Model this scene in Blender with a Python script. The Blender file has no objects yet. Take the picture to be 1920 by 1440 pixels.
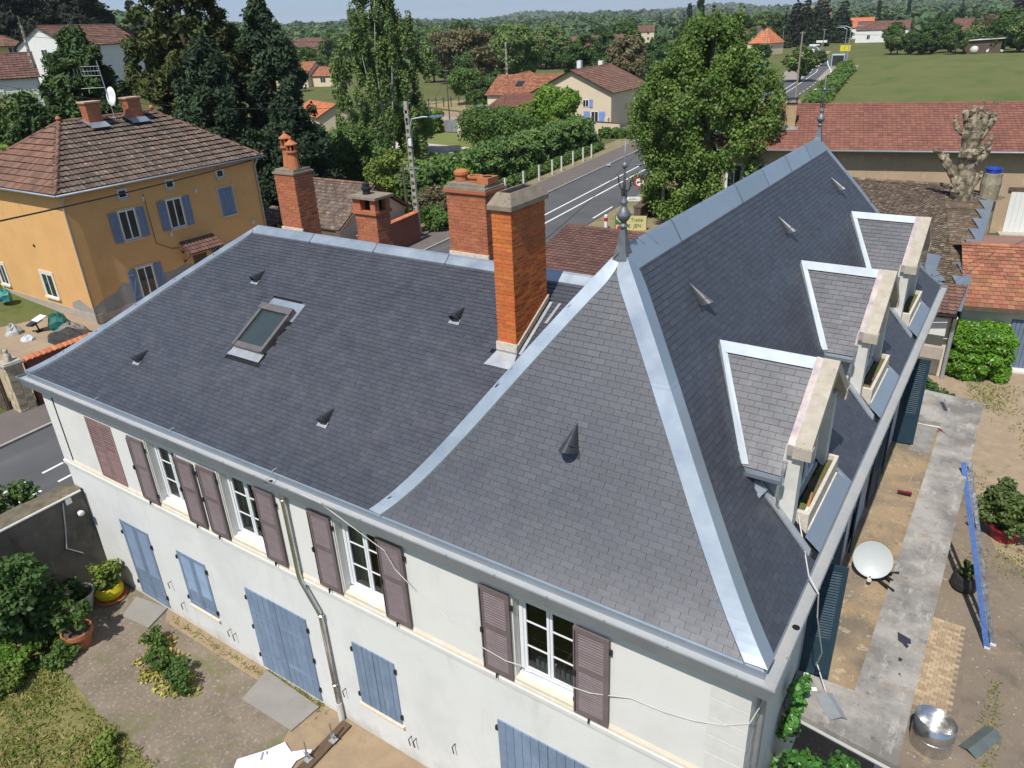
import bpy, math, random
import numpy as np
from mathutils import Vector, Matrix
random.seed(11)
rng = np.random.default_rng(11)
S = bpy.context.scene
COL = S.collection
R = math.radians
# ------------------------------------------------------------------ camera
CX, CY, CZ, YAW, PITCH, ROLL, FPX = 1.611, -7.600, 14.140, -0.6083, 0.4500, -0.0478, 1401.3
def cam_axes():
    f = Vector((math.sin(YAW)*math.cos(PITCH), math.cos(YAW)*math.cos(PITCH), -math.sin(PITCH)))
    r = f.cross(Vector((0, 0, 1))).normalized(); u = r.cross(f)
    c, s = math.cos(ROLL), math.sin(ROLL)
    return c*r+s*u, -s*r+c*u, f
_r, _u, _f = cam_axes()
CAM = Vector((CX, CY, CZ))
cd = bpy.data.cameras.new('camera'); cam = bpy.data.objects.new('camera', cd); COL.objects.link(cam)
cam.matrix_world = Matrix(((_r.x, _u.x, -_f.x, CX), (_r.y, _u.y, -_f.y, CY), (_r.z, _u.z, -_f.z, CZ), (0, 0, 0, 1)))
cd.sensor_fit = 'HORIZONTAL'; cd.sensor_width = 36.0; cd.lens = 36.0*FPX/1920.0
cd.clip_start = 0.1; cd.clip_end = 20000
S.camera = cam
# ------------------------------------------------------------------ world, sun, exposure
SUN_TO = Vector((0.06, -0.64, 1.0)).normalized()
SUN_EL = math.asin(SUN_TO.z); SUN_AZ = math.atan2(SUN_TO.x, SUN_TO.y)
w = bpy.data.worlds.new('World'); S.world = w; w.use_nodes = True
nt = w.node_tree; nt.nodes.clear()
sky = nt.nodes.new('ShaderNodeTexSky'); sky.sky_type = 'NISHITA'; sky.sun_disc = False
sky.sun_elevation = SUN_EL; sky.sun_rotation = SUN_AZ; sky.altitude = 250; sky.air_density = 1.0; sky.dust_density = 0.7; sky.ozone_density = 2.0
bgn = nt.nodes.new('ShaderNodeBackground'); bgn.inputs['Strength'].default_value = 0.115
wo = nt.nodes.new('ShaderNodeOutputWorld')
# thin broken high cloud mixed into the sky, everywhere alike
tcw = nt.nodes.new('ShaderNodeTexCoord'); mpw = nt.nodes.new('ShaderNodeMapping'); mpw.inputs['Scale'].default_value = (1.2, 1.2, 6.0)
nzw = nt.nodes.new('ShaderNodeTexNoise'); nzw.inputs['Scale'].default_value = 2.4; nzw.inputs['Detail'].default_value = 7; nzw.inputs['Roughness'].default_value = 0.6
rpw = nt.nodes.new('ShaderNodeMapRange'); rpw.inputs['From Min'].default_value = 0.50; rpw.inputs['From Max'].default_value = 0.78; rpw.inputs['To Max'].default_value = 0.22
mxw = nt.nodes.new('ShaderNodeMixRGB'); mxw.inputs['Color2'].default_value = (4.4, 4.75, 5.4, 1)
nt.links.new(tcw.outputs['Generated'], mpw.inputs['Vector']); nt.links.new(mpw.outputs['Vector'], nzw.inputs['Vector'])
nt.links.new(nzw.outputs['Fac'], rpw.inputs['Value']); nt.links.new(rpw.outputs['Result'], mxw.inputs['Fac'])
geo_w = nt.nodes.new('ShaderNodeSeparateXYZ'); nt.links.new(tcw.outputs['Generated'], geo_w.inputs[0])
hz = nt.nodes.new('ShaderNodeMapRange'); hz.interpolation_type = 'SMOOTHSTEP'; hz.inputs['From Min'].default_value = -.02; hz.inputs['From Max'].default_value = .38; hz.inputs['To Min'].default_value = .92; hz.inputs['To Max'].default_value = 0.
nt.links.new(geo_w.outputs['Z'], hz.inputs['Value'])
hm = nt.nodes.new('ShaderNodeMixRGB'); hm.inputs['Color2'].default_value = (2.8, 4.15, 5.8, 1); nt.links.new(hz.outputs['Result'], hm.inputs['Fac'])
nt.links.new(sky.outputs['Color'], hm.inputs['Color1']); nt.links.new(hm.outputs['Color'], mxw.inputs['Color1']); nt.links.new(mxw.outputs['Color'], bgn.inputs['Color'])
nt.links.new(bgn.outputs['Background'], wo.inputs['Surface'])
sd = bpy.data.lights.new('sun', 'SUN'); sd.energy = 5.0; sd.angle = R(0.53); sd.color = (1.0, 0.955, 0.89)
sun = bpy.data.objects.new('sun', sd); COL.objects.link(sun); sun.location = (0, 0, 60)
sun.rotation_euler = (-SUN_TO).to_track_quat('-Z', 'Y').to_euler()
S.view_settings.view_transform = 'Standard'; S.view_settings.look = 'None'
S.view_settings.exposure = 0.08; S.view_settings.gamma = 1.0; S.view_settings.use_curve_mapping = False
S.render.engine = 'CYCLES'
S.cycles.max_bounces = 6; S.cycles.transparent_max_bounces = 12
# ------------------------------------------------------------------ materials
MATS = {}
def lin(c): return tuple(c)+(1.0,)
def M(name, c1, c2=None, ns=3.0, lo=.35, hi=.65, rough=.75, metal=0.0, rnd=0.0, hue=0.0, spec=.35, bump=0.0, bs=30.0, stains=(), stretch=None, transl=0.0, sheen=0, zband=None):
    """one procedural surface: base colour, noise blend, per-piece variation, stain layers, fine bump"""
    if name in MATS: return MATS[name]
    m = bpy.data.materials.new(name); m.use_nodes = True; n = m.node_tree; n.nodes.clear(); L = n.links.new
    out = n.nodes.new('ShaderNodeOutputMaterial'); b = n.nodes.new('ShaderNodeBsdfPrincipled')
    geo = n.nodes.new('ShaderNodeNewGeometry'); vec = geo.outputs['Position']
    def noise(scale, det=6, rg=.6, st=None):
        x = n.nodes.new('ShaderNodeTexNoise'); x.inputs['Scale'].default_value = scale; x.inputs['Detail'].default_value = det; x.inputs['Roughness'].default_value = rg
        if st:
            mp = n.nodes.new('ShaderNodeMapping'); mp.inputs['Scale'].default_value = st; L(vec, mp.inputs['Vector']); L(mp.outputs['Vector'], x.inputs['Vector'])
        else: L(vec, x.inputs['Vector'])
        return x.outputs['Fac']
    def rng_(src, a, c, t0=0., t1=1.):
        x = n.nodes.new('ShaderNodeMapRange'); x.inputs['From Min'].default_value = a; x.inputs['From Max'].default_value = c
        x.inputs['To Min'].default_value = t0; x.inputs['To Max'].default_value = t1; L(src, x.inputs['Value']); return x.outputs['Result']
    def mix(fac, A, B, mode='MIX'):
        x = n.nodes.new('ShaderNodeMixRGB'); x.blend_type = mode
        for s, k in ((fac, 'Fac'), (A, 'Color1'), (B, 'Color2')):
            if hasattr(s, 'is_linked'): L(s, x.inputs[k])
            elif isinstance(s, (int, float)): x.inputs[k].default_value = s
            else: x.inputs[k].default_value = lin(s)
        return x.outputs['Color']
    col = mix(rng_(noise(ns, 8, .62, stretch), lo, hi), c1, c2 if c2 else tuple(v*.8 for v in c1))
    for (sc, scale, a, c, st) in stains: col = mix(rng_(noise(scale, 9, .68, st), a, c), col, sc)
    if zband:
        zc_, z0_, z1_, zn_ = zband; sp = n.nodes.new('ShaderNodeSeparateXYZ'); L(vec, sp.inputs[0])
        ad0 = n.nodes.new('ShaderNodeMath'); ad0.operation = 'MULTIPLY_ADD'; L(noise(zn_, 8, .7), ad0.inputs[0]); ad0.inputs[1].default_value = -(z1_-z0_)*3; L(sp.outputs['Z'], ad0.inputs[2])
        col = mix(rng_(ad0.outputs[0], z0_-(z1_-z0_)*.9, z0_-(z1_-z0_)*1.9, 0., .85), col, zc_)
    if rnd or hue:
        at = n.nodes.new('ShaderNodeAttribute'); at.attribute_name = 'rnd'
        oi = n.nodes.new('ShaderNodeObjectInfo')
        ad = n.nodes.new('ShaderNodeMath'); ad.operation = 'ADD'; L(at.outputs['Fac'], ad.inputs[0]); L(oi.outputs['Random'], ad.inputs[1])
        fr = n.nodes.new('ShaderNodeMath'); fr.operation = 'FRACT'; L(ad.outputs[0], fr.inputs[0])
        v = rng_(fr.outputs[0], 0, 1, 1-rnd, 1+rnd)
        hs = n.nodes.new('ShaderNodeHueSaturation'); L(v, hs.inputs['Value']); L(col, hs.inputs['Color'])
        if hue:
            wn = n.nodes.new('ShaderNodeMath'); wn.operation = 'MULTIPLY'; wn.inputs[1].default_value = 7.31; L(fr.outputs[0], wn.inputs[0])
            f2 = n.nodes.new('ShaderNodeMath'); f2.operation = 'FRACT'; L(wn.outputs[0], f2.inputs[0])
            L(rng_(f2.outputs[0], 0, 1, .5-hue, .5+hue), hs.inputs['Hue'])
        col = hs.outputs['Color']
    L(col, b.inputs['Base Color'])
    b.inputs['Metallic'].default_value = metal; b.inputs['Specular IOR Level'].default_value = spec
    L(rng_(noise(ns*2.3, 4), .3, .7, max(.02, rough-.08), min(1, rough+.08)), b.inputs['Roughness'])
    if bump:
        bp = n.nodes.new('ShaderNodeBump'); bp.inputs['Strength'].default_value = bump; bp.inputs['Distance'].default_value = .02
        L(noise(bs, 5), bp.inputs['Height']); L(bp.outputs['Normal'], b.inputs['Normal'])
    if transl:
        tr = n.nodes.new('ShaderNodeBsdfTranslucent'); L(mix(1.0, col, (1.0, 1.15, .45), 'MULTIPLY'), tr.inputs['Color'])
        ms = n.nodes.new('ShaderNodeMixShader'); ms.inputs[0].default_value = transl
        L(b.outputs[0], ms.inputs[1]); L(tr.outputs[0], ms.inputs[2]); L(ms.outputs[0], out.inputs['Surface'])
    else: L(b.outputs[0], out.inputs['Surface'])
    MATS[name] = m; return m
def glass_mat(name, tint=(.8, .87, .87), refl=.04):
    m = bpy.data.materials.new(name); m.use_nodes = True; n = m.node_tree; n.nodes.clear(); L = n.links.new
    out = n.nodes.new('ShaderNodeOutputMaterial'); t = n.nodes.new('ShaderNodeBsdfTransparent'); t.inputs[0].default_value = lin(tint)
    g = n.nodes.new('ShaderNodeBsdfGlossy'); g.inputs['Roughness'].default_value = .03
    fr = n.nodes.new('ShaderNodeFresnel'); fr.inputs['IOR'].default_value = 1.5
    ms = n.nodes.new('ShaderNodeMixShader'); L(fr.outputs[0], ms.inputs[0]); L(t.outputs[0], ms.inputs[1]); L(g.outputs[0], ms.inputs[2]); L(ms.outputs[0], out.inputs['Surface'])
    return m
# roofs and metal
m_slate = M('slate', (.042, .046, .061), (.035, .039, .051), ns=1.0, lo=.3, hi=.7, rough=.52, rnd=.16, hue=.01, spec=1.0, bump=.12, bs=55, stains=(((.085, .083, .095), 10, .58, .82, (1, 1, .25)), ((.075, .076, .084), .8, .62, .82, (1, 1, .4)), ((.11, .11, .118), 4.5, .72, .82, (1, 1, .3))))
m_slateedge = M('dark slate edge', (.020, .021, .026), (.028, .029, .033), ns=20, rough=.9, spec=.1)  # darker colour on front and side faces, drawing the course lines
m_under = M('slate underlay', (.012, .012, .014), rough=.9)
m_zinc = M('zinc', (.44, .495, .545), (.40, .455, .505), ns=.8, rough=.42, metal=.75, rnd=.07, bump=.02, bs=5, stains=(((.43, .47, .51), 3, .60, .78, (1, 1, .4)), ((.35, .30, .25), 9, .74, .82, None)))
m_zincdull = M('dull zinc', (.42, .47, .51), (.36, .41, .45), ns=1.2, rough=.62, metal=.35, rnd=.06, stains=(((.52, .54, .55), 3, .58, .76, None), ((.34, .24, .16), 7, .74, .82, None)))
m_fascia = M('grey gutter face', (.27, .29, .315), (.23, .25, .28), ns=2, rough=.55, metal=.3)
m_zincold = M('weathered zinc', (.33, .36, .39), (.43, .45, .47), ns=3, rough=.5, metal=.5, bump=.1, bs=20, stains=(((.28, .12, .05), 6, .68, .76, None), ((.45, .41, .33), 4, .55, .7, None)))
m_gutdirt = M('silty gutter bottom', (.30, .325, .345), (.36, .355, .34), ns=2.2, rough=.8, stains=(((.33, .14, .05), 7, .66, .74, None), ((.2, .18, .16), 14, .62, .75, None)))
m_steel = M('bright steel', (.62, .62, .60), (.50, .50, .50), ns=4, rough=.25, metal=.95)
m_ventmetal = M('slate grey vent metal', (.060, .064, .074), rough=.38, metal=.35, spec=.6)
m_brick = M('orange brick', (.50, .130, .030), (.54, .155, .040), ns=3, rough=.85, rnd=.15, hue=.007, bump=.4, bs=60, stains=(((.14, .06, .035), 8, .62, .78, None),))
m_brickred = M('old red brick', (.36, .115, .055), (.40, .14, .07), ns=3, rough=.88, rnd=.15, hue=.007, bump=.4, bs=60, stains=(((.12, .05, .035), 7, .6, .76, None), ((.5, .36, .27), 5, .7, .8, None)))
m_mortar = M('mortar', (.45, .31, .21), (.54, .40, .29), ns=12, rough=.95)
m_mortarlight = M('pale mortar', (.62, .57, .48), (.5, .45, .38), ns=9, rough=.95, bump=.5, bs=25)
m_capstone = M('tan cap stone', (.27, .22, .165), (.20, .17, .13), ns=5, rough=.95, bump=.5, bs=40, stains=(((.10, .09, .075), 9, .56, .70, None), ((.36, .27, .08), 6, .68, .78, None)))
m_concrete = M('weathered concrete', (.44, .40, .33), (.36, .32, .26), ns=5, rough=.92, bump=.5, bs=45, stains=(((.22, .19, .14), 14, .58, .72, None), ((.50, .42, .24), 9, .62, .74, None)))
m_postrender = M('grey white render', (.62, .61, .57), (.52, .51, .47), ns=4, rough=.9, bump=.2, bs=40)
m_lead = M('lead strip', (.30, .26, .28), (.50, .42, .38), ns=4, rough=.6, metal=.3)
m_black = M('soot and shade black', (.010, .010, .010), rough=.9)
m_terra = M('terracotta pot', (.45, .16, .06), (.36, .13, .06), ns=5, rough=.8, stains=(((.5, .36, .1), 8, .64, .74, None),))
# walls
m_white = M('white render', (.66, .655, .625), (.63, .63, .605), ns=1.0, rough=.9, bump=.12, bs=60, stains=(((.54, .52, .47), 1.3, .56, .80, (1, 1, .35)), ((.58, .52, .42), 5, .68, .80, None), ((.59, .58, .55), .5, .52, .72, None)))
m_white2 = M('lower white render', (.645, .652, .632), (.615, .622, .604), zband=((.40, .38, .33), .0, .5, 1.7), ns=.9, rough=.9, bump=.12, bs=60, stains=(((.50, .51, .49), 1.6, .57, .80, (1, 1, .3)), ((.55, .47, .36), 4, .68, .80, None), ((.56, .57, .555), .45, .50, .70, None)))
m_cream = M('cream flaking paint', (.66, .57, .42), (.60, .55, .46), ns=7, rough=.9, bump=.4, bs=50, stains=(((.58, .42, .24), 12, .62, .70, None), ((.64, .63, .60), 5, .52, .62, None)))
m_moulding = M('pale moulding', (.63, .62, .59), (.57, .56, .53), ns=4, rough=.9)
m_shutbrown = M('mauve brown paint', (.160, .125, .128), (.135, .104, .107), ns=4, rough=.55, rnd=.06, spec=.4, stains=(((.30, .16, .12), 9, .68, .8, None),))
m_shutred = M('faded pink brown paint', (.27, .165, .155), (.20, .13, .13), ns=5, rough=.7, rnd=.12, stains=(((.22, .22, .25), 3, .6, .7, None),))
m_blue = M('faded blue paint', (.185, .250, .345), (.15, .205, .29), ns=3, rough=.7, rnd=.10, spec=.3, stains=(((.24, .33, .43), 6, .58, .78, (1, 1, .3)), ((.07, .10, .14), 8, .68, .8, (1, 1, .4))))
m_darkblue = M('dark blue paint', (.018, .042, .062), (.022, .050, .072), ns=4, rough=.6, spec=.25)
m_iron = M('black iron', (.02, .02, .022), rough=.6)
m_pvc = M('white frame', (.72, .74, .76), (.68, .70, .72), ns=3, rough=.4)
m_glass = glass_mat('window glass')
m_darkglass = M('dark glass', (.018, .022, .024), (.03, .034, .036), ns=.8, rough=.06, spec=.8)
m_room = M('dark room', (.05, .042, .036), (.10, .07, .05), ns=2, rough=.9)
m_curtain = M('curtain', (.50, .48, .36), (.38, .36, .27), ns=4, rough=.9, stretch=(9, 1, 1))
m_radiator = M('radiator white', (.7, .7, .68), rough=.5)
m_cable = M('white cable', (.55, .55, .52), rough=.6)
m_blackcable = M('black cable', (.015, .015, .016), rough=.6)
# ------------------------------------------------------------------ mesh builder
ORG = {}
def smooth01(t): t = max(0., min(1., t)); return t*t*(3-2*t)
class MB:
    def __init__(s): s.v = []; s.f = []; s.r = []; s.m = []; s.mi = 0; s.cur = 0.
    def add(s, vs, fs, rnd=None):
        o = len(s.v); s.v += [tuple(v) for v in vs]; r = s.cur if rnd is None else rnd
        for f in fs: s.f.append([i+o for i in f]); s.r.append(r); s.m.append(s.mi)
        return s
    def box(s, x0, x1, y0, y1, z0, z1, rnd=None):
        v = [(x0, y0, z0), (x1, y0, z0), (x1, y1, z0), (x0, y1, z0), (x0, y0, z1), (x1, y0, z1), (x1, y1, z1), (x0, y1, z1)]
        return s.add(v, [(3, 2, 1, 0), (4, 5, 6, 7), (0, 1, 5, 4), (1, 2, 6, 5), (2, 3, 7, 6), (3, 0, 4, 7)], rnd)
    def obox(s, c, ax, ay, az, rnd=None):
        c, ax, ay, az = Vector(c), Vector(ax), Vector(ay), Vector(az)
        v = [c+i*ax+j*ay+k*az for k in (-1, 1) for (i, j) in ((-1, -1), (1, -1), (1, 1), (-1, 1))]
        return s.add(v, [(3, 2, 1, 0), (4, 5, 6, 7), (0, 1, 5, 4), (1, 2, 6, 5), (2, 3, 7, 6), (3, 0, 4, 7)], rnd)
    def bar(s, a, b, w, h, up=(0, 0, 1), rnd=None):
        a, b = Vector(a), Vector(b); d = b-a; L = d.length
        if L < 1e-6: return s
        d /= L; sd_ = d.cross(Vector(up))
        if sd_.length < 1e-4: sd_ = d.cross(Vector((1, 0, 0)))
        sd_.normalize(); u = sd_.cross(d)
        return s.obox((a+b)/2, d*(L/2), sd_*(w/2), u*(h/2), rnd)
    def quad(s, a, b, c, d, rnd=None): return s.add([a, b, c, d], [(0, 1, 2, 3)], rnd)
    def poly(s, pts, rnd=None): return s.add(pts, [tuple(range(len(pts)))], rnd)
    def prism(s, pts, ext, rnd=None):
        n = len(pts); e = Vector(ext); v = [Vector(p) for p in pts]+[Vector(p)+e for p in pts]
        f = [tuple(range(n))[::-1], tuple(range(n, 2*n))]+[(i, (i+1) % n, (i+1) % n+n, i+n) for i in range(n)]
        return s.add(v, f, rnd)
    def tube(s, pts, rad, n=8, caps=True, rnd=None):
        pts = [Vector(p) for p in pts]; k = len(pts)
        rs = rad if isinstance(rad, (list, tuple)) else [rad]*k
        vs = []; fs = []; ref = None
        for i, p in enumerate(pts):
            d = (pts[min(i+1, k-1)]-pts[max(i-1, 0)])
            d = d.normalized() if d.length > 1e-9 else Vector((0, 0, 1))
            if ref is None: ref = Vector((1, 0, 0)) if abs(d.x) < .8 else Vector((0, 1, 0))
            a = ref-d*ref.dot(d)
            if a.length < 1e-4: a = d.cross(Vector((0, 1, .3)))
            a.normalize(); ref = a; b = d.cross(a)
            for j in range(n):
                t = 2*math.pi*j/n; vs.append(p+a*(rs[i]*math.cos(t))+b*(rs[i]*math.sin(t)))
        for i in range(k-1):
            for j in range(n): fs.append((i*n+j, i*n+(j+1) % n, (i+1)*n+(j+1) % n, (i+1)*n+j))
        if caps: fs.append(tuple(range(n))[::-1]); fs.append(tuple(range((k-1)*n, k*n)))
        return s.add(vs, fs, rnd)
    def lathe(s, c, prof, n=16, axis=None, closed=False, rnd=None):
        c = Vector(c); Mx = Matrix.Identity(3) if axis is None else Vector((0, 0, 1)).rotation_difference(Vector(axis)).to_matrix()
        vs = []; fs = []
        for (r, z) in prof:
            for j in range(n):
                t = 2*math.pi*j/n; vs.append(c+Mx @ Vector((r*math.cos(t), r*math.sin(t), z)))
        for i in range(len(prof)-1):
            for j in range(n): fs.append((i*n+j, i*n+(j+1) % n, (i+1)*n+(j+1) % n, (i+1)*n+j))
        return s.add(vs, fs, rnd)
    def build(s, name, mat, parent=None, smooth=False, kind=None, label=None):
        off = ORG.get(parent.name, Vector((0, 0, 0))) if parent else Vector((0, 0, 0))
        me = bpy.data.meshes.new(name)
        me.from_pydata([(x-off.x, y-off.y, z-off.z) for (x, y, z) in s.v], [], s.f)
        for mm in (mat if isinstance(mat, (list, tuple)) else [mat]): me.materials.append(mm)
        if isinstance(mat, (list, tuple)): me.polygons.foreach_set('material_index', s.m)
        if any(s.r):
            at = me.attributes.new('rnd', 'FLOAT', 'FACE'); at.data.foreach_set('value', s.r)
        if smooth: me.polygons.foreach_set('use_smooth', [True]*len(s.f))
        me.update()
        o = bpy.data.objects.new(name, me); COL.objects.link(o)
        if parent: o.parent = parent; ORG[o.name] = off
        if kind: o['kind'] = kind
        if label: o['label'] = label
        return o
def np_mesh(name, V, quads, mat, rnd=None, smooth=False, tris=False):
    me = bpy.data.meshes.new(name); V = np.asarray(V, np.float32); Q = np.asarray(quads, np.int32); k = Q.shape[1]
    me.vertices.add(len(V)); me.vertices.foreach_set('co', V.ravel())
    me.loops.add(Q.size); me.loops.foreach_set('vertex_index', Q.ravel())
    me.polygons.add(len(Q)); me.polygons.foreach_set('loop_start', np.arange(0, Q.size, k, dtype=np.int32))
    if rnd is not None:
        at = me.attributes.new('rnd', 'FLOAT', 'FACE'); at.data.foreach_set('value', np.asarray(rnd, np.float32))
    if smooth: me.polygons.foreach_set('use_smooth', np.ones(len(Q), bool))
    me.materials.append(mat); me.update(calc_edges=True); return me
def tag(o, label=None, cat=None, group=None, kind=None):
    if label: o['label'] = label
    if cat: o['category'] = cat
    if group: o['group'] = group
    if kind: o['kind'] = kind
    return o
def thing(name, label, cat, loc=(0, 0, 0), rz=0., group=None, local=False):
    o = bpy.data.objects.new(name, None); COL.objects.link(o); o.location = loc; o.rotation_euler = (0, 0, rz); o.empty_display_size = .2
    ORG[o.name] = Vector((0, 0, 0)) if (local or rz) else Vector(loc)
    return tag(o, label, cat, group)
def inst(name, mesh, parent, mat4, kind=None):
    o = bpy.data.objects.new(name, mesh); COL.objects.link(o); o.parent = parent
    o.matrix_local = Matrix.Translation(-ORG.get(parent.name, Vector((0, 0, 0)))) @ mat4
    ORG[o.name] = ORG.get(parent.name, Vector((0, 0, 0)))
    return o
def dup(root, loc, rz=None, label=None, scale=None):
    r = root.copy(); COL.objects.link(r); r.location = loc
    if rz is not None: r.rotation_euler = (0, 0, rz)
    if scale is not None: r.scale = scale if isinstance(scale, (tuple, list)) else (scale,)*3
    if label: r['label'] = label
    for ch in list(root.children):
        c = ch.copy(); COL.objects.link(c); c.parent = r
        for g in ch.children:
            d = g.copy(); COL.objects.link(d); d.parent = c
    return r
def struct(name, mb, mat, smooth=False): return tag(mb.build(name, mat, None, smooth), kind='structure')
EDGE = {}
# courses of slates or tiles over a (possibly flared) roof slope
def courses(parent, E0, E1, T0, T1, zE, zT, w, ex, mat, name='slate', prof=None, thick=.012, xs=((0, 0), (1, 0)), overlap=.012, stagger=True, nsingle=0, jit=.0, skip=None, keep=1.0, lift=.004, messy=0.0, gapx=.0022, edge=None):
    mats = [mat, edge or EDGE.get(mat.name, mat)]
    prof = prof or (lambda u: u)
    E0, E1, T0, T1 = (Vector((p[0], p[1])) for p in (E0, E1, T0, T1))
    e = (E1-E0).normalized(); nn = Vector((-e.y, e.x))
    D = (T0-E0).dot(nn)
    if D < 0: nn = -nn; D = -D
    a0, a1 = 0., (E1-E0).length; t0, t1 = (T0-E0).dot(e), (T1-E0).dot(e)
    N = 400; us = [i/N for i in range(N+1)]; zs = [zE+(zT-zE)*prof(u) for u in us]
    s = [0.]
    for i in range(N): s.append(s[-1]+math.hypot(D/N, zs[i+1]-zs[i]))
    Ltot = s[-1]; rows = max(1, round(Ltot/ex)); exr = Ltot/rows
    def at(sv):
        sv = max(0., min(Ltot, sv)); i = int(np.searchsorted(s, sv))-1; i = max(0, min(N-1, i))
        k = (sv-s[i])/(s[i+1]-s[i]); return (i+k)/N
    def pos(u, a):
        p = E0+e*a+nn*(D*u); return Vector((p.x, p.y, zE+(zT-zE)*prof(u)))
    ups = 1. if e.cross(nn) > 0 else -1.
    out = MB(); cand = []
    for r in range(rows):
        ub, ut = at(r*exr), at((r+1)*exr+overlap)
        lb, hb = a0+(t0-a0)*ub, a1+(t1-a1)*ub; lt, ht = a0+(t0-a0)*ut, a1+(t1-a1)*ut
        um = .5*(at(r*exr)+at((r+1)*exr)); d3 = (pos(ut, 0)-pos(ub, 0)); d3.normalize()
        e3 = Vector((e.x, e.y, 0)); nz = e3.cross(d3)
        if nz.z < 0: nz = -nz
        st = (w*.5 if (stagger and r % 2) else 0.) + random.uniform(-jit, jit)*w
        hrow = (pos(at((r+1)*exr), 0)-pos(ub, 0)).length+overlap
        k0 = int(math.floor((min(lb, lt)-st)/w))-1; k1 = int(math.ceil((max(hb, ht)-st)/w))+1
        for k in range(k0, k1):
            A, B = st+k*w+gapx, st+(k+1)*w-gapx
            ab, bb = max(A, lb), min(B, hb); at_, bt = max(A, lt), min(B, ht)
            if bb-ab < .01 and bt-at_ < .01: continue
            if bb < ab: ab = bb = (ab+bb)/2
            if bt < at_: at_ = bt = min(max((at_+bt)/2, A), B)
            pm = pos(um, (ab+bb)/2)
            if skip and skip(pm): continue
            clipped = (ab > A+1e-6) or (bb < B-1e-6) or (at_ > A+1e-6) or (bt < B-1e-6)
            cand.append((r, ub, ut, ab, bb, at_, bt, clipped, (pm-CAM).length, d3, e3, nz, hrow, A))
    singles = set()
    if nsingle:
        order = sorted((c[8], i) for i, c in enumerate(cand) if not c[7])
        singles = set(i for _, i in order[:nsingle])
    base_mesh = None; made = []
    for i, (r, ub, ut, ab, bb, at_, bt, cl, dist, d3, e3, nz, hrow, A) in enumerate(cand):
        tj = thick+random.uniform(0, .35)*thick
        if i in singles:
            if base_mesh is None:
                q = MB(); piece(q, [(fx*(w-2*gapx), 0, thick+h) for fx, h in xs], [(fx*(w-2*gapx), hrow, h+lift) for fx, h in xs])
                base_mesh = q
            p = pos(ub, A)
            Mx = Matrix(((e3.x, d3.x, nz.x, p.x), (e3.y, d3.y, nz.y, p.y), (e3.z, d3.z, nz.z, p.z), (0, 0, 0, 1)))
            tilt = Matrix.Rotation(random.uniform(-.012, .012), 4, 'Z') @ Matrix.Rotation(random.uniform(-.004, .012), 4, 'X')
            made.append((Mx @ tilt, hrow))
            continue
        pb, pt = [], []
        mz = random.uniform(-messy, messy) if messy else 0
        for fx, h in xs:
            pb.append(pos(ub, ab+(bb-ab)*fx)+nz*(tj+h+mz)); pt.append(pos(ut, at_+(bt-at_)*fx)+nz*(h+lift))
        out.cur = random.random()*.98+.01
        piece(out, pb, pt, nz)
    objs = []
    if made:
        o = base_mesh.build(name, mats, parent); me = o.data
        for j, (Mx, h) in enumerate(made):
            if j == 0:
                o.matrix_local = Matrix.Translation(-ORG.get(parent.name, Vector((0, 0, 0)))) @ Mx
                # mesh was shifted by ORG; undo
                off = ORG.get(parent.name, Vector((0, 0, 0)))
                if off.length: me.transform(Matrix.Translation(off))
            else: inst(name, me, parent, Mx)
    if out.f: out.build(name+'s', mats, parent, kind='stuff')
    return out
def piece(mb, pb, pt, nz=None):
    """one slate or tile: top strip, front edge, two sides"""
    n = len(pb); nz = Vector((0, 0, 1)) if nz is None else nz
    pb = [Vector(p) for p in pb]; pt = [Vector(p) for p in pt]
    dn = nz*.03
    vs = pb+pt+[p-dn for p in pb]
    fs = [(i, i+1, n+i+1, n+i) for i in range(n-1)]+[(2*n+i, 2*n+i+1, i+1, i) for i in range(n-1)]
    fs += [(2*n, 0, n), (n-1, 3*n-1, 2*n-1)]
    mb.add(vs, fs)
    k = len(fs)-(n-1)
    for i in range(k): mb.m[-1-i] = 1
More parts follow.
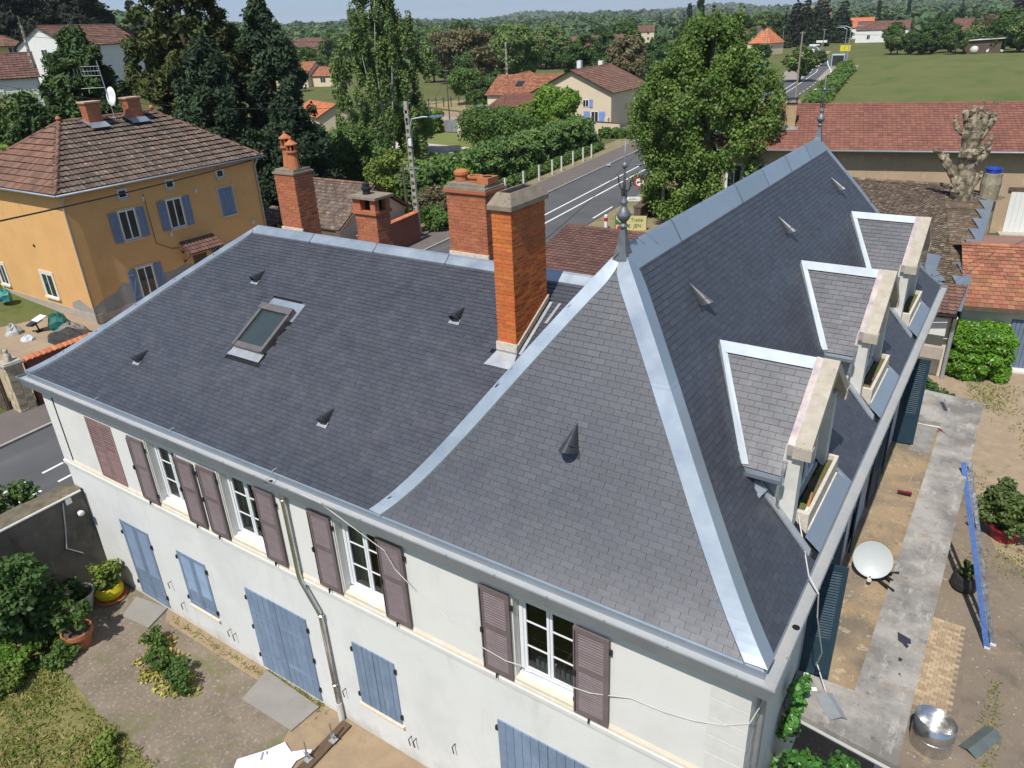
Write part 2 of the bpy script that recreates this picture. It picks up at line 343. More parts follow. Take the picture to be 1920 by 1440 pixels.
# bricks laid round a rectangular shaft
def brick_shaft(parent, x0, x1, y0, y1, z0, z1, mat, mort, lx=.21, hz=.062, gap=.012, singles=False, zfun=None):
    core = MB(); core.box(x0+.008, x1-.008, y0+.008, y1-.008, z0, z1); core.build('mortar_core', mort, parent)
    rows = int((z1-z0)/(hz+gap)); hz = (z1-z0)/rows-gap
    mb = MB(); single = []
    for r in range(rows):
        z = z0+r*(hz+gap)
        for face in range(4):
            L = (x1-x0) if face in (0, 2) else (y1-y0)
            n = max(1, round(L/(lx+gap))); bl = L/n
            offs = 0 if r % 2 == 0 else .5
            ks = range(n) if not offs else range(n+1)
            for k in ks:
                a = (k-offs)*bl; b = a+bl-gap; a = max(a, 0); b = min(b, L)
                if b-a < .02: continue
                d = random.uniform(-.003, .003)
                if face == 0: bx = (x0+a, x0+b, y0-.002+d, y0+.05, z, z+hz)
                elif face == 2: bx = (x0+a, x0+b, y1-.05, y1+.002+d, z, z+hz)
                elif face == 1: bx = (x1-.05, x1+.002+d, y0+a, y0+b, z, z+hz)
                else: bx = (x0-.002-d, x0+.05, y0+a, y0+b, z, z+hz)
                if zfun and (z < zfun((bx[0]+bx[1])/2, (bx[2]+bx[3])/2)-.1): continue
                if singles and face in (0, 1): single.append(bx)
                else: mb.box(*bx, rnd=random.random()*.98+.01)
    cache = {}
    for bx in single[:300]:
        sz = tuple(round(v, 3) for v in (bx[1]-bx[0], bx[3]-bx[2], bx[5]-bx[4]))
        if sz not in cache:
            q = MB(); q.box(0, bx[1]-bx[0], 0, bx[3]-bx[2], 0, bx[5]-bx[4]); cache[sz] = None
            me_o = q.build('brick', mat, parent); off = ORG.get(parent.name, Vector((0, 0, 0)))
            if off.length: me_o.data.transform(Matrix.Translation(off))
            me_o.location = Vector((bx[0], bx[2], bx[4]))-off; cache[sz] = me_o.data
        else: inst('brick', cache[sz], parent, Matrix.Translation((bx[0], bx[2], bx[4])))
    for bx in single[300:]: mb.box(*bx, rnd=random.random()*.98+.01)
    if mb.f: mb.build('bricks', mat, parent, kind='stuff')
# ================================================================== the main house
XL, ZT = -18.75, 6.0
house = thing('town_house', 'large white rendered house with new dark slate roofs, three dormers and brick chimneys', 'house')
def wall_holes(mb, x0, x1, z0, z1, holes, depth, P):
    """wall sheet with openings; P(x, d, z) places a point, d is depth behind the face"""
    xs = sorted({x0, x1, *[h[0] for h in holes], *[h[1] for h in holes]}); zs = sorted({z0, z1, *[h[2] for h in holes], *[h[3] for h in holes]})
    for a, b in zip(xs, xs[1:]):
        for c, d in zip(zs, zs[1:]):
            if any(h[0] <= a and b <= h[1] and h[2] <= c and d <= h[3] for h in holes): continue
            mb.quad(P(a, 0, c), P(b, 0, c), P(b, 0, d), P(a, 0, d))
    for (a, b, c, d) in holes:
        mb.quad(P(a, 0, c), P(a, depth, c), P(a, depth, d), P(a, 0, d)); mb.quad(P(b, 0, c), P(b, 0, d), P(b, depth, d), P(b, depth, c))
        mb.quad(P(a, 0, c), P(b, 0, c), P(b, depth, c), P(a, depth, c)); mb.quad(P(a, 0, d), P(a, depth, d), P(b, depth, d), P(b, 0, d))
WIN = [(-14.14, -13.00, 4.06, 5.76), (-11.44, -10.27, 4.06, 5.79), (-7.95, -6.80, 4.06, 5.82), (-3.88, -2.71, 4.02, 5.80)]
PF = lambda x, d, z: (x, d, z)
mb = MB(); wall_holes(mb, XL, 0, 3.86, ZT, WIN, .26, PF); mb.build('wall', m_white, house)
mb = MB(); wall_holes(mb, XL, 0, -.3, 3.86, [], .2, PF); mb.build('wall', m_white2, house)
PR = lambda y, d, z: (-d, y, z)
FW = [(3.42, 4.72, 3.2, 5.75), (8.0, 9.3, 3.2, 5.75), (11.7, 13.0, 3.2, 5.75)]
mb = MB(); wall_holes(mb, 0, 17.05, -.3, ZT, FW, .26, PR)
mb.quad((0, 17.05, -.3), (-6.6, 17.05, -.3), (-6.6, 17.05, ZT), (0, 17.05, ZT)); mb.quad((-6.6, 17.05, -.3), (-6.6, 10.3, -.3), (-6.6, 10.3, ZT), (-6.6, 17.05, ZT))
mb.quad((-6.6, 10.3, -.3), (XL, 10.3, -.3), (XL, 10.3, ZT), (-6.6, 10.3, ZT)); mb.quad((XL, 10.3, -.3), (XL, 0, -.3), (XL, 0, ZT), (XL, 10.3, ZT))
mb.build('wall', m_white, house)
mb = MB(); mb.quad((XL+.1, .1, 5.9), (-.1, .1, 5.9), (-.1, 10.2, 5.9), (XL+.1, 10.2, 5.9)); mb.quad((-6.5, 10.2, 5.9), (-.1, 10.2, 5.9), (-.1, 17, 5.9), (-6.5, 17, 5.9)); mb.build('attic_floor', m_black, house)
# string course with flaking sill band
mb = MB()
for x0, x1 in ((XL-.03, .05),):
    mb.prism([(x0, -.002, 3.76), (x0, -.055, 3.78), (x0, -.055, 3.875), (x0, -.002, 3.90)], (x1-x0, 0, 0))
mb.build('string_course', m_moulding, house)
mb = MB(); mb.prism([(XL+.30, -.002, 3.905), (XL+.30, -.035, 3.885), (XL+.30, -.03, 3.94), (XL+.30, -.002, 4.02)], (-XL-.32, 0, 0)); mb.build('sill_band', m_cream, house)
# corner stones (quoins), each a piece
q0 = None
for cx0, cx1, n0 in ((-.55, .012, 0), (XL-.012, XL+.47, 1)):
    z = 5.90; hs = .368; k = 0
    while z > .2:
        z0 = z-hs
        if 3.70 < z0+hs and z0 < 3.92 and k > 4: pass
        q = MB(); q.box(0, cx1-cx0, -.016, .0, .008, hs-.008)
        q.box(cx1-cx0-.014 if n0 == 0 else -.0, cx1-cx0 if n0 == 0 else .014, 0, .5, .008, hs-.008) if n0 == 0 else None
        if k == 0: o = q.build('quoin', m_moulding if n0 == 0 else m_white, house); o.location = (cx0, 0, z0); qm = o.data
        else: inst('quoin', qm, house, Matrix.Translation((cx0, 0, z0)))
        z -= hs; k += 1
        if z0 < 3.95: break
mb = MB(); mb.box(XL+.472, XL+.50, -.02, 0, 3.9, 5.93); mb.build('conduit', m_iron, house)
# ---- cornice and box gutter swept round the eaves
def sweep(prof, mat, name, smooth=False, closed=False):
    mb = MB(); rows = []
    for d, z in prof: rows.append([(XL-d, 10.3+d, z), (XL-d, -d, z), (d, -d, z), (d, 17.05+d, z), (-6.6-d, 17.05+d, z), (-6.6-d, 10.3+d, z)])
    n = len(rows[0]); vs = [p for r_ in rows for p in r_]; fs = []
    m = len(rows)
    for i in range(m if closed else m-1):
        j = (i+1) % m
        for k in range(n): fs.append((i*n+k, i*n+(k+1) % n, j*n+(k+1) % n, j*n+k))
    mb.add(vs, fs); return mb.build(name, mat, house, smooth)
sweep([(0, 5.98), (.04, 5.99), (.04, 6.03), (.09, 6.05), (.09, 6.09), (.14, 6.11), (.14, 6.14), (0, 6.14)], m_moulding, 'cornice')
sweep([(.0, 6.142), (.22, 6.15), (.27, 6.17), (.335, 6.40), (.345, 6.44), (.337, 6.455), (.328, 6.45), (.326, 6.38)], m_fascia, 'gutter_front')
sweep([(.326, 6.38), (.27, 6.365), (.16, 6.385)], m_gutdirt, 'gutter_bottom')
sweep([(.16, 6.385), (.145, 6.50), (.125, 6.535), (.04, 6.56)], m_zinc, 'gutter_back')
# seams of the gutter and its little brackets under the lip
mb = MB()
for x in np.arange(-18.2, 0.2, .95): mb.box(x-.012, x+.012, -.350, -.325, 6.425, 6.462)
for y in np.arange(.3, 17.2, .8): mb.box(.325, .350, y-.012, y+.012, 6.425, 6.462)
mb.build('gutter_clip', m_zinc, house, kind='stuff')
for x, wd in ((-12.6, .02), (-9.3, .02), (-15.6, .02)):
    q = MB(); q.box(x-.015, x+.015, -.15, -.04, 6.50, 6.572); q.build('gutter_seam', m_zincold, house)
# gutter outlets
for (x, y) in ((-9.3, -.25), (.25, 1.0)):
    q = MB(); q.lathe((x, y, 6.372), [(.05, 0), (.055, .006), (.02, .02), (0, .022)], 10); q.build('gutter_outlet', m_black, house)
# ---- roofs
PV = lambda u: u-.35*u*(1-u)**3
PW = lambda u: u-.40*u*(1-u)**4
ZE, ZR, ZD = 6.535, 10.926, 9.457
EX0, EX1, EY0, EY1 = -6.72, .15, -.13, 17.20
RX, RY0, RY1 = -3.30, 2.60, 14.53
WX0, WY1, WRY, WRX = XL-.13, 10.43, 5.137, -15.343
def under(name, E0, E1, T0, T1, zT, prof, drop=.014):
    mb = MB(); N = 14; vs = []
    for i in range(N+1):
        u = i/N; z = ZE+(zT-ZE)*prof(u)-drop
        vs += [(E0[0]+(T0[0]-E0[0])*u, E0[1]+(T0[1]-E0[1])*u, z), (E1[0]+(T1[0]-E1[0])*u, E1[1]+(T1[1]-E1[1])*u, z)]
    mb.add(vs, [(2*i, 2*i+1, 2*i+3, 2*i+2) for i in range(N)])
    return mb.build(name, m_under, house)
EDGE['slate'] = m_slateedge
DY = [3.55, 8.50, 13.38]          # dormer centres
def in_dormer(p):
    if p.x < -2.0: return False
    for y in DY:
        if abs(p.y-y) < 1.12 and -1.15 < p.x < -.02 : return True
        if abs(p.y-y) < 1.45 and p.z > 7.9 and (9.25-p.z)*.95 > abs(p.y-y)+.06: return True
        if abs(p.y-y) < 1.12 and p.x > -.25: return True
    return False
SKY = (-12.88, -11.72, 1.72, 3.35)
def in_sky(p): return SKY[0]+.05 < p.x < SKY[1]-.05 and SKY[2] < p.y < SKY[3]
def in_ch4(p): return -6.3 < p.x < -5.76 and 3.15 < p.y < 4.45
slopes = [
 ('front', (EX0, EY0), (EX1, EY0), (RX, RY0), (RX, RY0), ZR, PV, .225, .100, 300, None),
 ('right', (EX1, EY0), (EX1, EY1), (RX, RY0), (RX, RY1), ZR, PV, .225, .100, 0, in_dormer),
 ('left', (EX0, EY0), (EX0, EY1), (RX, RY0), (RX, RY1), ZR, PV, .4, .25, 0, None),
 ('rear', (EX0, EY1), (EX1, EY1), (RX, RY1), (RX, RY1), ZR, PV, .4, .25, 0, None),
 ('wfront', (WX0, EY0), (EX0, EY0), (WRX, WRY), (-4.48, WRY), ZD, PW, .20, .102, 0, lambda p: in_sky(p) or in_ch4(p)),
 ('wleft', (WX0, EY0), (WX0, WY1), (WRX, WRY), (WRX, WRY), ZD, PW, .3, .2, 0, None),
 ('wrear', (WX0, WY1), (EX0, WY1), (WRX, WRY), (-4.48, WRY), ZD, PW, .3, .2, 0, None)]
for nm, E0, E1, T0, T1, zT, pf, sw, sx, ns_, sk in slopes:
    s_ = under('roof_slope', E0, E1, T0, T1, zT, pf)
    courses(s_, E0, E1, T0, T1, ZE, zT, sw, sx, m_slate, 'slate', pf, thick=.0135, nsingle=ns_, skip=sk, jit=.06 if nm != 'wfront' else .22)
# ---- zinc on hips and ridges
def hip_pt(E, T, zT, pf, u): return Vector((E[0]+(T[0]-E[0])*u, E[1]+(T[1]-E[1])*u, ZE+(zT-ZE)*pf(u)))
def hip_flash(E, T, zT, pf, dA, dB, wd, mat, cuts, name='hip_flashing', lift=.035, u0=0., u1=1.):
    """folded zinc over a hip in overlapping lengths; dA and dB run level along the two slopes"""
    dA, dB = Vector(dA), Vector(dB)
    for a, b in zip(cuts, cuts[1:]):
        mb = MB(); n = 9; vs = []; extra = .004*(1-(a > .01))
        for i in range(n+1):
            u = a+(b+.012-a)*i/n; u = min(u, u1); p = hip_pt(E, T, zT, pf, u); l = lift+.006*(i/n < .0)
            sh = min(1., (1-u)*8+.25)
            vs += [p+dA*wd*sh+Vector((0, 0, .052)), p+Vector((0, 0, l+.035)), p+dB*wd*sh+Vector((0, 0, .052)), p+dA*wd*sh*1.0+Vector((0, 0, -.02)), p+dB*wd*sh*1.0+Vector((0, 0, -.02))]
        fs = []
        for i in range(n):
            o = i*5; fs += [(o, o+1, o+6, o+5), (o+1, o+2, o+7, o+6), (o+3, o, o+5, o+8), (o+2, o+4, o+9, o+7)]
        fs += [(3, 4, 2, 1, 0)]
        mb.add(vs, fs); mb.build(name, mat, house)
hip_flash((EX1, EY0), (RX, RY0), ZR, PV, (-1, 0, 0), (0, 1, 0), .30, m_zinc, [-.01, .22, .62, .99])
hip_flash((EX0, EY0), (RX, RY0), ZR, PV, (1, 0, 0), (0, 1, 0), .26, m_zinc, [-.01, .33, .66, .99])
hip_flash((EX1, EY1), (RX, RY1), ZR, PV, (-1, 0, 0), (0, -1, 0), .14, m_zinc, [-.01, .5, .99])
hip_flash((WX0, EY0), (WRX, WRY), ZD, PW, (1, 0, 0), (0, 1, 0), .22, m_zinc, [-.005, .3, .64, .995])
# black strip painted as the thin shadow gap under the pavilion hip
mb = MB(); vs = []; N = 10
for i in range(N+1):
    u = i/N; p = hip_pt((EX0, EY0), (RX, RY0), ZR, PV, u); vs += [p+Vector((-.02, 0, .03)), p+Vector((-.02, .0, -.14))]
mb.add(vs, [(2*i, 2*i+1, 2*i+3, 2*i+2) for i in range(N)]); mb.build('hip_shadow_strip', m_black, house)
def ridge_flash(A, B, side, drop, wd, cuts, name='ridge_flashing'):
    A, B = Vector(A), Vector(B); s1 = Vector(side)
    for a, b in zip(cuts, cuts[1:]):
        p, q = A.lerp(B, a), A.lerp(B, b+.004); mb = MB(); up = Vector((0, 0, 1))
        prof = [s1*wd-up*drop*wd+up*.03, s1*.05+up*.045, up*.075, -s1*.05+up*.045, -s1*wd-up*drop*wd+up*.03]
        vs = [p+o for o in prof]+[q+o for o in prof]; n = 5
        mb.add(vs, [(i, i+1, n+i+1, n+i) for i in range(n-1)])
        e = s1*wd-up*drop*wd+up*.03; mb.quad(p+e, p+e-up*.05, q+e-up*.05, q+e); mb.poly(vs[:5]); mb.build(name, m_zinc, house)
ridge_flash((RX, RY0-.02, ZR), (RX, RY1+.02, ZR), (1, 0, 0), 1.30, .235, [0, .15, .27, .42, .57, .72, .87, 1.0])
ridge_flash((WRX, WRY, ZD), (-4.45, WRY, ZD), (0, -1, 0), .55, .21, [0, .2, .4, .6, .8, 1.0])
# slate-coloured dressing strip below the pavilion ridge
# ---- finials
m_finial = M('dull lead grey', (.20, .215, .235), (.15, .16, .18), ns=6, rough=.5, metal=.5)
def finial(x, y, z, vane, parent=house):
    f = MB()
    f.add([(x-.14, y-.14, z-.30), (x+.14, y-.14, z-.30), (x+.14, y+.14, z-.30), (x-.14, y+.14, z-.30), (x-.075, y-.075, z-.02), (x+.075, y-.075, z-.02), (x+.075, y+.075, z-.02), (x-.075, y+.075, z-.02), (x-.035, y-.035, z+.25), (x+.035, y-.035, z+.25), (x+.035, y+.035, z+.25), (x-.035, y+.035, z+.25)],
          [(k+i_, k+(i_+1) % 4, k+4+(i_+1) % 4, k+4+i_) for k in (0, 4) for i_ in range(4)]+[(8, 9, 10, 11)])
    ob = f.build('finial', m_finial, parent)
    f = MB(); f.lathe((x, y, z+.25), [(.05, 0), (.07, .02), (.07, .04), (.045, .06), (.045, .09), (.075, .12), (.108, .18), (.108, .205), (.07, .27), (.05, .31), (.035, .34), (.06, .37), (.06, .395), (.035, .43), (.03, .48)], 14)
    f.build('finial_urn', m_finial, ob, smooth=True)
    f = MB(); f.tube([(x, y, z+.68), (x, y, z+1.1), (x, y, z+1.55)], [.024, .018, .007], 7); f.lathe((x, y, z+1.12), [(0, 0), (.035, .015), (.048, .05), (.035, .085), (0, .1)], 10); f.build('finial_rod', m_finial, ob, smooth=True)
    f = MB()
    for s in (-1, 1):
        a = Vector((.75*s, -.55*s, 0)); pts = []
        for i in range(15):
            t = i/14; r = .16*(t**.8); ang = t*2.2*math.pi; pts.append(Vector((x, y, z+.70))+a*(.03+r*.9)+Vector((0, 0, .26*t+ .05*math.sin(ang)))+a*.04*math.cos(ang))
        f.tube(pts, .009, 5)
    f.build('finial_scroll', m_iron, ob)
    f = MB(); d = Vector((.93, .36, 0)); c = Vector((x, y, z+1.17))
    f.tube([c-d*.22, c+d*.22], .008, 5); f.add([c-d*.30, c-d*.21+Vector((0, 0, .035)), c-d*.21-Vector((0, 0, .035)), c-d*.21+Vector((.01, -.02, 0))], [(0, 1, 3), (0, 3, 2), (0, 2, 1)])
    f.add([c+d*.15, c+d*.26+Vector((0, 0, .03)), c+d*.26-Vector((0, 0, .03)), c+d*.21+Vector((.01, -.02, 0))], [(0, 1, 3), (0, 3, 2), (0, 2, 1)])
    f.build('wind_vane', m_finial, ob)
finial(RX, RY0, ZR+.1, True); finial(RX, RY1, ZR+.1, True)
# ---- cone vents: half-cones lying on the slope, mouth down-slope
def cone_vent(p, down, nrm, size=.17, length=.34, kind_='wing'):
    p, down, nrm = Vector(p), Vector(down).normalized(), Vector(nrm).normalized(); side = down.cross(nrm).normalized()
    mb = MB(); n = 10; tip = p-down*length; vs = [tip+nrm*.01]
    for k in range(2):
        for i in range(n+1):
            t = math.pi*i/n; r = size*(.5+.0)*(.93 if k else 1); vs.append(p+down*(.04*math.sin(t)*1)+side*(r*math.cos(t))+nrm*(.02+size*1.0*math.sin(t)*(.93 if k else 1)))
    fs = [(0, i+1, i+2) for i in range(n)]+[(0, n+2+i+1, n+2+i) for i in range(n)]+[(i+1, n+2+i, n+3+i, i+2) for i in range(n)]
    mb.add(vs, fs); v = mb.build('roof_vent', m_ventmetal, house, smooth=False)
    mb = MB(); mb.poly([p+side*size*.52+nrm*.03-down*.05, p-side*size*.52+nrm*.03-down*.05, p-side*size*.62+nrm*.022+down*.085, p+side*size*.62+nrm*.022+down*.085]); mb.build('vent_apron', m_ventmetal if kind_ != 'wing' else m_zincold, v)
    mb = MB(); mb.poly([p+side*size*.42+nrm*.035-down*.08, p-side*size*.42+nrm*.035-down*.08, p-side*size*.3+nrm*size*.8-down*.08, p+side*size*.3+nrm*size*.8-down*.08]); mb.build('vent_grille', m_black, v)
def slope_frame(E, T, zT, pf, u, horiz):
    """downhill direction and normal of a slope at u; horiz points from eave to top in plan"""
    D = Vector(horiz); dz = (zT-ZE)*(pf(u+.01)-pf(u-.01))/.02; up = Vector((D.x, D.y, dz)).normalized()
    lv = Vector((-D.y, D.x, 0)).normalized(); nr = lv.cross(up)
    if nr.z < 0: nr = -nr
    return -up, nr
def vent_on(kind, x, y, **k):
    if kind == 'front': u = (y-EY0)/(RY0-EY0); h = (0, RY0-EY0, 0); z = ZE+(ZR-ZE)*PV(u); d, n_ = slope_frame(0, 0, ZR, PV, u, h)
    elif kind == 'right': u = (EX1-x)/(EX1-RX); h = (RX-EX1, 0, 0); z = ZE+(ZR-ZE)*PV(u); d, n_ = slope_frame(0, 0, ZR, PV, u, h)
    else: u = (y-EY0)/(WRY-EY0); h = (0, WRY-EY0, 0); z = ZE+(ZD-ZE)*PW(u); d, n_ = slope_frame(0, 0, ZD, PW, u, h)
    cone_vent((x, y, z), d, n_, kind_=kind, **k); return d, n_, z
vent_on('front', -3.32, .98, size=.29, length=.46)
for y in (3.82, 8.88, 13.62): vent_on('right', -2.42, y, size=.21, length=.44)
for x, y in ((-13.81, 3.60), (-15.47, 1.02), (-7.58, 3.66), (-9.03, 1.04)): vent_on('wing', x, y, size=.22, length=.42)
# ---- roof window
def wz(y): return ZE+(ZD-ZE)*PW((y-EY0)/(WRY-EY0))
ud, un = slope_frame(0, 0, ZD, PW, .5, (0, WRY-EY0, 0)); ue = Vector((1, 0, 0)); uu = -ud
sk0 = Vector((-12.80, 1.98, wz(1.98))); SL = (Vector((0, 3.05, wz(3.05)))-Vector((0, 1.98, wz(1.98)))).length; SW = .96
mb = MB(); b_ = sk0+un*.02
mb.poly([b_-ue*.10-uu*.22, b_+ue*(SW+.04)-uu*.22, b_+ue*(SW+.04)+uu*.0, b_-ue*.05+uu*.0]); mb.build('skylight_apron', m_zincold, house)
mb = MB(); mb.poly([b_-ue*.02+uu*(SL), b_+ue*(SW+.14)+uu*(SL), b_+ue*(SW+.14)+uu*(SL+.28), b_-ue*.02+uu*(SL+.28)])
mb.poly([b_+ue*(SW+.0)+uu*(SL-.25), b_+ue*(SW+.14)+uu*(SL-.25), b_+ue*(SW+.14)+uu*SL, b_+ue*SW+uu*SL]); mb.build('skylight_flashing', m_zinc, house)
fr = MB()
m_skyframe = M('roof window frame', (.13, .12, .12), (.17, .155, .15), ns=5, rough=.45, metal=.3)
for a, b, w_ in (((0, 0), (0, SL), .09), ((SW, 0), (SW, SL), .09)):
    fr.obox(sk0+ue*a[0]+uu*SL/2+un*.07, ue*.045, uu*SL/2, un*.07)
fr.obox(sk0+ue*SW/2+uu*.06+un*.06, ue*SW/2, uu*.07, un*.06); fr.obox(sk0+ue*SW/2+uu*(SL-.07)+un*.09, ue*(SW/2+.06), uu*.09, un*.075)
skw = fr.build('skylight', m_skyframe, house)
mb = MB(); mb.poly([sk0+ue*.04+uu*.1+un*.085, sk0+ue*(SW-.04)+uu*.1+un*.085, sk0+ue*(SW-.04)+uu*(SL-.1)+un*.085, sk0+ue*.04+uu*(SL-.1)+un*.085]); mb.build('skylight_pane', M('roof glass', (.030, .044, .045), (.040, .055, .055), ns=.7, rough=.08, spec=.9), skw)
# ---- chimneys
def chimney(x0, x1, y0, y1, z0, z1, mat, **k):
    c = bpy.data.objects.new('chimney', None); COL.objects.link(c); c.parent = house; ORG[c.name] = Vector((0, 0, 0)); c.empty_display_size = .2
    brick_shaft(c, x0, x1, y0, y1, z0, z1, mat, m_mortar, **k); return c
def rz_(y): return wz(y) if y <= WRY else ZE+(ZD-ZE)*PW((WY1-y)/(WY1-WRY))
# tall one by the pavilion
c4 = chimney(-6.22, -5.80, 3.25, 4.40, 8.25, 11.16, m_brick, singles=True, zfun=lambda x, y: rz_(y))
mb = MB()
a = [(-6.275, 3.195), (-5.745, 3.195), (-5.745, 4.455), (-6.275, 4.455)]; b = [(-6.16, 3.36), (-5.86, 3.36), (-5.86, 4.28), (-6.16, 4.28)]
vs = [(x, y, 11.16) for x, y in a]+[(x, y, 11.24) for x, y in a]+[(x, y, 11.44) for x, y in b]+[(x*1+(.03 if x < -6 else -.03), y+(.04 if y < 4 else -.04), 11.44) for x, y in b]+[(x*1+(.03 if x < -6 else -.03), y+(.04 if y < 4 else -.04), 11.2) for x, y in b]
fs = [(3, 2, 1, 0)]
for l in range(4):
    for i in range(4): fs.append((l*4+i, l*4+(i+1) % 4, l*4+4+(i+1) % 4, l*4+4+i))
mb.add(vs, fs); mb.build('chimney_cap', m_capstone, c4)
mb = MB(); mb.quad((-6.13, 3.40, 11.41), (-5.89, 3.40, 11.41), (-5.89, 4.24, 11.41), (-6.13, 4.24, 11.41)); mb.build('flue', m_black, c4)
for i in range(4):
    q = MB(); d = .012*i
    if i < 2: q.box(-6.235-d*.5, -5.785+d*.5, 3.235-d*.5, 4.415+d*.5, 11.10-.075*i, 11.165-.075*i); 
mb = MB(); yb = 3.25; zb = rz_(3.25)
mb.box(-6.25, -5.77, 3.215, 3.26, zb+.06, zb+.22); mb.build('mortar_fillet', m_mortarlight, c4)
mb = MB(); mb.prism([(-5.80, 3.21, rz_(3.21)+.08), (-5.80, 4.43, rz_(4.43)+.10), (-5.80, 4.43, rz_(4.43)+.20), (-5.80, 3.21, rz_(3.21)+.20)], (.035, 0, 0)); mb.build('mortar_fillet', m_concrete, c4)
mb = MB(); mb.box(-6.24, -5.77, 3.20, 3.25, zb-.06, zb+.07); mb.quad((-6.24, 3.20, zb+.03), (-5.77, 3.20, zb+.03), (-5.70, 2.92, rz_(2.92)+.03), (-6.36, 2.92, rz_(2.92)+.03)); mb.build('chimney_apron', m_zincold, c4)
mb = MB(); mb.poly([(-5.62, 3.98, rz_(3.98)+.03), (-5.55, 3.98, rz_(3.98)+.03), (-5.50, 4.45, rz_(4.45)+.035), (-5.56, 4.45, rz_(4.45)+.035)]); mb.poly([(-5.765, 3.25, rz_(3.25)+.035), (-5.70, 3.25, rz_(3.25)+.03), (-5.70, 4.45, rz_(4.45)+.03), (-5.765, 4.45, rz_(4.45)+.035)]); mb.build('side_flashing', m_zincold, c4)
# wide one just behind the ridge
def pots_cap(c, x0, x1, y0, y1, z, over=.035, th=.055):
    q = MB(); q.box(x0-over, x1+over, y0-over, y1+over, z, z+th); q.box(x0+.02, x1-.02, y0+.03, y1-.03, z+th, z+th+.07); q.build('chimney_cap', m_capstone, c)
c3 = chimney(-9.14, -8.07, 5.62, 6.30, 9.0, 10.86, m_brickred, zfun=lambda x, y: rz_(y))
q = MB(); q.box(-9.19, -8.02, 5.57, 6.35, 10.80, 10.87); q.build('brick_band', m_brickred, c3); pots_cap(c3, -9.14, -8.07, 5.62, 6.30, 10.87)
q = MB(); q.box(-9.16, -8.05, 5.585, 5.64, 9.2, 9.45); q.build('mortar_fillet', m_mortarlight, c3)
for i, (px, top) in enumerate(((-8.93, .20), (-8.55, .13))):
    q = MB(); q.lathe((px, 5.95, 11.0), [(.15, 0), (.15, top*.6), (.18, top*.7), (.18, top), (.12, top), (.12, top-.08), (0, top-.08)], 14)
    if i == 0: q.lathe((px, 5.95, 11.0+top), [(.16, 0), (.13, .03), (.06, .05), (0, .05)], 12)
    q.build('chimney_pot', m_terra, c3, smooth=False)
q = MB(); q.box(-8.36, -8.06, 5.74, 6.14, 11.0, 11.13); q.build('flue_block', m_terra, c3); q = MB(); q.lathe((-8.21, 5.94, 11.132), [(.11, 0), (.09, .004), (0, .0045)], 14); q.build('flue', m_black, c3)
# far left one with two tall pots
c1 = chimney(-14.96, -14.20, 5.65, 6.30, 8.8, 10.82, m_brickred, zfun=lambda x, y: rz_(y)); pots_cap(c1, -14.96, -14.20, 5.65, 6.30, 10.82, .03, .05)
q = MB(); q.box(-14.98, -14.16, 5.615, 5.67, 9.05, 9.42); q.build('mortar_fillet', m_mortarlight, c1)
for (px, py, h) in ((-14.74, 6.03, .80), (-14.40, 5.90, .66)):
    z0 = 10.95; q = MB()
    q.lathe((px, py, z0), [(.16, 0), (.125, .30), (.12, h*.58), (.165, h*.62), (.165, h*.67), (.10, h*.68)], 12)
    pot = q.build('chimney_pot', m_terra, c1, smooth=False)
    q = MB()
    for i in range(7):
        t = 2*math.pi*i/7; q.obox((px+.115*math.cos(t), py+.115*math.sin(t), z0+h*.79), (.02*math.cos(t), .02*math.sin(t), 0), (-.018*math.sin(t), .018*math.cos(t), 0), (0, 0, h*.12))
    q.lathe((px, py, z0+h*.90), [(.17, 0), (.17, .02), (.06, .10), (.03, .13), (.035, .16), (0, .18)], 12); q.build('pot_hood', m_terra, c1)
    q = MB(); q.lathe((px, py, z0+h*.70), [(.085, 0), (.085, h*.2)], 10); q.build('flue', m_black, c1)
# small one with open brick lantern and slab
c2 = chimney(-12.18, -11.48, 5.70, 6.20, 8.9, 10.02, m_brickred, zfun=lambda x, y: rz_(y))
q = MB(); q.box(-12.23, -11.43, 5.65, 6.25, 10.02, 10.10); q.build('brick_band', m_brickred, c2)
for (a, b, c_, d) in ((-12.2, -11.95, 5.68, 6.22), (-11.62, -11.46, 5.68, 5.83), (-11.62, -11.46, 6.07, 6.22), (-11.95, -11.80, 6.1, 6.22)): q = MB(); q.box(a, b, c_, d, 10.10, 10.40); q.build('lantern_pier', m_brickred, c2)
q = MB(); q.box(-12.0, -11.6, 5.85, 6.1, 10.1, 10.38); q.build('flue', m_black, c2)
q = MB(); q.box(-12.30, -11.36, 5.60, 6.30, 10.40, 10.46); q.build('chimney_cap', m_capstone, c2)
q = MB(); q.lathe((-11.95, 5.95, 10.46), [(.10, 0), (.10, .12), (.13, .13), (.13, .16), (.09, .18), (.09, .26), (.05, .28), (0, .28)], 12); q.build('flue_cowl', m_iron, c2)
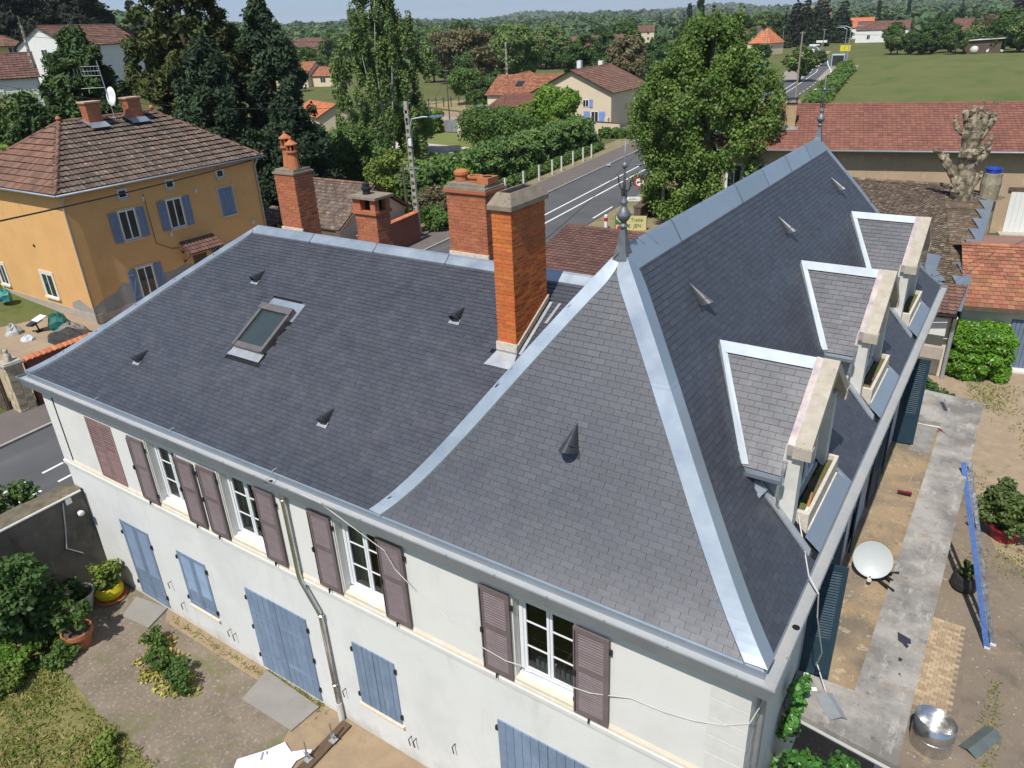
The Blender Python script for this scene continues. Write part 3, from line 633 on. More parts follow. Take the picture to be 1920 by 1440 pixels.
# ---- dormers
def rsz(x): u = (EX1-x)/(EX1-RX); return ZE+(ZR-ZE)*PV(u)
for iy, y0 in enumerate(DY):
    d = bpy.data.objects.new('dormer', None); COL.objects.link(d); d.parent = house; d.empty_display_size = .2; ORG[d.name] = Vector((0, 0, 0))
    zr, zl, hw, xf, xr = 9.30, 7.93, 1.30, -.45, -1.93
    for sgn in (-1, 1):
        yl = y0+sgn*hw
        xb = -1.06
        mb = MB(); mb.quad((xr, y0, zr-.03), (xf, y0, zr-.03), (xf, yl, zl-.03), (xb, yl, zl-.03)); mb.build('roof_slope', m_under, d)
        sl = MB(); courses(d, (xb, yl), (xf, yl), (xr, y0), (xf, y0), zl, zr, .225, .105, m_slate, 'slate', None, thick=.0135, jit=.06)
        # zinc valley on the side that shows, zinc eave trough
        A, B = Vector((xr-.06, y0, zr+.05)), Vector((xb-.03, yl, zl+.035)); dv = (B-A).normalized()
        mb = MB(); sn = Vector((0.12, 0, 0)); mb.poly([A, B, B+sn+Vector((0, 0, .02)), A+sn*.75+Vector((0, 0, .0))]); mb.poly([A, A-Vector((.02, 0, .12)), B-Vector((.02, 0, .12)), B]); mb.build('valley_flashing', m_zincdull, d)
        mb = MB(); yo = yl+sgn*.09
        mb.poly([(xb-.02, yl, zl-.01), (xf+.02, yl, zl-.01), (xf+.02, yl+sgn*.02, zl-.10), (xb-.02, yl+sgn*.02, zl-.10)]); mb.poly([(xb-.02, yl+sgn*.02, zl-.10), (xf+.02, yl+sgn*.02, zl-.10), (xf+.02, yo, zl-.10), (xb-.02, yo, zl-.10)]); mb.poly([(xb-.02, yo, zl-.10), (xf+.02, yo, zl-.10), (xf+.02, yo+sgn*.01, zl-.03), (xb-.02, yo+sgn*.01, zl-.03)])
        mb.build('eave_trough', m_zinc, d)
        mb = MB(); mb.box(xf-.02, xf+.0, min(yl, yo), max(yl, yo)+.0, zl-.13, zl+.16); mb.build('trough_end', m_zinc, d)
        mb = MB(); mb.tube([(xf-.04, yo-sgn*.03, zl-.1), (xf-.05, yo-sgn*.03, zl-.33), (xf-.02, yo-sgn*.06, zl-.42)], .022, 8); mb.build('trough_spout', m_zinc, d)
        # cheek
        mb = MB(); yc = y0+sgn*1.12; mb.poly([(xf+.05, yc, 6.8), (xf+.05, yc, zl+.1), (-1.1, yc, zl+.1), (-1.1, yc, 7.3)]); mb.build('cheek', m_zincold, d)
        # pilaster
        mb = MB(); y1, y2 = sorted((y0+sgn*1.14, y0+sgn*.90)); mb.prism([(-.62, y1, 6.9), (-.27, y1, 6.8), (-.27, y1, 8.38), (-.50, y1, 8.38)], (0, y2-y1, 0)); mb.build('pilaster', m_postrender, d)
        # raking coping
        for (xa, xb_, mat_, zo, nm) in ((-.47, -.37, m_lead, .01, 'coping_lead'), (-.37, -.13, m_concrete, .0, 'coping')):
            mb = MB(); ye = y0+sgn*1.22; sl_ = .76
            za, ze = 9.36, 9.36-1.22*sl_
            if nm == 'coping_lead' and sgn > 0: continue
            n = 6; vs = []
            for i in range(n+1):
                t = i/n; yy = y0+(ye-y0)*t; zz = za+(ze-za)*t; j = random.uniform(-.006, .006)
                vs += [(xa, yy, zz+zo+j), (xb_, yy, zz+j), (xb_, yy, zz-.17), (xa, yy, zz-.17)]
            fs = []
            for i in range(n):
                for k in range(4): fs.append((i*4+k, i*4+(k+1) % 4, i*4+4+(k+1) % 4, i*4+4+k))
            fs.append((0, 1, 2, 3)); fs.append((n*4+3, n*4+2, n*4+1, n*4))
            mb.add(vs, fs); mb.build(nm, mat_, d)
        mb = MB(); ye = y0+sgn*1.22; mb.box(-.385, -.118, min(ye+sgn*.012, ye-sgn*.16), max(ye+sgn*.012, ye-sgn*.16), 8.235, 8.415); mb.build('coping_foot', m_concrete, d)
        # sloped side flashing at the planter
        A = Vector((-.80, y0+sgn*1.24, rsz(-.80)+.05)); B = Vector((.06, y0+sgn*1.24, rsz(.06)+.04)); mb = MB()
        mb.prism([A, B, B+Vector((0, -sgn*.10, .05)), A+Vector((0, -sgn*.10, .05))], (0, 0, -.05)); mb.build('side_flashing', m_zincold, d)
        if sgn < 0: mb = MB(); mb.quad(A+Vector((-.1, -.18, .0)), A+Vector((.06, -.18, -.12)), A+Vector((.14, .02, -.03)), A+Vector((-.06, .02, .09))); mb.build('flashing_flap', m_zinc, d)
    mb = MB(); mb.poly([(-.42, y0-.92, 6.9), (-.42, y0+.92, 6.9), (-.42, y0+.92, 8.5), (-.42, y0, 9.15), (-.42, y0-.92, 8.5)])
    mb.build('gable_wall', m_postrender, d)
    mb = MB(); mb.quad((-.415, y0-.5, 7.25), (-.415, y0+.5, 7.25), (-.415, y0+.5, 8.35), (-.415, y0-.5, 8.35)); wn = mb.build('window', m_darkglass, d)
    mb = MB()
    for (ya, yb_, za, zb2) in ((-.55, -.48, 7.2, 8.4), (.48, .55, 7.2, 8.4), (-.03, .03, 7.2, 8.4), (-.55, .55, 7.18, 7.25), (-.55, .55, 8.35, 8.42)): mb.box(-.41, -.37, y0+ya, y0+yb_, za, zb2)
    mb.build('window_frame', m_pvc, d)
    mb = MB(); mb.box(-.42, -.33, y0-.62, y0+.62, 7.12, 7.19); mb.build('window_sill', m_zincold, d)
    # zinc ridge (only toward the near side shows) 
    mb = MB(); 
    mb.poly([(xr-.05, y0, zr+.05), (xf, y0, zr+.05), (xf, y0-.14, zr-.085), (xr+.08, y0-.14, zr-.085)]); mb.poly([(xr-.05, y0, zr+.05), (xr+.08, y0+.14, zr-.085), (xf, y0+.14, zr-.085), (xf, y0, zr+.05)])
    mb.build('ridge_flashing', m_zincdull, d)
    # planter box
    ya, yb_ = y0-.86, y0+1.16; pz = 7.10
    mb = MB(); t = .055
    mb.box(-.46, -.09, ya, ya+t*1.6, 6.55, pz); mb.box(-.46, -.09, yb_-t, yb_, 6.55, pz); mb.box(-.09-t, -.09, ya+t*1.6, yb_-t, 6.55, pz-.003); mb.box(-.12, -.065, ya+.05, yb_-.05, 6.55, 6.80)
    pl = mb.build('planter', m_mortarlight, d)
    mb = MB(); n = 16; vs = []
    for i in range(n+1):
        for j in range(4): vs.append((-.46+(.37-t)*j/3, ya+t+(yb_-ya-2*t)*i/n, pz-.10+random.uniform(-.012, .02)))
    mb.add(vs, [(i*4+j, i*4+j+1, i*4+j+5, i*4+j+4) for i in range(n) for j in range(3)])
    mb.build('planter_soil', M('mossy soil', (.15, .115, .075), (.11, .13, .035), ns=3.5, lo=.45, hi=.58, rough=1, bump=.8, bs=50), d)
    mb = MB(); mb.poly([(-.07, ya-.16, 6.80), (.02, ya-.16, 6.725), (.02, yb_+.10, 6.725), (-.07, yb_+.10, 6.80)]); mb.poly([(.02, ya-.16, 6.725), (.165, ya-.16, 6.60), (.165, yb_+.10, 6.60), (.02, yb_+.10, 6.725)]); mb.build('zinc_apron', m_zinc, d)
# ---- front windows, each with frame, panes, curtains, sill; louvred shutters
slat_mesh = None
def slat_geo(wd):
    q = MB(); q.add([(0, -.019, .038), (wd, -.019, .038), (wd, .014, .002), (0, .014, .002), (0, -.019, .030), (wd, -.019, .030), (wd, .014, -.006), (0, .014, -.006)], [(0, 1, 2, 3), (7, 6, 5, 4), (0, 4, 5, 1), (2, 6, 7, 3), (0, 3, 7, 4), (1, 5, 6, 2)]); return q
SLATS = {}
def louvre(parent, o, ux, uy, wd, h, mat, nlo, nup, mid=.47, solid_low=0., single=True, th=.035):
    """louvred leaf; o lower left corner, ux along width, uy outward normal"""
    o, ux, uy = Vector(o), Vector(ux).normalized(), Vector(uy).normalized(); uz = Vector((0, 0, 1)); f = MB(); s = .085
    Mx = Matrix(((ux.x, uy.x, 0, o.x), (ux.y, uy.y, 0, o.y), (0, 0, 1, o.z), (0, 0, 0, 1)))
    def bx(a, b, c, d, e=0): 
        q = MB(); q.box(a, b, -.0, th+e, c, d); f.add([Mx @ Vector(v) for v in q.v], q.f)
    bx(0, s, 0, h); bx(wd-s, wd, 0, h); bx(s, wd-s, 0, .11); bx(s, wd-s, h-.10, h); zm = h*mid; bx(s, wd-s, zm-.055, zm+.055)
    if solid_low: bx(s, wd-s, .11, zm-.055, -.012)
    sh = f.build('shutter', mat, parent)
    sw = wd-2*s
    rows = []
    if not solid_low: rows += [.11+(zm-.165)*(i+.5)/nlo for i in range(nlo)]
    rows += [zm+.055+(h-.10-zm-.055)*(i+.5)/nup for i in range(nup)]
    if single:
        for z in rows:
            m4 = Mx @ Matrix.Translation((s, th*.55, z-.012))
            key = round(sw, 3)
            if key not in SLATS:
                ob = slat_geo(sw).build('slat', mat, sh); SLATS[key] = ob.data; ob.matrix_local = m4
            else: inst('slat', SLATS[key], sh, m4)
    else:
        q = MB(); g = slat_geo(sw)
        for z in rows:
            m4 = Mx @ Matrix.Translation((s, th*.55, z-.012)); q.add([m4 @ Vector(v) for v in g.v], g.f)
        q.build('slats', mat, sh, kind='stuff')
    return sh
def iron_bits(parent, pts):
    q = MB()
    for p in pts: q.box(p[0]-.018, p[0]+.018, p[1]-.03, p[1]+.01, p[2]-.045, p[2]+.045)
    q.build('hinge', m_iron, parent)
for k, (x0, x1, z0, z1) in enumerate(WIN):
    fr = MB(); y = .20; t = .06
    for (a, b, c, d) in ((x0+.01, x0+.08, z0+.03, z1), (x1-.08, x1-.01, z0+.03, z1), (x0+.08, x1-.08, z1-.06, z1), (x0+.01, x1-.01, z0, z0+.10)): fr.box(a, b, y-.045, y+.03, c, d)
    wf = fr.build('window', m_pvc, house)
    xm = (x0+x1)/2; sa = MB()
    for (a, b) in ((x0+.08, xm-.005), (xm+.005, x1-.08)):
        za, zb2 = z0+.10, z1-.06
        for bx in ((a, a+.05, za, zb2), (b-.05, b, za, zb2), (a+.05, b-.05, za, za+.055), (a+.05, b-.05, zb2-.05, zb2)): sa.box(bx[0], bx[1], y-.02, y+.02, bx[2], bx[3])
        for i in (1, 2):
            zz = za+(zb2-za)*i/3; sa.box(a+.05, b-.05, y-.012, y+.012, zz-.011, zz+.011)
    sa.build('window_sash', m_pvc, wf)
    for (a, b) in ((x0+.13, xm-.055), (xm+.055, x1-.13)):
        za, zb2 = z0+.155, z1-.11
        for i in range(3):
            g = MB(); g.quad((a, y+.004, za+(zb2-za)*i/3), (b, y+.004, za+(zb2-za)*i/3), (b, y+.004, za+(zb2-za)*(i+1)/3), (a, y+.004, za+(zb2-za)*(i+1)/3)); g.build('pane', m_glass, wf)
    q = MB(); q.box(x0, x1, -.03, y-.05, z0-.03, z0+.015); q.build('window_sill', m_cream, wf)
    q = MB(); q.box(x0+.02, x1-.02, y-.12, y-.045, z0+.012, z0+.075); q.build('sash_sill', m_pvc, wf)
    # room behind
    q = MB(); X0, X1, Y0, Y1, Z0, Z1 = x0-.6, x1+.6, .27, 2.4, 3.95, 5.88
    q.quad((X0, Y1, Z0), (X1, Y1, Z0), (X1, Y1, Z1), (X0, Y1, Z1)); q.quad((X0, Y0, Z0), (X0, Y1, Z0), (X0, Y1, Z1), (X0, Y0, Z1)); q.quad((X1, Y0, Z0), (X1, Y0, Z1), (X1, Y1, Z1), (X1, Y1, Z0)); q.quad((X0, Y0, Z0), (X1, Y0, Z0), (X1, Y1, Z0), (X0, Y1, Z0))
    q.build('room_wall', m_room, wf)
    if k < 3:
        q = MB(); vs = []
        for (a, b) in ((x0+.02, x0+.50), (x1-.40, x1-.02)):
            n = 14; vs = [(a+(b-a)*i/n, .36+.03*math.sin(i*1.7), z) for i in range(n+1) for z in (z0+.1, z1)]
            q.add(vs, [(2*i, 2*i+2, 2*i+3, 2*i+1) for i in range(n)])
        q.build('curtain', m_curtain, wf)
    else:
        q = MB()
        for i in range(9): q.box(x0+.2+i*.10, x0+.27+i*.10, .32, .40, z0-.03, z0+.26)
        q.build('radiator', m_radiator, wf)
    for (ja, jb_) in ((x0-.055, x0-.02), (x1+.02, x1+.05)): jb = MB(); jb.box(ja, jb_, -.03, .0, z0-.02, z1+.01); jb.build('window_jamb', m_moulding, wf)
SH = [(-14.84, -14.20, 3.98, 5.76), (-12.96, -12.34, 3.98, 5.74), (-12.15, -11.52, 3.98, 5.78), (-10.23, -9.62, 4.02, 5.84), (-8.61, -8.00, 4.02, 5.88), (-6.79, -6.19, 4.02, 5.90), (-4.50, -3.90, 3.98, 5.84), (-2.70, -2.10, 3.98, 5.82)]
for a, b, c, d in SH:
    sh = louvre(house, (b, -.045, c), (-1, 0, 0), (0, -1, 0), .615, d-c, m_shutbrown, 16, 12, mid=.55)
    sh.location.y -= .0
    iron_bits(sh, [((b+.02) if a < -14.5 or True and abs(b-(-14.2)) < .01 else (a-.02), -.03, c+.25), ((b+.02), -.03, d-.25)])
    q = MB(); q.bar(((a+b)/2-.05, -.01, c-.07), ((a+b)/2-.03, -.10, c-.02), .02, .02); q.bar(((a+b)/2-.03, -.10, c-.08), ((a+b)/2-.03, -.10, c+.02), .035, .015); q.build('shutter_stop', m_iron, house)
    q = MB(); q.tube([(a+.02, -.085, c+.05), (a+.02, -.088, d-.06)], .008, 6); q.box(a-.01, a+.04, -.115, -.08, c+.85, c+.95); q.build('shutter_bolt', m_iron, sh)
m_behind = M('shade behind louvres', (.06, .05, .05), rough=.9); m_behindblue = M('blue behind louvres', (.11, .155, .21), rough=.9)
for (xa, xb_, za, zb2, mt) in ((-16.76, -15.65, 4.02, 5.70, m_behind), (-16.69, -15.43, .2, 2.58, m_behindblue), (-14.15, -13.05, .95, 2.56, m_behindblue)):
    q = MB(); q.quad((xa, -.004, za), (xb_, -.004, za), (xb_, -.004, zb2), (xa, -.004, zb2)); q.build('shade_backing', mt, house)  # flat sheets coloured as the shade behind the closed louvres
for a in (-16.79, -16.205):
    louvre(house, (a+.58, .02, 3.98), (-1, 0, 0), (0, -1, 0), .58, 1.75, m_shutred, 16, 12, mid=.5)
# ground floor: louvred door, louvred window, plank double door and plank shutters
def frame_line(x0, x1, z0, z1):
    pass
for a in (-16.72, -16.06): louvre(house, (a+.65, .015, .12), (-1, 0, 0), (0, -1, 0), .65, 2.50, m_blue, 14, 22, mid=.36, solid_low=1, single=False)
for a in (-14.18, -13.60): louvre(house, (a+.57, .015, .90), (-1, 0, 0), (0, -1, 0), .57, 1.70, m_blue, 12, 22, mid=.28, solid_low=1, single=False)
def plank_leaf(x0, x1, z0, z1, n, name='plank_door', ledges=()):
    e = bpy.data.objects.new(name, None); COL.objects.link(e); e.parent = house; ORG[e.name] = Vector((0, 0, 0)); e.empty_display_size = .1
    w_ = (x1-x0)/n
    q = MB(); q.box(.004, w_-.004, -.028, .0, 0, z1-z0); q.v = [(x, y, z) for x, y, z in q.v]
    o = q.build('plank', m_blue, e); o.location = (x0, 0, z0)
    for i in range(1, n): inst('plank', o.data, e, Matrix.Translation((x0+i*w_, random.uniform(-.003, .002), z0)))
    for z in ledges:
        q = MB(); q.box(x0+.05, x1-.05, -.034, -.026, z-.035, z+.035); q.build('ledge', m_blue, e)
    return e
plank_leaf(-11.52, -10.50, .13, 2.60, 5, ledges=(.75, 1.9)); plank_leaf(-10.49, -9.47, .13, 2.60, 5, ledges=(.75, 1.9))
plank_leaf(-8.05, -7.47, .98, 2.70, 4, 'plank_shutter'); plank_leaf(-7.46, -6.88, .98, 2.70, 4, 'plank_shutter')
plank_leaf(-4.35, -3.28, .92, 2.72, 6, 'plank_shutter'); plank_leaf(-3.27, -2.20, .92, 2.72, 6, 'plank_shutter')
hb = MB()
for (x, z) in ((-16.74, .5), (-16.74, 2.2), (-15.38, .5), (-15.38, 2.2), (-14.2, 1.1), (-14.2, 2.4), (-13.0, 1.1), (-13.0, 2.4), (-11.54, .5), (-11.54, 1.4), (-11.54, 2.3), (-9.45, .5), (-9.45, 1.4), (-9.45, 2.3), (-8.07, 1.2), (-8.07, 2.5), (-6.86, 1.2), (-6.86, 2.5), (-4.37, 1.2), (-4.37, 2.5), (-2.18, 1.2), (-2.18, 2.5)):
    q = MB(); q.box(x-.025, x+.025, -.05, .0, z-.05, z+.05); q.build('hinge', m_iron, house)
for (x0, x1, z) in ((-14.2, -13.0, .86), (-8.1, -6.83, .94), (-4.4, -2.15, .88)):
    q = MB(); q.box(x0, x1, -.06, 0, z-.07, z); q.build('window_sill', m_cream, house)
for (x, z) in ((-14.94, 1.26), (-14.58, .71), (-12.64, .74), (-12.45, .70), (-6.55, .76), (-6.68, .74), (-5.47, 1.31), (-8.55, 1.05)):
    q = MB(); q.tube([(x, 0, z), (x, -.10, z), (x+.03, -.10, z-.16)], .012, 5); q.build('shutter_hook', m_iron, house)
# downpipes
q = MB(); q.tube([(-9.30, -.25, 6.37), (-9.30, -.25, 6.22), (-9.26, -.09, 6.05), (-9.25, -.09, 4.02), (-9.20, -.10, 3.86), (-8.86, -.10, 3.28), (-8.80, -.09, 3.12), (-8.78, -.09, .50)], .052, 10)
dp = q.build('downpipe', m_steel, house, smooth=True)
q = MB(); q.tube([(-8.78, -.09, .55), (-8.78, -.09, .0)], .07, 10); q.build('pipe_shoe', m_postrender, dp)
for z in (5.85, 3.1, 1.1): q = MB(); q.lathe((-9.255 if z > 4 else -8.785, -.09, z), [(.055, 0), (.066, .008), (.066, .035), (.055, .043)], 10); q.build('pipe_collar', m_steel, dp)
q = MB(); q.lathe((-9.30, -.25, 6.20), [(.055, 0), (.07, .05), (.11, .14), (.12, .19)], 10); q.build('pipe_hopper', m_zincold, dp)
q = MB(); q.tube([(.22, .35, 6.36), (.22, .35, 6.2), (.08, .38, 5.95), (.08, .38, 0)], .05, 10); q.build('downpipe', m_zincold, house, smooth=True)
# cable slung across the front
q = MB(); pts = [(-8.3, -.34, 6.47), (-7.84, -.34, 6.46), (-7.2, -.30, 6.2), (-6.53, -.14, 5.75), (-6.35, -.12, 5.4), (-5.95, -.09, 5.07), (-5.14, -.08, 4.71), (-4.52, -.10, 4.47), (-4.0, -.12, 4.44), (-3.59, -.10, 4.50), (-2.9, -.1, 4.52), (-2.4, -.10, 4.60), (-1.75, -.02, 4.80), (-1.2, -.02, 4.84), (-.74, -.02, 4.94), (-.3, -.02, 5.12), (.02, -.02, 5.36), (.1, .12, 5.6), (.3, .35, 6.45)]
q.tube(pts, .0085, 5); q.build('wall_cable', m_cable, house)
q = MB(); q.tube([(-.45, 3.15, 7.7), (-.38, 2.75, 7.2), (-.25, 2.7, 7.05), (.0, 2.3, 6.68), (.16, 1.95, 6.56), (.36, 1.75, 6.46), (.38, 1.9, 5.9), (.45, 2.6, 4.6), (.35, 3.0, 3.9), (.3, 3.4, 3.6), (.62, 3.0, 3.3)], .011, 6); q.build('aerial_cable', m_cable, house)
# french windows on the garden side with dark blue shutters
for (ya, yb_, za, zb2) in FW:
    q = MB(); q.quad((-.2, ya, za), (-.2, yb_, za), (-.2, yb_, zb2), (-.2, ya, zb2)); wn = q.build('french_window', m_darkglass, house)
    q = MB(); ym = (ya+yb_)/2
    for (a, b, c, d) in ((ya, ya+.07, za, zb2), (yb_-.07, yb_, za, zb2), (ym-.05, ym+.05, za, zb2), (ya+.07, yb_-.07, zb2-.07, zb2), (ya+.07, yb_-.07, za, za+.12)): q.box(-.22, -.17, a, b, c, d)
    q.build('window_frame', m_pvc, wn)
def dshut(hy, ang, wd=.62):
    a = R(ang); return louvre(house, (.03, hy, 3.24), (math.cos(a), math.sin(a), 0), (math.sin(a), -math.cos(a), 0), wd, 2.52, m_darkblue, 14, 26, mid=.34, solid_low=1, single=False)
dshut(3.40, 12, .50); dshut(4.75, 80); dshut(7.97, -84); dshut(9.33, 82); dshut(11.67, -82); dshut(13.02, 6, .52)
# ================================================================== the setting: terrain, road, yards
def terr(x, y):
    dx, dy = x-CX, y-CY; r = math.hypot(dx, dy); az = math.atan2(dx, dy)
    t = smooth01((-.93-az)/.20) if az < 0 else 0.
    if az < -2.2: t *= smooth01((3.0+az)/.8)
    z = t*min(12., .085*max(0., r-50.))
    far = smooth01((r-520.)/900.)
    if far > 0:
        h = 8.+36.*smooth01((-.72-az)/.30)*(1 if az > -1.6 else max(0, 1-(-1.6-az)))+5*math.sin(az*9+1.)+4*math.sin(az*23.)
        h += 4*math.sin(x*.004)*math.cos(y*.005)
        h2 = smooth01((r-2600.)/1800.)*(26+75*smooth01((az+.20)/.30)+10*math.sin(az*31)+6*math.sin(az*57+2))
        z += far*max(0, h)*(1 if r < 2600 else max(.3, 1-(r-2600)/3000.))+h2
    return z-.03
m_ground = M('meadow ground', (.085, .115, .030), (.145, .135, .060), ns=.11, rough=1, spec=.1, bump=.5, bs=3, stains=(((.05, .085, .02), .9, .5, .72, None), ((.19, .15, .085), .35, .60, .76, None)))
radii = list(np.concatenate([np.arange(0, 60, 6.), np.arange(60, 200, 12.), np.geomspace(200, 9000, 46)])); NA = 180
vs = [(CX, CY, terr(CX, CY))]; fs = []
for r in radii[1:]:
    for k in range(NA):
        a = 2*math.pi*k/NA; x, y = CX+r*math.sin(a), CY+r*math.cos(a); vs.append((x, y, terr(x, y)))
for k in range(NA): fs.append((0, 1+(k+1) % NA, 1+k))
for i in range(len(radii)-2):
    for k in range(NA): fs.append((1+i*NA+k, 1+i*NA+(k+1) % NA, 1+(i+1)*NA+(k+1) % NA, 1+(i+1)*NA+k))
g = MB(); g.add(vs, fs); struct('ground', g, m_ground, smooth=True)
def sheet(name, pts, z, mat, label=None, step=None):
    q = MB(); q.poly([(x, y, z) for x, y in pts]); o = struct(name, q, mat); return o
# road: nearly straight past the house, then bending away
m_asphalt = M('asphalt', (.105, .105, .108), (.085, .085, .088), ns=.35, rough=.88, spec=.25, bump=.25, bs=60, stains=(((.135, .132, .128), .8, .55, .75, (1, .08, 1)), ((.055, .055, .057), 2.2, .66, .8, (1, .2, 1))))
m_pave = M('worn footway asphalt', (.150, .125, .112), (.125, .108, .10), ns=.8, rough=.95, bump=.3, bs=50, stains=(((.23, .185, .125), .9, .58, .75, None),))
m_kerb = M('kerb stone', (.36, .34, .30), (.28, .26, .23), ns=3, rough=.9)
m_paint = M('road paint', (.78, .78, .76), (.66, .66, .64), ns=4, rough=.7, stains=(((.35, .35, .35), 9, .64, .78, None),))
m_verge = M('dry verge', (.27, .215, .13), (.19, .17, .085), ns=1.5, rough=1, bump=.5, bs=20, stains=(((.11, .14, .035), .8, .54, .66, None),))
CL = [(-23.2, -60), (-24.6, -8), (-25.5, 1.5), (-27.3, 20), (-29.4, 42), (-32.6, 74), (-37.0, 118), (-41.2, 155), (-47.5, 200), (-57.5, 245), (-76, 305), (-97, 385), (-121, 490), (-140, 580)]
def cl_at(y):
    for (xa, ya), (xb, yb) in zip(CL, CL[1:]):
        if ya <= y <= yb: t = (y-ya)/(yb-ya); return xa+(xb-xa)*t
    return CL[-1][0]
def ribbon(name, o0, o1, ys, z, mat, clf=cl_at, kind='structure', z1=None):
    q = MB(); vs = []
    for y in ys:
        x = clf(y); vs += [(x+(o0(y) if callable(o0) else o0), y, z), (x+(o1(y) if callable(o1) else o1), y, z if z1 is None else z1)]
    q.add(vs, [(2*i, 2*i+1, 2*i+3, 2*i+2) for i in range(len(ys)-1)]); return tag(q.build(name, mat), kind=kind)
YS = list(np.arange(-60, 200, 6.))+list(np.arange(200, 585, 8.))
WDT = lambda s: (lambda y: s*(3.85+(1.2 if y < 60 else 0)*0))
ribbon('road', -3.95, 3.95, YS, .012, m_asphalt)
def kerb(side, y0, y1):
    q = MB(); ys = list(np.arange(y0, y1, 4.))+[y1]
    for a, b in zip(ys, ys[1:]):
        xa, xb = cl_at(a)+side*3.95, cl_at(b)+side*3.95; s = side*.14
        q.add([(xa, a, 0), (xa+s, a, 0), (xb+s, b, 0), (xb, b, 0), (xa, a, .11), (xa+s, a, .115), (xb+s, b, .115), (xb, b, .11)], [(4, 5, 6, 7), (0, 4, 7, 3), (1, 2, 6, 5)])
    tag(q.build('kerb', m_kerb), kind='structure')
kerb(-1, -60, 140); kerb(1, -60, 32)
ribbon('pavement', -6.9, -4.09, [y for y in YS if y <= 142], .105, m_pave)
ribbon('pavement', 4.09, 5.6, [y for y in YS if y <= 32], .105, m_pave)
ribbon('verge', -9.4, -6.9, [y for y in YS if 26 <= y <= 142], .10, m_verge)
ribbon('verge', 4.0, 9.5, [y for y in YS if 30 <= y <= 140], .008, m_verge)
# markings: dashed pair near the house, continuous pair beyond, edge lines
q = MB()
for off in (-.60, .52):
    for y in np.arange(-9.5, 9, 1.42): q.quad((cl_at(y)+off-.06, y, .017), (cl_at(y)+off+.06, y, .017), (cl_at(y+.80)+off+.06, y+.80, .017), (cl_at(y+.80)+off-.06, y+.80, .017))
tag(q.build('lane_dashes', m_paint), kind='structure')
for off in (-.62, .62): ribbon('lane_line', off-.08, off+.08, [y for y in np.arange(9, 214, 5.)], .017, m_paint)
def edge(side, y0, y1, dash):
    q = MB()
    for y in np.arange(y0, y1, 2*dash): q.quad((cl_at(y)+side*3.55-.07, y, .017), (cl_at(y)+side*3.55+.07, y, .017), (cl_at(y+dash)+side*3.55+.07, y+dash, .017), (cl_at(y+dash)+side*3.55-.07, y+dash, .017))
    tag(q.build('edge_dashes', m_paint), kind='structure')
edge(1, 36, 52, 4.2); edge(1, 110, 196, 2.4); edge(-1, 120, 160, 2.2)
# far part: splitter islands, white edges, lay-by
for off, y0, y1 in ((3.7, 196, 470), (-3.7, 262, 470)): ribbon('edge_line', lambda y, o=off: o+.9*math.sin(y*.045)-.12, lambda y, o=off: o+.9*math.sin(y*.045)+.12, list(np.arange(y0, y1, 6.)), .018, m_paint)
for y0, y1 in ((214, 262), (285, 400)):
    f = lambda y, s: s*1.25*math.sin(math.pi*(y-y0+.01)/(y1-y0+.02))**.5
    m_island = M('red brown island', (.21, .12, .10), (.17, .11, .10), ns=1, rough=.95)
    ribbon('traffic_island', lambda y: f(y, -1), lambda y: f(y, 1), list(np.linspace(y0, y1, 14)), .14, m_island)
    for s in (-1, 1): ribbon('island_edge', lambda y: f(y, s)-.22, lambda y: f(y, s)+.22, list(np.linspace(y0, y1, 14)), .145, m_paint)
sheet('lay_by', [(-40.5, 172), (-36.5, 172), (-37.5, 196), (-41.5, 222), (-49, 226), (-45, 200)], .014, M('pale chippings', (.30, .26, .21), (.25, .22, .18), ns=.8, rough=1))
sheet('lay_by', [(-50.5, 176), (-44.5, 176), (-60, 262), (-66, 300), (-73, 300), (-63, 250)], .014, MATS['pale chippings'])
sheet('side_road', [(-37.6, 78), (-37.0, 88), (-46, 96), (-49.8, 92), (-43.5, 82.5)], .013, m_pave)
# yards and lawns
m_paving = M('old stone yard', (.215, .172, .128), (.150, .122, .090), ns=1.2, rough=.95, bump=.6, bs=14, stains=(((.30, .265, .21), 11, .54, .66, None), ((.10, .085, .065), 2.5, .58, .74, None), ((.13, .135, .05), .9, .56, .70, None)))
sheet('yard_paving', [(XL-.2, .0), (XL-.2, -1.1), (-16.1, -2.7), (-14.2, -2.95), (-11.4, -3.15), (-6, -3.6), (0.5, -4.5), (0.5, 0)], .006, m_paving)
m_sand = M('sandy strip', (.32, .235, .145), (.25, .185, .12), ns=2, rough=1, bump=.5, bs=25, stains=(((.20, .165, .10), 2.2, .58, .70, None), ((.17, .15, .07), 5, .64, .76, None)))
sheet('sand_strip', [(-15.6, 0), (-15.2, -.34), (-11.4, -.36), (-11.3, -.05), (-9.6, -.95), (-8.9, -2.6), (-7.5, -3.2), (0.3, -3.2), (0.3, 0)], .010, m_sand)
m_lawn = M('thin lawn', (.105, .125, .030), (.22, .18, .075), ns=1.8, rough=1, bump=.7, bs=25, stains=(((.30, .22, .12), 2.4, .60, .72, None), ((.06, .095, .02), 4, .60, .72, None)))
sheet('lawn', [(-21, -.9), (-17.6, -1.3), (-16.1, -2.7), (-14.2, -2.95), (-11.4, -3.15), (-11.2, -7), (-22, -9)], .008, m_lawn)
m_terrace = M('garden terrace concrete', (.215, .17, .125), (.165, .135, .105), ns=.7, rough=.95, bump=.5, bs=20, stains=(((.44, .40, .33), 9, .60, .68, None), ((.10, .085, .065), .7, .54, .74, None), ((.29, .225, .135), 1.1, .55, .72, None), ((.13, .14, .05), 2.5, .68, .78, None)))
sheet('terrace', [(-.02, -4.5), (9, -4.5), (9, 12.0), (4.2, 13.2), (3.1, 14.0), (2.75, 15.2), (2.3, 17), (-.02, 17.0)], .004, m_terrace)
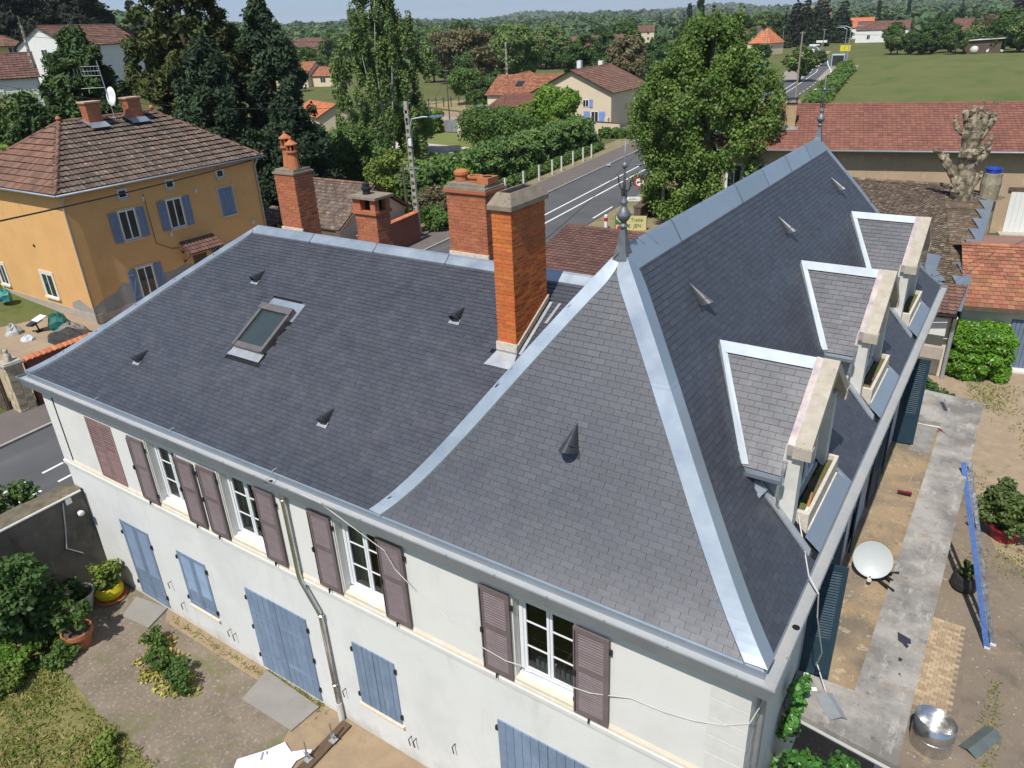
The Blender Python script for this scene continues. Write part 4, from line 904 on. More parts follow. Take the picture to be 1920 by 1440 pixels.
m_gravel = M('gravel yard', (.36, .275, .185), (.28, .215, .145), ns=2.2, rough=1, bump=.9, bs=45, stains=(((.15, .15, .05), 1.1, .60, .70, None), ((.18, .13, .09), 14, .60, .72, None)))
sheet('gravel_yard', [(-2, 17.0), (2.3, 17), (2.75, 15.2), (3.1, 14.0), (4.2, 13.2), (9, 12), (18, 12), (18, 32), (-2, 29)], .006, m_gravel)
# reddish paving panel with visible setts under the slab edge
sheet('path_bed', [(1.75, 6.9), (2.85, 6.9), (2.78, 10.2), (1.6, 10.2)], .008, M('path bed', (.20, .16, .12), (.16, .13, .10), ns=3, rough=1))
path = thing('paved_panel', 'panel of small sand coloured pavers beside the edge of the concrete slab', 'paving', (2.1, 8.6, .01))
m_paver = M('sand paver', (.40, .30, .19), (.33, .25, .165), ns=3, rough=.95, rnd=.22, bump=.3, bs=40)
q = MB(); q.box(0, .148, 0, .098, 0, .03); pv = None
for j in range(31):
    for i in range(6):
        x, y = 1.78+i*.155+(.07 if j % 2 else 0), 6.98+j*.103
        if x > 2.62: continue
        if pv is None: pv = q.build('paver', m_paver, None); pv.parent = path; pv.location = Vector((x, y, .008))-Vector((2.1, 8.6, .01)); ORG[pv.name] = ORG[path.name]
        else: inst('paver', pv.data, path, Matrix.Translation((x, y, .008+random.uniform(-.003, .003))) @ Matrix.Rotation(random.uniform(-.02, .02), 4, 'Z'))
# fields
m_field = M('pasture', (.110, .132, .040), (.135, .140, .056), ns=.06, rough=1, spec=.1, bump=.6, bs=2.5, stains=(((.075, .115, .03), .16, .5, .7, (1, .3, 1)), ((.16, .145, .07), .9, .58, .76, (.5, 1.6, 1)), ((.07, .095, .025), .8, .62, .72, (.25, 2.5, 1))))
sheet('pasture', [(-23.5, 62), (-14, 60), (60, 78), (150, 200), (60, 275), (-9, 272), (-28, 261), (-50, 261), (-41, 208)], .012, m_field)
m_wheat = M('green wheat', (.10, .19, .075), (.085, .165, .06), ns=.05, rough=1)
for pts in ([(-300, 235), (-215, 205), (-245, 300), (-330, 300)], [(-98, 560), (-40, 560), (-40, 640), (-110, 640)], [(-92, 132), (-84, 131), (-92, 155), (-110, 160)]): sheet('wheat_field', pts, .05, m_wheat)
m_lawn2 = M('mown grass', (.13, .17, .035), (.17, .175, .06), ns=.4, rough=1, bump=.5, bs=8, stains=(((.24, .19, .10), .5, .60, .74, None),))
sheet('lawn', [(-82, 55), (-42.5, 46), (-42.5, 74), (-50, 86), (-80, 84)], .016, m_lawn2)
m_drive = M('pale gravel drive', (.52, .46, .37), (.45, .40, .32), ns=1.2, rough=1)
sheet('driveway', [(-76, 69), (-62, 66.5), (-50, 67.2), (-43.5, 68.0), (-43.5, 70.0), (-52, 70.8), (-76, 74)], .024, m_drive)
sheet('driveway', [(-90, 95), (-63, 89), (-63, 95.5), (-92, 107)], .024, M('pinkish drive', (.36, .29, .22), (.30, .25, .20), ns=.8, rough=1))
sheet('paddock', [(-112, 118), (-84, 106), (-66, 98), (-66, 104), (-92, 128)], .024, M('dry paddock', (.22, .20, .08), (.30, .23, .13), ns=.25, rough=1, bump=.4, bs=5))
m_earth = M('bare earth yard', (.34, .255, .17), (.27, .205, .14), ns=.9, rough=1, bump=.6, bs=12, stains=(((.14, .145, .05), .9, .60, .72, None),))
sheet('earth_yard', [(-60, 4), (-33.6, 4.4), (-33.8, 12), (-35, 33), (-39.5, 33), (-39.5, 12), (-60, 11.5)], .018, m_earth)
# ================================================================== concrete slab roof of the veranda and what lies on it
can = thing('veranda', 'long flat concrete veranda roof with raised edge along the garden side of the white house', 'veranda', (1, 9.5, 0))
m_slabgrey = M('lichen grey concrete', (.34, .32, .29), (.175, .165, .15), ns=1.1, lo=.40, hi=.60, rough=.95, bump=.45, bs=28, stains=(((.44, .42, .38), 3.2, .55, .72, (1.6, .5, 1)), ((.085, .082, .078), 6.5, .60, .72, None), ((.27, .20, .13), 1.2, .56, .72, (1, 1.6, 1))))
m_slabtan = M('tan roof coating', (.32, .235, .14), (.165, .135, .10), ns=1.0, lo=.42, hi=.60, rough=.95, bump=.6, bs=24, stains=(((.47, .385, .26), 4, .56, .70, None), ((.17, .14, .11), 3.2, .58, .72, None), ((.10, .09, .075), 18, .58, .68, None), ((.30, .165, .06), .8, .62, .76, None)))
q = MB()
q.prism([(.02, 2.50, 3.10), (.06, 2.44, 3.10), (1.86, 2.20, 3.10), (1.98, 16.55, 3.10), (.02, 16.75, 3.10)], (0, 0, .07)); q.build('slab', m_moulding, can)
q = MB(); q.prism([(.985, 3.40, 3.17), (1.86, 2.20, 3.17), (1.98, 16.55, 3.17), (1.06, 14.6, 3.17)], (0, 0, .115)); q.build('edge_kerb', m_slabgrey, can)
q = MB(); q.prism([(.02, 2.50, 3.17), (.06, 2.44, 3.17), (1.858, 2.205, 3.17), (.98, 3.402, 3.17), (.02, 3.38, 3.17)], (0, 0, .113)); q.build('edge_kerb', m_slabgrey, can)
q = MB(); q.prism([(1.058, 14.605, 3.17), (1.975, 16.545, 3.17), (.02, 16.75, 3.17), (.02, 14.5, 3.17)], (0, 0, .114)); q.build('edge_kerb', m_slabgrey, can)
q = MB(); n = 30; vs = []
for i in range(n+1):
    for j in range(6):
        y = 3.38+(14.5-3.38)*i/n; vs.append((.02+(.985+.075*i/n-.02)*j/5, y, 3.176+random.uniform(0, .008)))
q.add(vs, [(i*6+j, i*6+j+1, i*6+j+7, i*6+j+6) for i in range(n) for j in range(5)]); q.build('roof_coating', m_slabtan, can, smooth=True)
q = MB(); q.prism([(.5, 12.75, 3.182), (.98, 12.8, 3.182), (1.0, 14.45, 3.182), (.52, 14.4, 3.182)], (0, 0, .03)); q.build('roof_hatch', M('dark wet patch', (.20, .19, .175), (.30, .285, .26), ns=4, rough=.9, stains=(((.10, .10, .09), 8, .55, .7, None),)), can)
for y in (2.75, 7.2, 11.8, 16.2): q = MB(); q.box(1.55, 1.75, y-.1, y+.1, 0, 3.1); q.build('post', m_postrender, can)
q = MB(); q.prism([(.25, 2.53, 2.95), (1.7, 2.33, 2.95), (1.7, 2.5, 2.95), (.25, 2.70, 2.95)], (0, 0, .15)); q.build('beam', m_white, can)
# satellite dish
dish = thing('satellite_dish', 'pale grey satellite dish on a black bracket on the veranda roof', 'satellite dish', (.95, 6.85, 3.18))
ax = Vector((.10, -.86, .50)).normalized(); c = Vector((.60, 6.88, 3.60)); q = MB()
prof = [(0, -.0)]+[(.37*t, .075*t*t) for t in (.25, .5, .75, .92)]+[(.37, .075), (.385, .085), (.385, .075), (.36, .058), (.18, .0), (0, -.02)]
q.lathe(c, prof, 36, ax); q.build('reflector', M('pale dish enamel', (.43, .46, .46), (.40, .43, .43), ns=2, rough=.45, spec=.4, stains=(((.36, .35, .32), 7, .66, .8, None),)), dish, smooth=True)
q = MB(); q.bar((.62, 6.93, 3.55), (.75, 6.95, 3.25), .05, .05); q.bar((.75, 6.95, 3.27), (1.05, 6.80, 3.27), .06, .05); q.bar((.72, 6.80, 3.22), (1.12, 6.45, 3.30), .045, .045); q.bar((.8, 7.0, 3.22), (1.12, 7.10, 3.30), .045, .045); q.bar((.72, 6.8, 3.22), (.8, 7.0, 3.22), .05, .05); q.build('bracket', m_iron, dish)
q = MB(); q.bar(c+Vector((0.02, -.02, -.32)), (.64, 6.46, 3.36), .025, .025); q.build('feed_arm', m_iron, dish); q = MB(); q.lathe((.64, 6.46, 3.37), [(0, 0), (.045, .01), (.045, .09), (.03, .11), (0, .11)], 12, -ax); q.build('receiver', M('receiver grey', (.5, .5, .48), rough=.5), dish)
# broom, slate scraps, folded offcuts
br = thing('broom', 'red headed broom lying on the tan veranda roof', 'broom', (.74, 10.5, 3.19)); q = MB()
q.obox((.73, 10.50, 3.225), (.155, .03, 0), (-.008, .035, 0), (0, 0, .018)); q.build('broom_head', M('red broom', (.24, .02, .03), rough=.5), br)
q = MB()
for i in range(22): x = .59+.29*i/21; q.bar((x, 10.47+.06*(i/21-.5)*.4, 3.22), (x-.005, 10.40+.06*(i/21-.5)*.4, 3.19), .012, .03)
q.build('bristles', m_black, br, kind='stuff'); q = MB(); q.tube([(.74, 10.52, 3.25), (.80, 11.95, 3.205)], .012, 6); q.build('broom_handle', M('pale wood', (.45, .34, .20), rough=.7), br)
def scrap(pts, label, z=3.290, nm='slate_scrap'):
    cx = sum(p[0] for p in pts)/len(pts); cy = sum(p[1] for p in pts)/len(pts); q = MB(); ORG['tmp'] = 0
    q.prism([(x-cx, y-cy, 0) for x, y in pts], (0, 0, .008)); o = q.build(nm, m_ventmetal, None); o.location = (cx, cy, z); tag(o, label, 'slate', 'slate scraps on the slab')
scrap([(1.38, 5.28), (1.62, 5.20), (1.64, 5.08), (1.57, 5.06), (1.62, 4.98), (1.58, 4.93), (1.50, 5.02), (1.42, 5.06)], 'largest of the broken slate scraps on the grey slab edge')
scrap([(1.50, 4.62), (1.57, 4.60), (1.56, 4.53), (1.51, 4.52)], 'middle sized slate chip on the grey slab edge')
scrap([(1.56, 4.22), (1.60, 4.21), (1.585, 4.16)], 'smallest slate chip on the grey slab edge')
scrap([(.86, 16.0), (.95, 16.02), (1.12, 15.5), (1.03, 15.46)], 'dark metal offcut lying at the far end of the grey slab', nm='metal_offcut')
tn = thing('snips', 'red handled tin snips lying on the far end of the grey slab', 'snips', (1.1, 14.1, 3.29)); q = MB()
q.bar((1.02, 14.2, 3.295), (1.12, 14.08, 3.30), .025, .015); q.bar((1.03, 14.23, 3.295), (1.14, 14.12, 3.30), .025, .015); q.build('handle', MATS['red broom'], tn); q = MB(); q.bar((1.13, 14.1, 3.297), (1.24, 13.98, 3.30), .02, .012); q.build('blade', m_steel, tn)
q = MB(); A = Vector((.42, 2.95, 3.30)); u = Vector((.34, -.42, 0)); v = Vector((.16, .10, 0)); z = Vector((0, 0, 1))
q.quad(A, A+u, A+u+v+z*.07, A+v+z*.07); q.quad(A+v+z*.07, A+u+v+z*.07, A+u+v*1.6+z*.005, A+v*1.6+z*.005)
o = q.build('zinc_offcut', m_zincold); tag(o, 'folded grey zinc offcut on the near corner of the slab', 'zinc offcut')
q = MB(); q.quad((.30, 2.98, 3.289), (.44, 3.06, 3.289), (.40, 3.12, 3.305), (.27, 3.05, 3.30)); tag(q.build('plastic_scrap', m_radiator), 'crumpled pale plastic scrap beside the zinc offcut', 'scrap')
q = MB(); q.tube([(.12+.22*math.cos(t)*(1+.1*math.sin(3*t)), 2.75+.20*math.sin(t), 3.30+.01*math.sin(5*t)) for t in np.linspace(0, 11, 50)], .005, 4); tag(q.build('cable_coil', m_cable), 'loose coil of thin cable at the near corner of the slab', 'cable')
# roofing ladder leaning on the slab edge
lad = thing('ladder', 'long blue and aluminium ladder leaning on the slab edge', 'ladder', (3.26, 9.85, 0))
A0, A1 = Vector((3.20, 9.68, .02)), Vector((1.80, 12.10, 3.55)); B0, B1 = Vector((3.31, 9.86, .02)), Vector((1.92, 12.28, 3.55))
m_ladblue = M('blue ladder rail', (.08, .15, .38), (.10, .19, .44), ns=6, rough=.35, metal=.5, stains=(((.35, .40, .5), 9, .62, .75, None),))
q = MB(); q.bar(A0, A1, .06, .12, up=(.8, .2, .6)); q.build('rail', m_ladblue, lad); q = MB(); q.bar(B0, B1, .03, .09, up=(.8, .2, .6)); q.build('rail', m_steel, lad)
rg = None
for i in range(15):
    t = (i+.7)/15.5; q = MB(); q.tube([A0.lerp(A1, t), B0.lerp(B1, t)], .016, 7); q.build('rung', m_steel, lad)
    q = MB(); 
for i in range(19):
    t = (i+.5)/19; p = A0.lerp(A1, t)
q = MB()
for t in np.linspace(.04, .97, 21): p = A0.lerp(A1, t); q.obox(p, Vector((.022, 0, 0)), (A1-A0).normalized()*.006, Vector((.0, .045, .04)))
q.build('rail_marks', m_black, lad, kind='stuff')
for p in (A0, B0): q = MB(); q.obox(p+Vector((0, 0, .02)), (.06, 0, 0), (0, .03, 0), (0, 0, .025)); q.build('foot', m_radiator, lad)
# steel drum and bent sheet on the terrace
dr = thing('steel_drum', 'open stainless steel drum standing on the terrace by the slab', 'drum', (2.42, 6.10, 0)); q = MB()
n = 40; vs = []
for (r0, z, inn) in ((.40, 0, 0), (.40, .35, 0), (.405, .72, 0), (.395, .72, 1), (.39, .05, 1)):
    for j in range(n): t = 2*math.pi*j/n; sl = .10*math.cos(t+2.2)*(1 if z > .5 else 0); vs.append((2.42+r0*math.cos(t), 6.10+r0*math.sin(t), z+sl))
q.add(vs, [(i*n+j, i*n+(j+1) % n, (i+1)*n+(j+1) % n, (i+1)*n+j) for i in range(4) for j in range(n)]+[tuple(range(4*n, 5*n))]); q.build('shell', m_steel, dr, smooth=True)
q = MB(); q.lathe((2.42, 6.10, .0), [(.402, .33), (.412, .34), (.412, .36), (.402, .37)], 40); q.build('hoop', m_steel, dr)
q = MB(); A = Vector((2.92, 6.32, .02)); u = Vector((.42, .86, 0)); v = Vector((.17, -.09, .10)); q.quad(A, A+u, A+u+v, A+v); q.quad(A+v, A+u+v, A+u+v*2-Vector((0, 0, .17)), A+v*2-Vector((0, 0, .17))); tag(q.build('ridge_sheet', M('grey green metal', (.16, .19, .18), (.13, .15, .15), ns=3, rough=.5, metal=.4)), 'grey green folded metal sheet lying beside the steel drum', 'metal sheet')
# gravel and paver crumbs
# ================================================================== neighbouring buildings
TILEX = [(0, .030), (.18, .012), (.32, 0), (.78, 0), (.90, .022), (1, .030)]
m_tilemoss = M('lichened brown tile', (.102, .080, .066), (.145, .100, .076), ns=.9, rough=.95, rnd=.30, hue=.012, bump=.5, bs=35, stains=(((.22, .105, .066), .55, .60, .72, (1, .25, 1)), ((.34, .30, .22), 4.2, .58, .66, None), ((.055, .045, .036), 1.6, .56, .70, None)))
m_tileold = M('orange brown tile', (.205, .108, .074), (.15, .088, .066), ns=.7, rough=.95, rnd=.26, hue=.012, bump=.4, bs=35, stains=(((.10, .065, .05), 1.1, .56, .72, None), ((.34, .28, .2), 6, .68, .78, None)))
m_tilered = M('red flat tile', (.225, .095, .066), (.19, .082, .060), ns=.5, rough=.9, rnd=.17, hue=.008, bump=.3, bs=35, stains=(((.15, .065, .045), .7, .56, .74, (1, 1, .5)),))
m_tileorange = M('orange tile', (.32, .135, .072), (.27, .115, .066), ns=.8, rough=.9, rnd=.28, hue=.014, bump=.3, bs=35, stains=(((.17, .085, .055), 1.3, .60, .72, None),))
m_tilebright = M('new orange tile', (.50, .17, .075), (.44, .15, .07), ns=1, rough=.85, rnd=.14, hue=.01)
m_tilebrown = M('brown red tile', (.155, .078, .06), (.12, .066, .053), ns=.8, rough=.9, rnd=.2, hue=.01, stains=(((.32, .27, .22), 5, .68, .76, None),))
m_tilewild = M('mossy rough tile', (.115, .085, .06), (.17, .125, .085), ns=2.0, rough=1, rnd=.38, hue=.012, bump=.8, bs=30, stains=(((.30, .265, .185), 4.5, .54, .64, None), ((.05, .042, .032), 5, .58, .70, None)))
m_ochre = M('ochre render', (.64, .375, .15), (.59, .34, .135), ns=.7, rough=.95, bump=.3, bs=40, stains=(((.46, .28, .12), 1.2, .58, .78, (1, 1, .5)),))
m_bluegrey = M('blue grey shutter paint', (.17, .225, .335), (.14, .19, .29), ns=3, rough=.7, rnd=.1)
m_stonebase = M('rubble stone', (.42, .36, .30), (.33, .28, .24), ns=3, rough=1, bump=.9, bs=18, stains=(((.52, .47, .41), 6, .56, .68, None),))
m_greypatch = M('bare grey render', (.33, .31, .285), (.27, .255, .235), ns=1.5, rough=1, bump=.4, bs=30)
m_surround = M('stone surround', (.55, .46, .32), (.48, .41, .30), ns=4, rough=.95)
m_creamwall = M('cream house render', (.66, .55, .40), (.62, .52, .385), ns=.5, rough=.95)
m_whitewall = M('plain white wall', (.72, .72, .70), (.66, .66, .64), ns=.6, rough=.95)
m_wood = M('grey brown timber', (.085, .06, .045), (.12, .09, .065), ns=5, rough=.9)
m_garwall = M('pale garage render', (.60, .56, .46), (.55, .52, .43), ns=.8, rough=.95, bump=.2, bs=40)
m_barnwall = M('ochre barn render', (.43, .315, .205), (.37, .275, .185), ns=.6, rough=1, bump=.5, bs=20, stains=(((.50, .40, .28), 1.4, .56, .70, None), ((.50, .33, .08), .8, .70, .76, None)))
m_zincgut = m_zincold
def roof_slope(parent, E0, E1, T0, T1, zE, zT, mat, w=.23, ex=.34, n1=0, name='tile', xs=TILEX, stag=False, thick=.03, **k):
    q = MB(); q.quad((E0[0], E0[1], zE-.04), (E1[0], E1[1], zE-.04), (T1[0], T1[1], zT-.04), (T0[0], T0[1], zT-.04)); s_ = q.build('roof_slope', m_wood, parent)
    off = ORG.get(parent.name, Vector((0, 0, 0)))
    courses(s_, E0, E1, T0, T1, zE, zT, w, ex, mat, name, None, thick=thick, xs=xs, stagger=stag, nsingle=n1, lift=.0, gapx=.002, overlap=.05, **k)
def ridge_tiles(parent, A, B, mat, r=.13, L=.38):
    A, B = Vector(A), Vector(B); n = max(1, round((B-A).length/L)); d = (B-A)/n; q = MB(); u = d.normalized()
    s_ = u.cross(Vector((0, 0, 1))).normalized(); up = s_.cross(u)
    for i in range(n):
        p0 = A+d*i; p1 = A+d*(i+1.06); vs = []
        for p, rr in ((p0, r), (p1, r*.9)):
            for j in range(6): t = math.pi*j/5; vs.append(p+s_*(rr*math.cos(t))+up*(rr*.8*math.sin(t)))
        q.add(vs, [(j, j+1, 7+j, 6+j) for j in range(5)], random.random()*.98+.01)
    q.build('ridge_tiles', mat, parent, kind='stuff')
def gutter(parent, A, B, mat=None, r=.07):
    q = MB(); A, B = Vector(A), Vector(B); q.tube([A, B], r, 8); q.build('gutter', mat or m_fascia, parent, smooth=True)
def plank_sh(parent, o, ux, n, w, h, mat, np_=3, brace=True):
    """plank shutter leaf on a wall: o lower corner, ux along, n outward"""
    o, ux, n = Vector(o), Vector(ux), Vector(n); q = MB(); uz = Vector((0, 0, 1)); pw = w/np_
    for i in range(np_): q.obox(o+ux*(pw*(i+.5))+uz*h/2+n*.03, ux*(pw/2-.006), n*.018, uz*h/2, .1+.8*random.random())
    for z in (.14, .84): q.obox(o+ux*w/2+uz*h*z+n*.055, ux*(w/2-.03), n*.012, uz*.045, .5)
    if brace: q.bar(o+ux*.05+uz*h*.17+n*.055, o+ux*(w-.05)+uz*h*.80+n*.055, .07, .02, up=n, rnd=.5)
    return q.build('shutter', mat, parent)
def window(parent, c, ux, n, w, h, glass=None, fmat=None, sur=None, sw=.10, mull=True, depth=.02):
    """window on a wall: c bottom centre, ux along the wall, n outward normal"""
    c, ux, n = Vector(c), Vector(ux), Vector(n); uz = Vector((0, 0, 1)); fm = fmat or m_pvc
    q = MB(); t = .06; 
    for a, b, z0, z1 in ((-w/2, -w/2+t, 0, h), (w/2-t, w/2, 0, h), (-w/2+t, w/2-t, 0, t), (-w/2+t, w/2-t, h-t, h))+(((-.035, .035, t, h-t),) if mull else ()):
        q.obox(c+ux*(a+b)/2+uz*(z0+z1)/2+n*depth, ux*(b-a)/2, n*.02, uz*(z1-z0)/2)
    wv = q.build('window', fm, parent)
    for a, b in (((-w/2+t, -.03), (.03, w/2-t)) if mull else ((-w/2+t, w/2-t),)):
        q = MB(); q.quad(c+ux*a+uz*t+n*.012, c+ux*b+uz*t+n*.012, c+ux*b+uz*(h-t)+n*.012, c+ux*a+uz*(h-t)+n*.012); q.build('pane', glass or m_darkglass, wv)
    if sur:
        q = MB()
        for a, b, z0, z1 in ((-w/2-sw, -w/2, -.0, h+sw), (w/2, w/2+sw, 0, h+sw), (-w/2, w/2, h, h+sw)): q.obox(c+ux*(a+b)/2+uz*(z0+z1)/2+n*.02, ux*(b-a)/2, n*.025, uz*(z1-z0)/2)
        q.build('window_surround', sur, wv)
        q = MB(); q.obox(c-uz*.06+n*.06, ux*(w/2+sw), n*.07, uz*.05); q.build('window_sill', sur, wv)
    return wv
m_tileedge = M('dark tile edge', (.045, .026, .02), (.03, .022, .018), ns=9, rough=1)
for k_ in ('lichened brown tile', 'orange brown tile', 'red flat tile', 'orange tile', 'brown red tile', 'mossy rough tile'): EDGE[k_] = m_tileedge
X_, Y_, Z_ = Vector((1, 0, 0)), Vector((0, 1, 0)), Vector((0, 0, 1))
# ---- the ochre house across the road
yh = thing('ochre_house', 'ochre rendered two storey house with blue shutters and lichened hipped tile roof', 'house', (-45, 18, 0))
x0, x1, y0, y1, zt = -50.4, -39.6, 11.7, 24.0, 7.12
q = MB(); q.quad((x0, y0, .55), (x1, y0, .55), (x1, y0, zt), (x0, y0, zt)); q.quad((x1, y0, .75), (x1, y1, .75), (x1, y1, zt), (x1, y0, zt)); q.quad((x1, y1, 0), (x0, y1, 0), (x0, y1, zt), (x1, y1, zt)); q.quad((x0, y1, 0), (x0, y0, 0), (x0, y0, zt), (x0, y1, zt)); q.build('wall', m_ochre, yh)
q = MB(); q.box(x0-.02, x1+.03, y0-.03, y1+.03, -.1, .55); q.build('plinth', m_stonebase, yh)
q = MB(); q.poly([(x1+.004, 11.75, .5), (x1+.004, 18.9, .5), (x1+.004, 18.8, 1.5), (x1+.004, 17.6, 1.9), (x1+.004, 16.8, 1.7), (x1+.004, 16.0, 1.75), (x1+.004, 15.0, 1.2), (x1+.004, 13.6, 1.9), (x1+.004, 13.1, 1.45), (x1+.004, 12.2, 1.25), (x1+.004, 11.75, 1.0)]); q.build('bare_patch', m_greypatch, yh)
q = MB(); q.poly([(-42.0, y0-.004, .5), (-39.62, y0-.004, .5), (-39.62, y0-.004, .75), (-40.3, y0-.004, 1.0), (-41.0, y0-.004, 1.25), (-41.6, y0-.004, 1.05), (-42.0, y0-.004, .9)]); q.build('bare_patch', m_greypatch, yh)
EV = .42; zr = 10.15; zev = 7.22; RA, RB = (-45, 15.35, zr), (-45, 21.2, zr)
e0, e1, f0, f1 = x0-EV, x1+EV, y0-EV, y1+EV
roof_slope(yh, (e1, f0), (e1, f1), (RA[0], RA[1]), (RB[0], RB[1]), zev, zr, m_tilemoss, n1=230, w=.27, ex=.46, thick=.075)
roof_slope(yh, (e0, f0), (e1, f0), (RA[0], RA[1]), (RA[0], RA[1]), zev, zr, m_tileold, n1=70, w=.27, ex=.46, thick=.07)
roof_slope(yh, (e0, f0), (e0, f1), (RA[0], RA[1]), (RB[0], RB[1]), zev, zr, m_tilemoss, w=.5, ex=.6); roof_slope(yh, (e0, f1), (e1, f1), (RB[0], RB[1]), (RB[0], RB[1]), zev, zr, m_tilemoss, w=.5, ex=.6)
for A, B in ((RA, RB), ((e1, f0, zev), RA), ((e0, f0, zev), RA), ((e1, f1, zev), RB)): ridge_tiles(yh, A, B, m_tileold)
for p in (RA, RB): q = MB(); q.lathe((p[0], p[1], p[2]+.08), [(.12, 0), (.16, .1), (.10, .2), (0, .26)], 8); q.build('ridge_knob', m_terra, yh)
q = MB(); q.box(e0+.05, e1-.05, f0+.05, f1-.05, zev-.12, zev-.05); q.build('soffit', m_wood, yh)
gutter(yh, (e1+.06, f0-.05, zev-.05), (e1+.06, f1, zev-.05)); gutter(yh, (e0, f0-.06, zev-.05), (e1+.06, f0-.06, zev-.05))
for (px, py) in ((x1+.12, y0-.08), (x1+.10, y1-.1)): q = MB(); q.tube([(e1+.06, py-.0, zev-.1), (px, py, zev-.6), (px, py, 0.1)], .055, 8); q.build('downpipe', m_zincold, yh, smooth=True)
for cy in (17.0, 19.55):
    cxx = -44.35; cb = brick_shaft_parent = bpy.data.objects.new('chimney', None); COL.objects.link(cb); cb.parent = yh; ORG[cb.name] = ORG[yh.name]; cb.empty_display_size = .2
    brick_shaft(cb, cxx-.32, cxx+.32, cy-.42, cy+.42, 9.0, 10.95, m_brickred, m_mortar)
    for k, o in enumerate((.05, .09)): q = MB(); q.box(cxx-.32-o, cxx+.32+o, cy-.42-o, cy+.42+o, 10.95+.08*k, 11.03+.08*k); q.build('chimney_cap', m_brickred if k == 0 else m_mortar, cb)
    q = MB(); q.quad((cxx+.33, cy-.5, 9.98), (cxx+.33, cy+.5, 9.98), (cxx+.72, cy+.6, 9.70), (cxx+.72, cy-.6, 9.70)); q.bar((cxx-.35, cy-.5, 10.12), (cxx+.5, cy-.5, 9.85), .14, .08); q.build('flashing', m_zinc, cb)
for (cy, zb, ww, hh, leaf) in ((14.87, 4.08, .98, 1.62, 'open'), (17.82, 4.08, .98, 1.66, 'open'), (21.42, 4.05, .98, 1.66, 'shut'), (15.05, .62, .98, 1.80, 'open'), (20.6, .75, .9, 1.55, 'open')):
    window(yh, (x1, cy, zb), Y_, X_, ww, hh, sur=m_surround, sw=.12)
    if leaf == 'open':
        for s in (-1, 1): plank_sh(yh, (x1+.02, cy+(ww/2+.06 if s > 0 else -ww/2-.06-.50), zb-.03), Y_, X_, .50, hh+.03, m_bluegrey)
    else:
        for s in (-1, 1): plank_sh(yh, (x1+.03, cy+(0.005 if s > 0 else -.50), zb-.03), Y_, X_, .495, hh+.03, m_bluegrey, brace=False)
for cy in (14.93, 17.85, 21.3): window(yh, (x1, cy, 6.36), Y_, X_, .52, .46, sur=m_surround, sw=.09, mull=False)
wv = window(yh, (-43.95, y0, .95), X_, -Y_, 1.25, 1.40, sur=m_cream, sw=.16)
window(yh, (-49.6, y0, .9), X_, -Y_, .9, 1.3, sur=m_cream, sw=.14)
q = MB(); q.lathe((-44.3, y0-.02, 3.95), [(.10, 0), (.07, .03), (0, .03)], 12, (0, -1, 0)); q.build('wall_vent', m_iron, yh)
# tiled door hood and door
q = MB(); q.box(x1, x1+.02, 18.25, 19.2, .1, 2.2); q.build('door', m_wood, yh)
roof_slope(yh, (x1+1.05, 17.55), (x1+1.05, 19.85), (x1+.02, 17.55), (x1+.02, 19.85), 2.62, 3.22, m_tilebrown, w=.24, ex=.34)
for yy in (17.65, 19.75): q = MB(); q.bar((x1, yy, 2.0), (x1+.85, yy, 2.6), .09, .09); q.bar((x1, yy, 2.60), (x1+1.0, yy, 2.58), .09, .09); q.build('hood_bracket', m_wood, yh)
q = MB(); q.tube([(x1+.03, 16.1, 6.35), (x1+.03, 16.15, 3.5), (x1+.03, 17.0, 3.0), (x1+.03, 17.5, 2.9)], .015, 5); q.build('wall_cable', m_blackcable, yh)
for (yy, zz) in ((16.0, 6.1), (19.4, 5.9), (23.0, 3.2), (17.2, 3.8)): q = MB(); q.box(x1, x1+.10, yy-.07, yy+.07, zz-.12, zz+.12); q.build('junction_box', m_postrender, yh)
# aerial mast and dish on the ochre house roof
am = thing('aerial_mast', 'tilted aerial mast with rake aerials between the ochre house chimneys', 'aerial', (-44.3, 18.3, 10.4)); q = MB()
q.tube([(-44.3, 18.3, 9.9), (-44.45, 18.15, 13.2)], .025, 6); q.build('mast', m_zincold, am)
q = MB()
for z, l in ((12.9, .5), (12.65, .6), (12.4, .7)): q.tube([(-44.4, 18.2, z), (-45.1, 17.5, z+.02)], .012, 4)
for i in range(8): t = i/7; q.tube([(-44.5-.9*t, 18.1-.9*t, 12.66-.18), (-44.5-.9*t, 18.1-.9*t, 12.66+.18)], .008, 4)
q.tube([(-44.4, 18.2, 11.75), (-45.3, 17.3, 11.75)], .012, 4); q.build('aerial_rods', m_zincold, am, kind='stuff')
ds = thing('satellite_dish', 'white oval satellite dish held up between the ochre house chimneys', 'satellite dish', (-44.1, 18.3, 11.1)); q = MB()
q.lathe((-44.0, 18.3, 11.25), [(0, 0), (.25, .02), (.52, .09), (.53, .075), (.2, -.02), (0, -.02)], 24, (-.05, -.98, .15)); q.build('reflector', m_pvc, ds, smooth=True); q = MB(); q.bar((-44.1, 18.3, 10.9), (-43.35, 17.95, 10.75), .03, .03); q.bar((-44.25, 18.35, 11.1), (-44.33, 18.3, 11.1), .06, .3); q.build('feed_arm', m_zincold, ds)
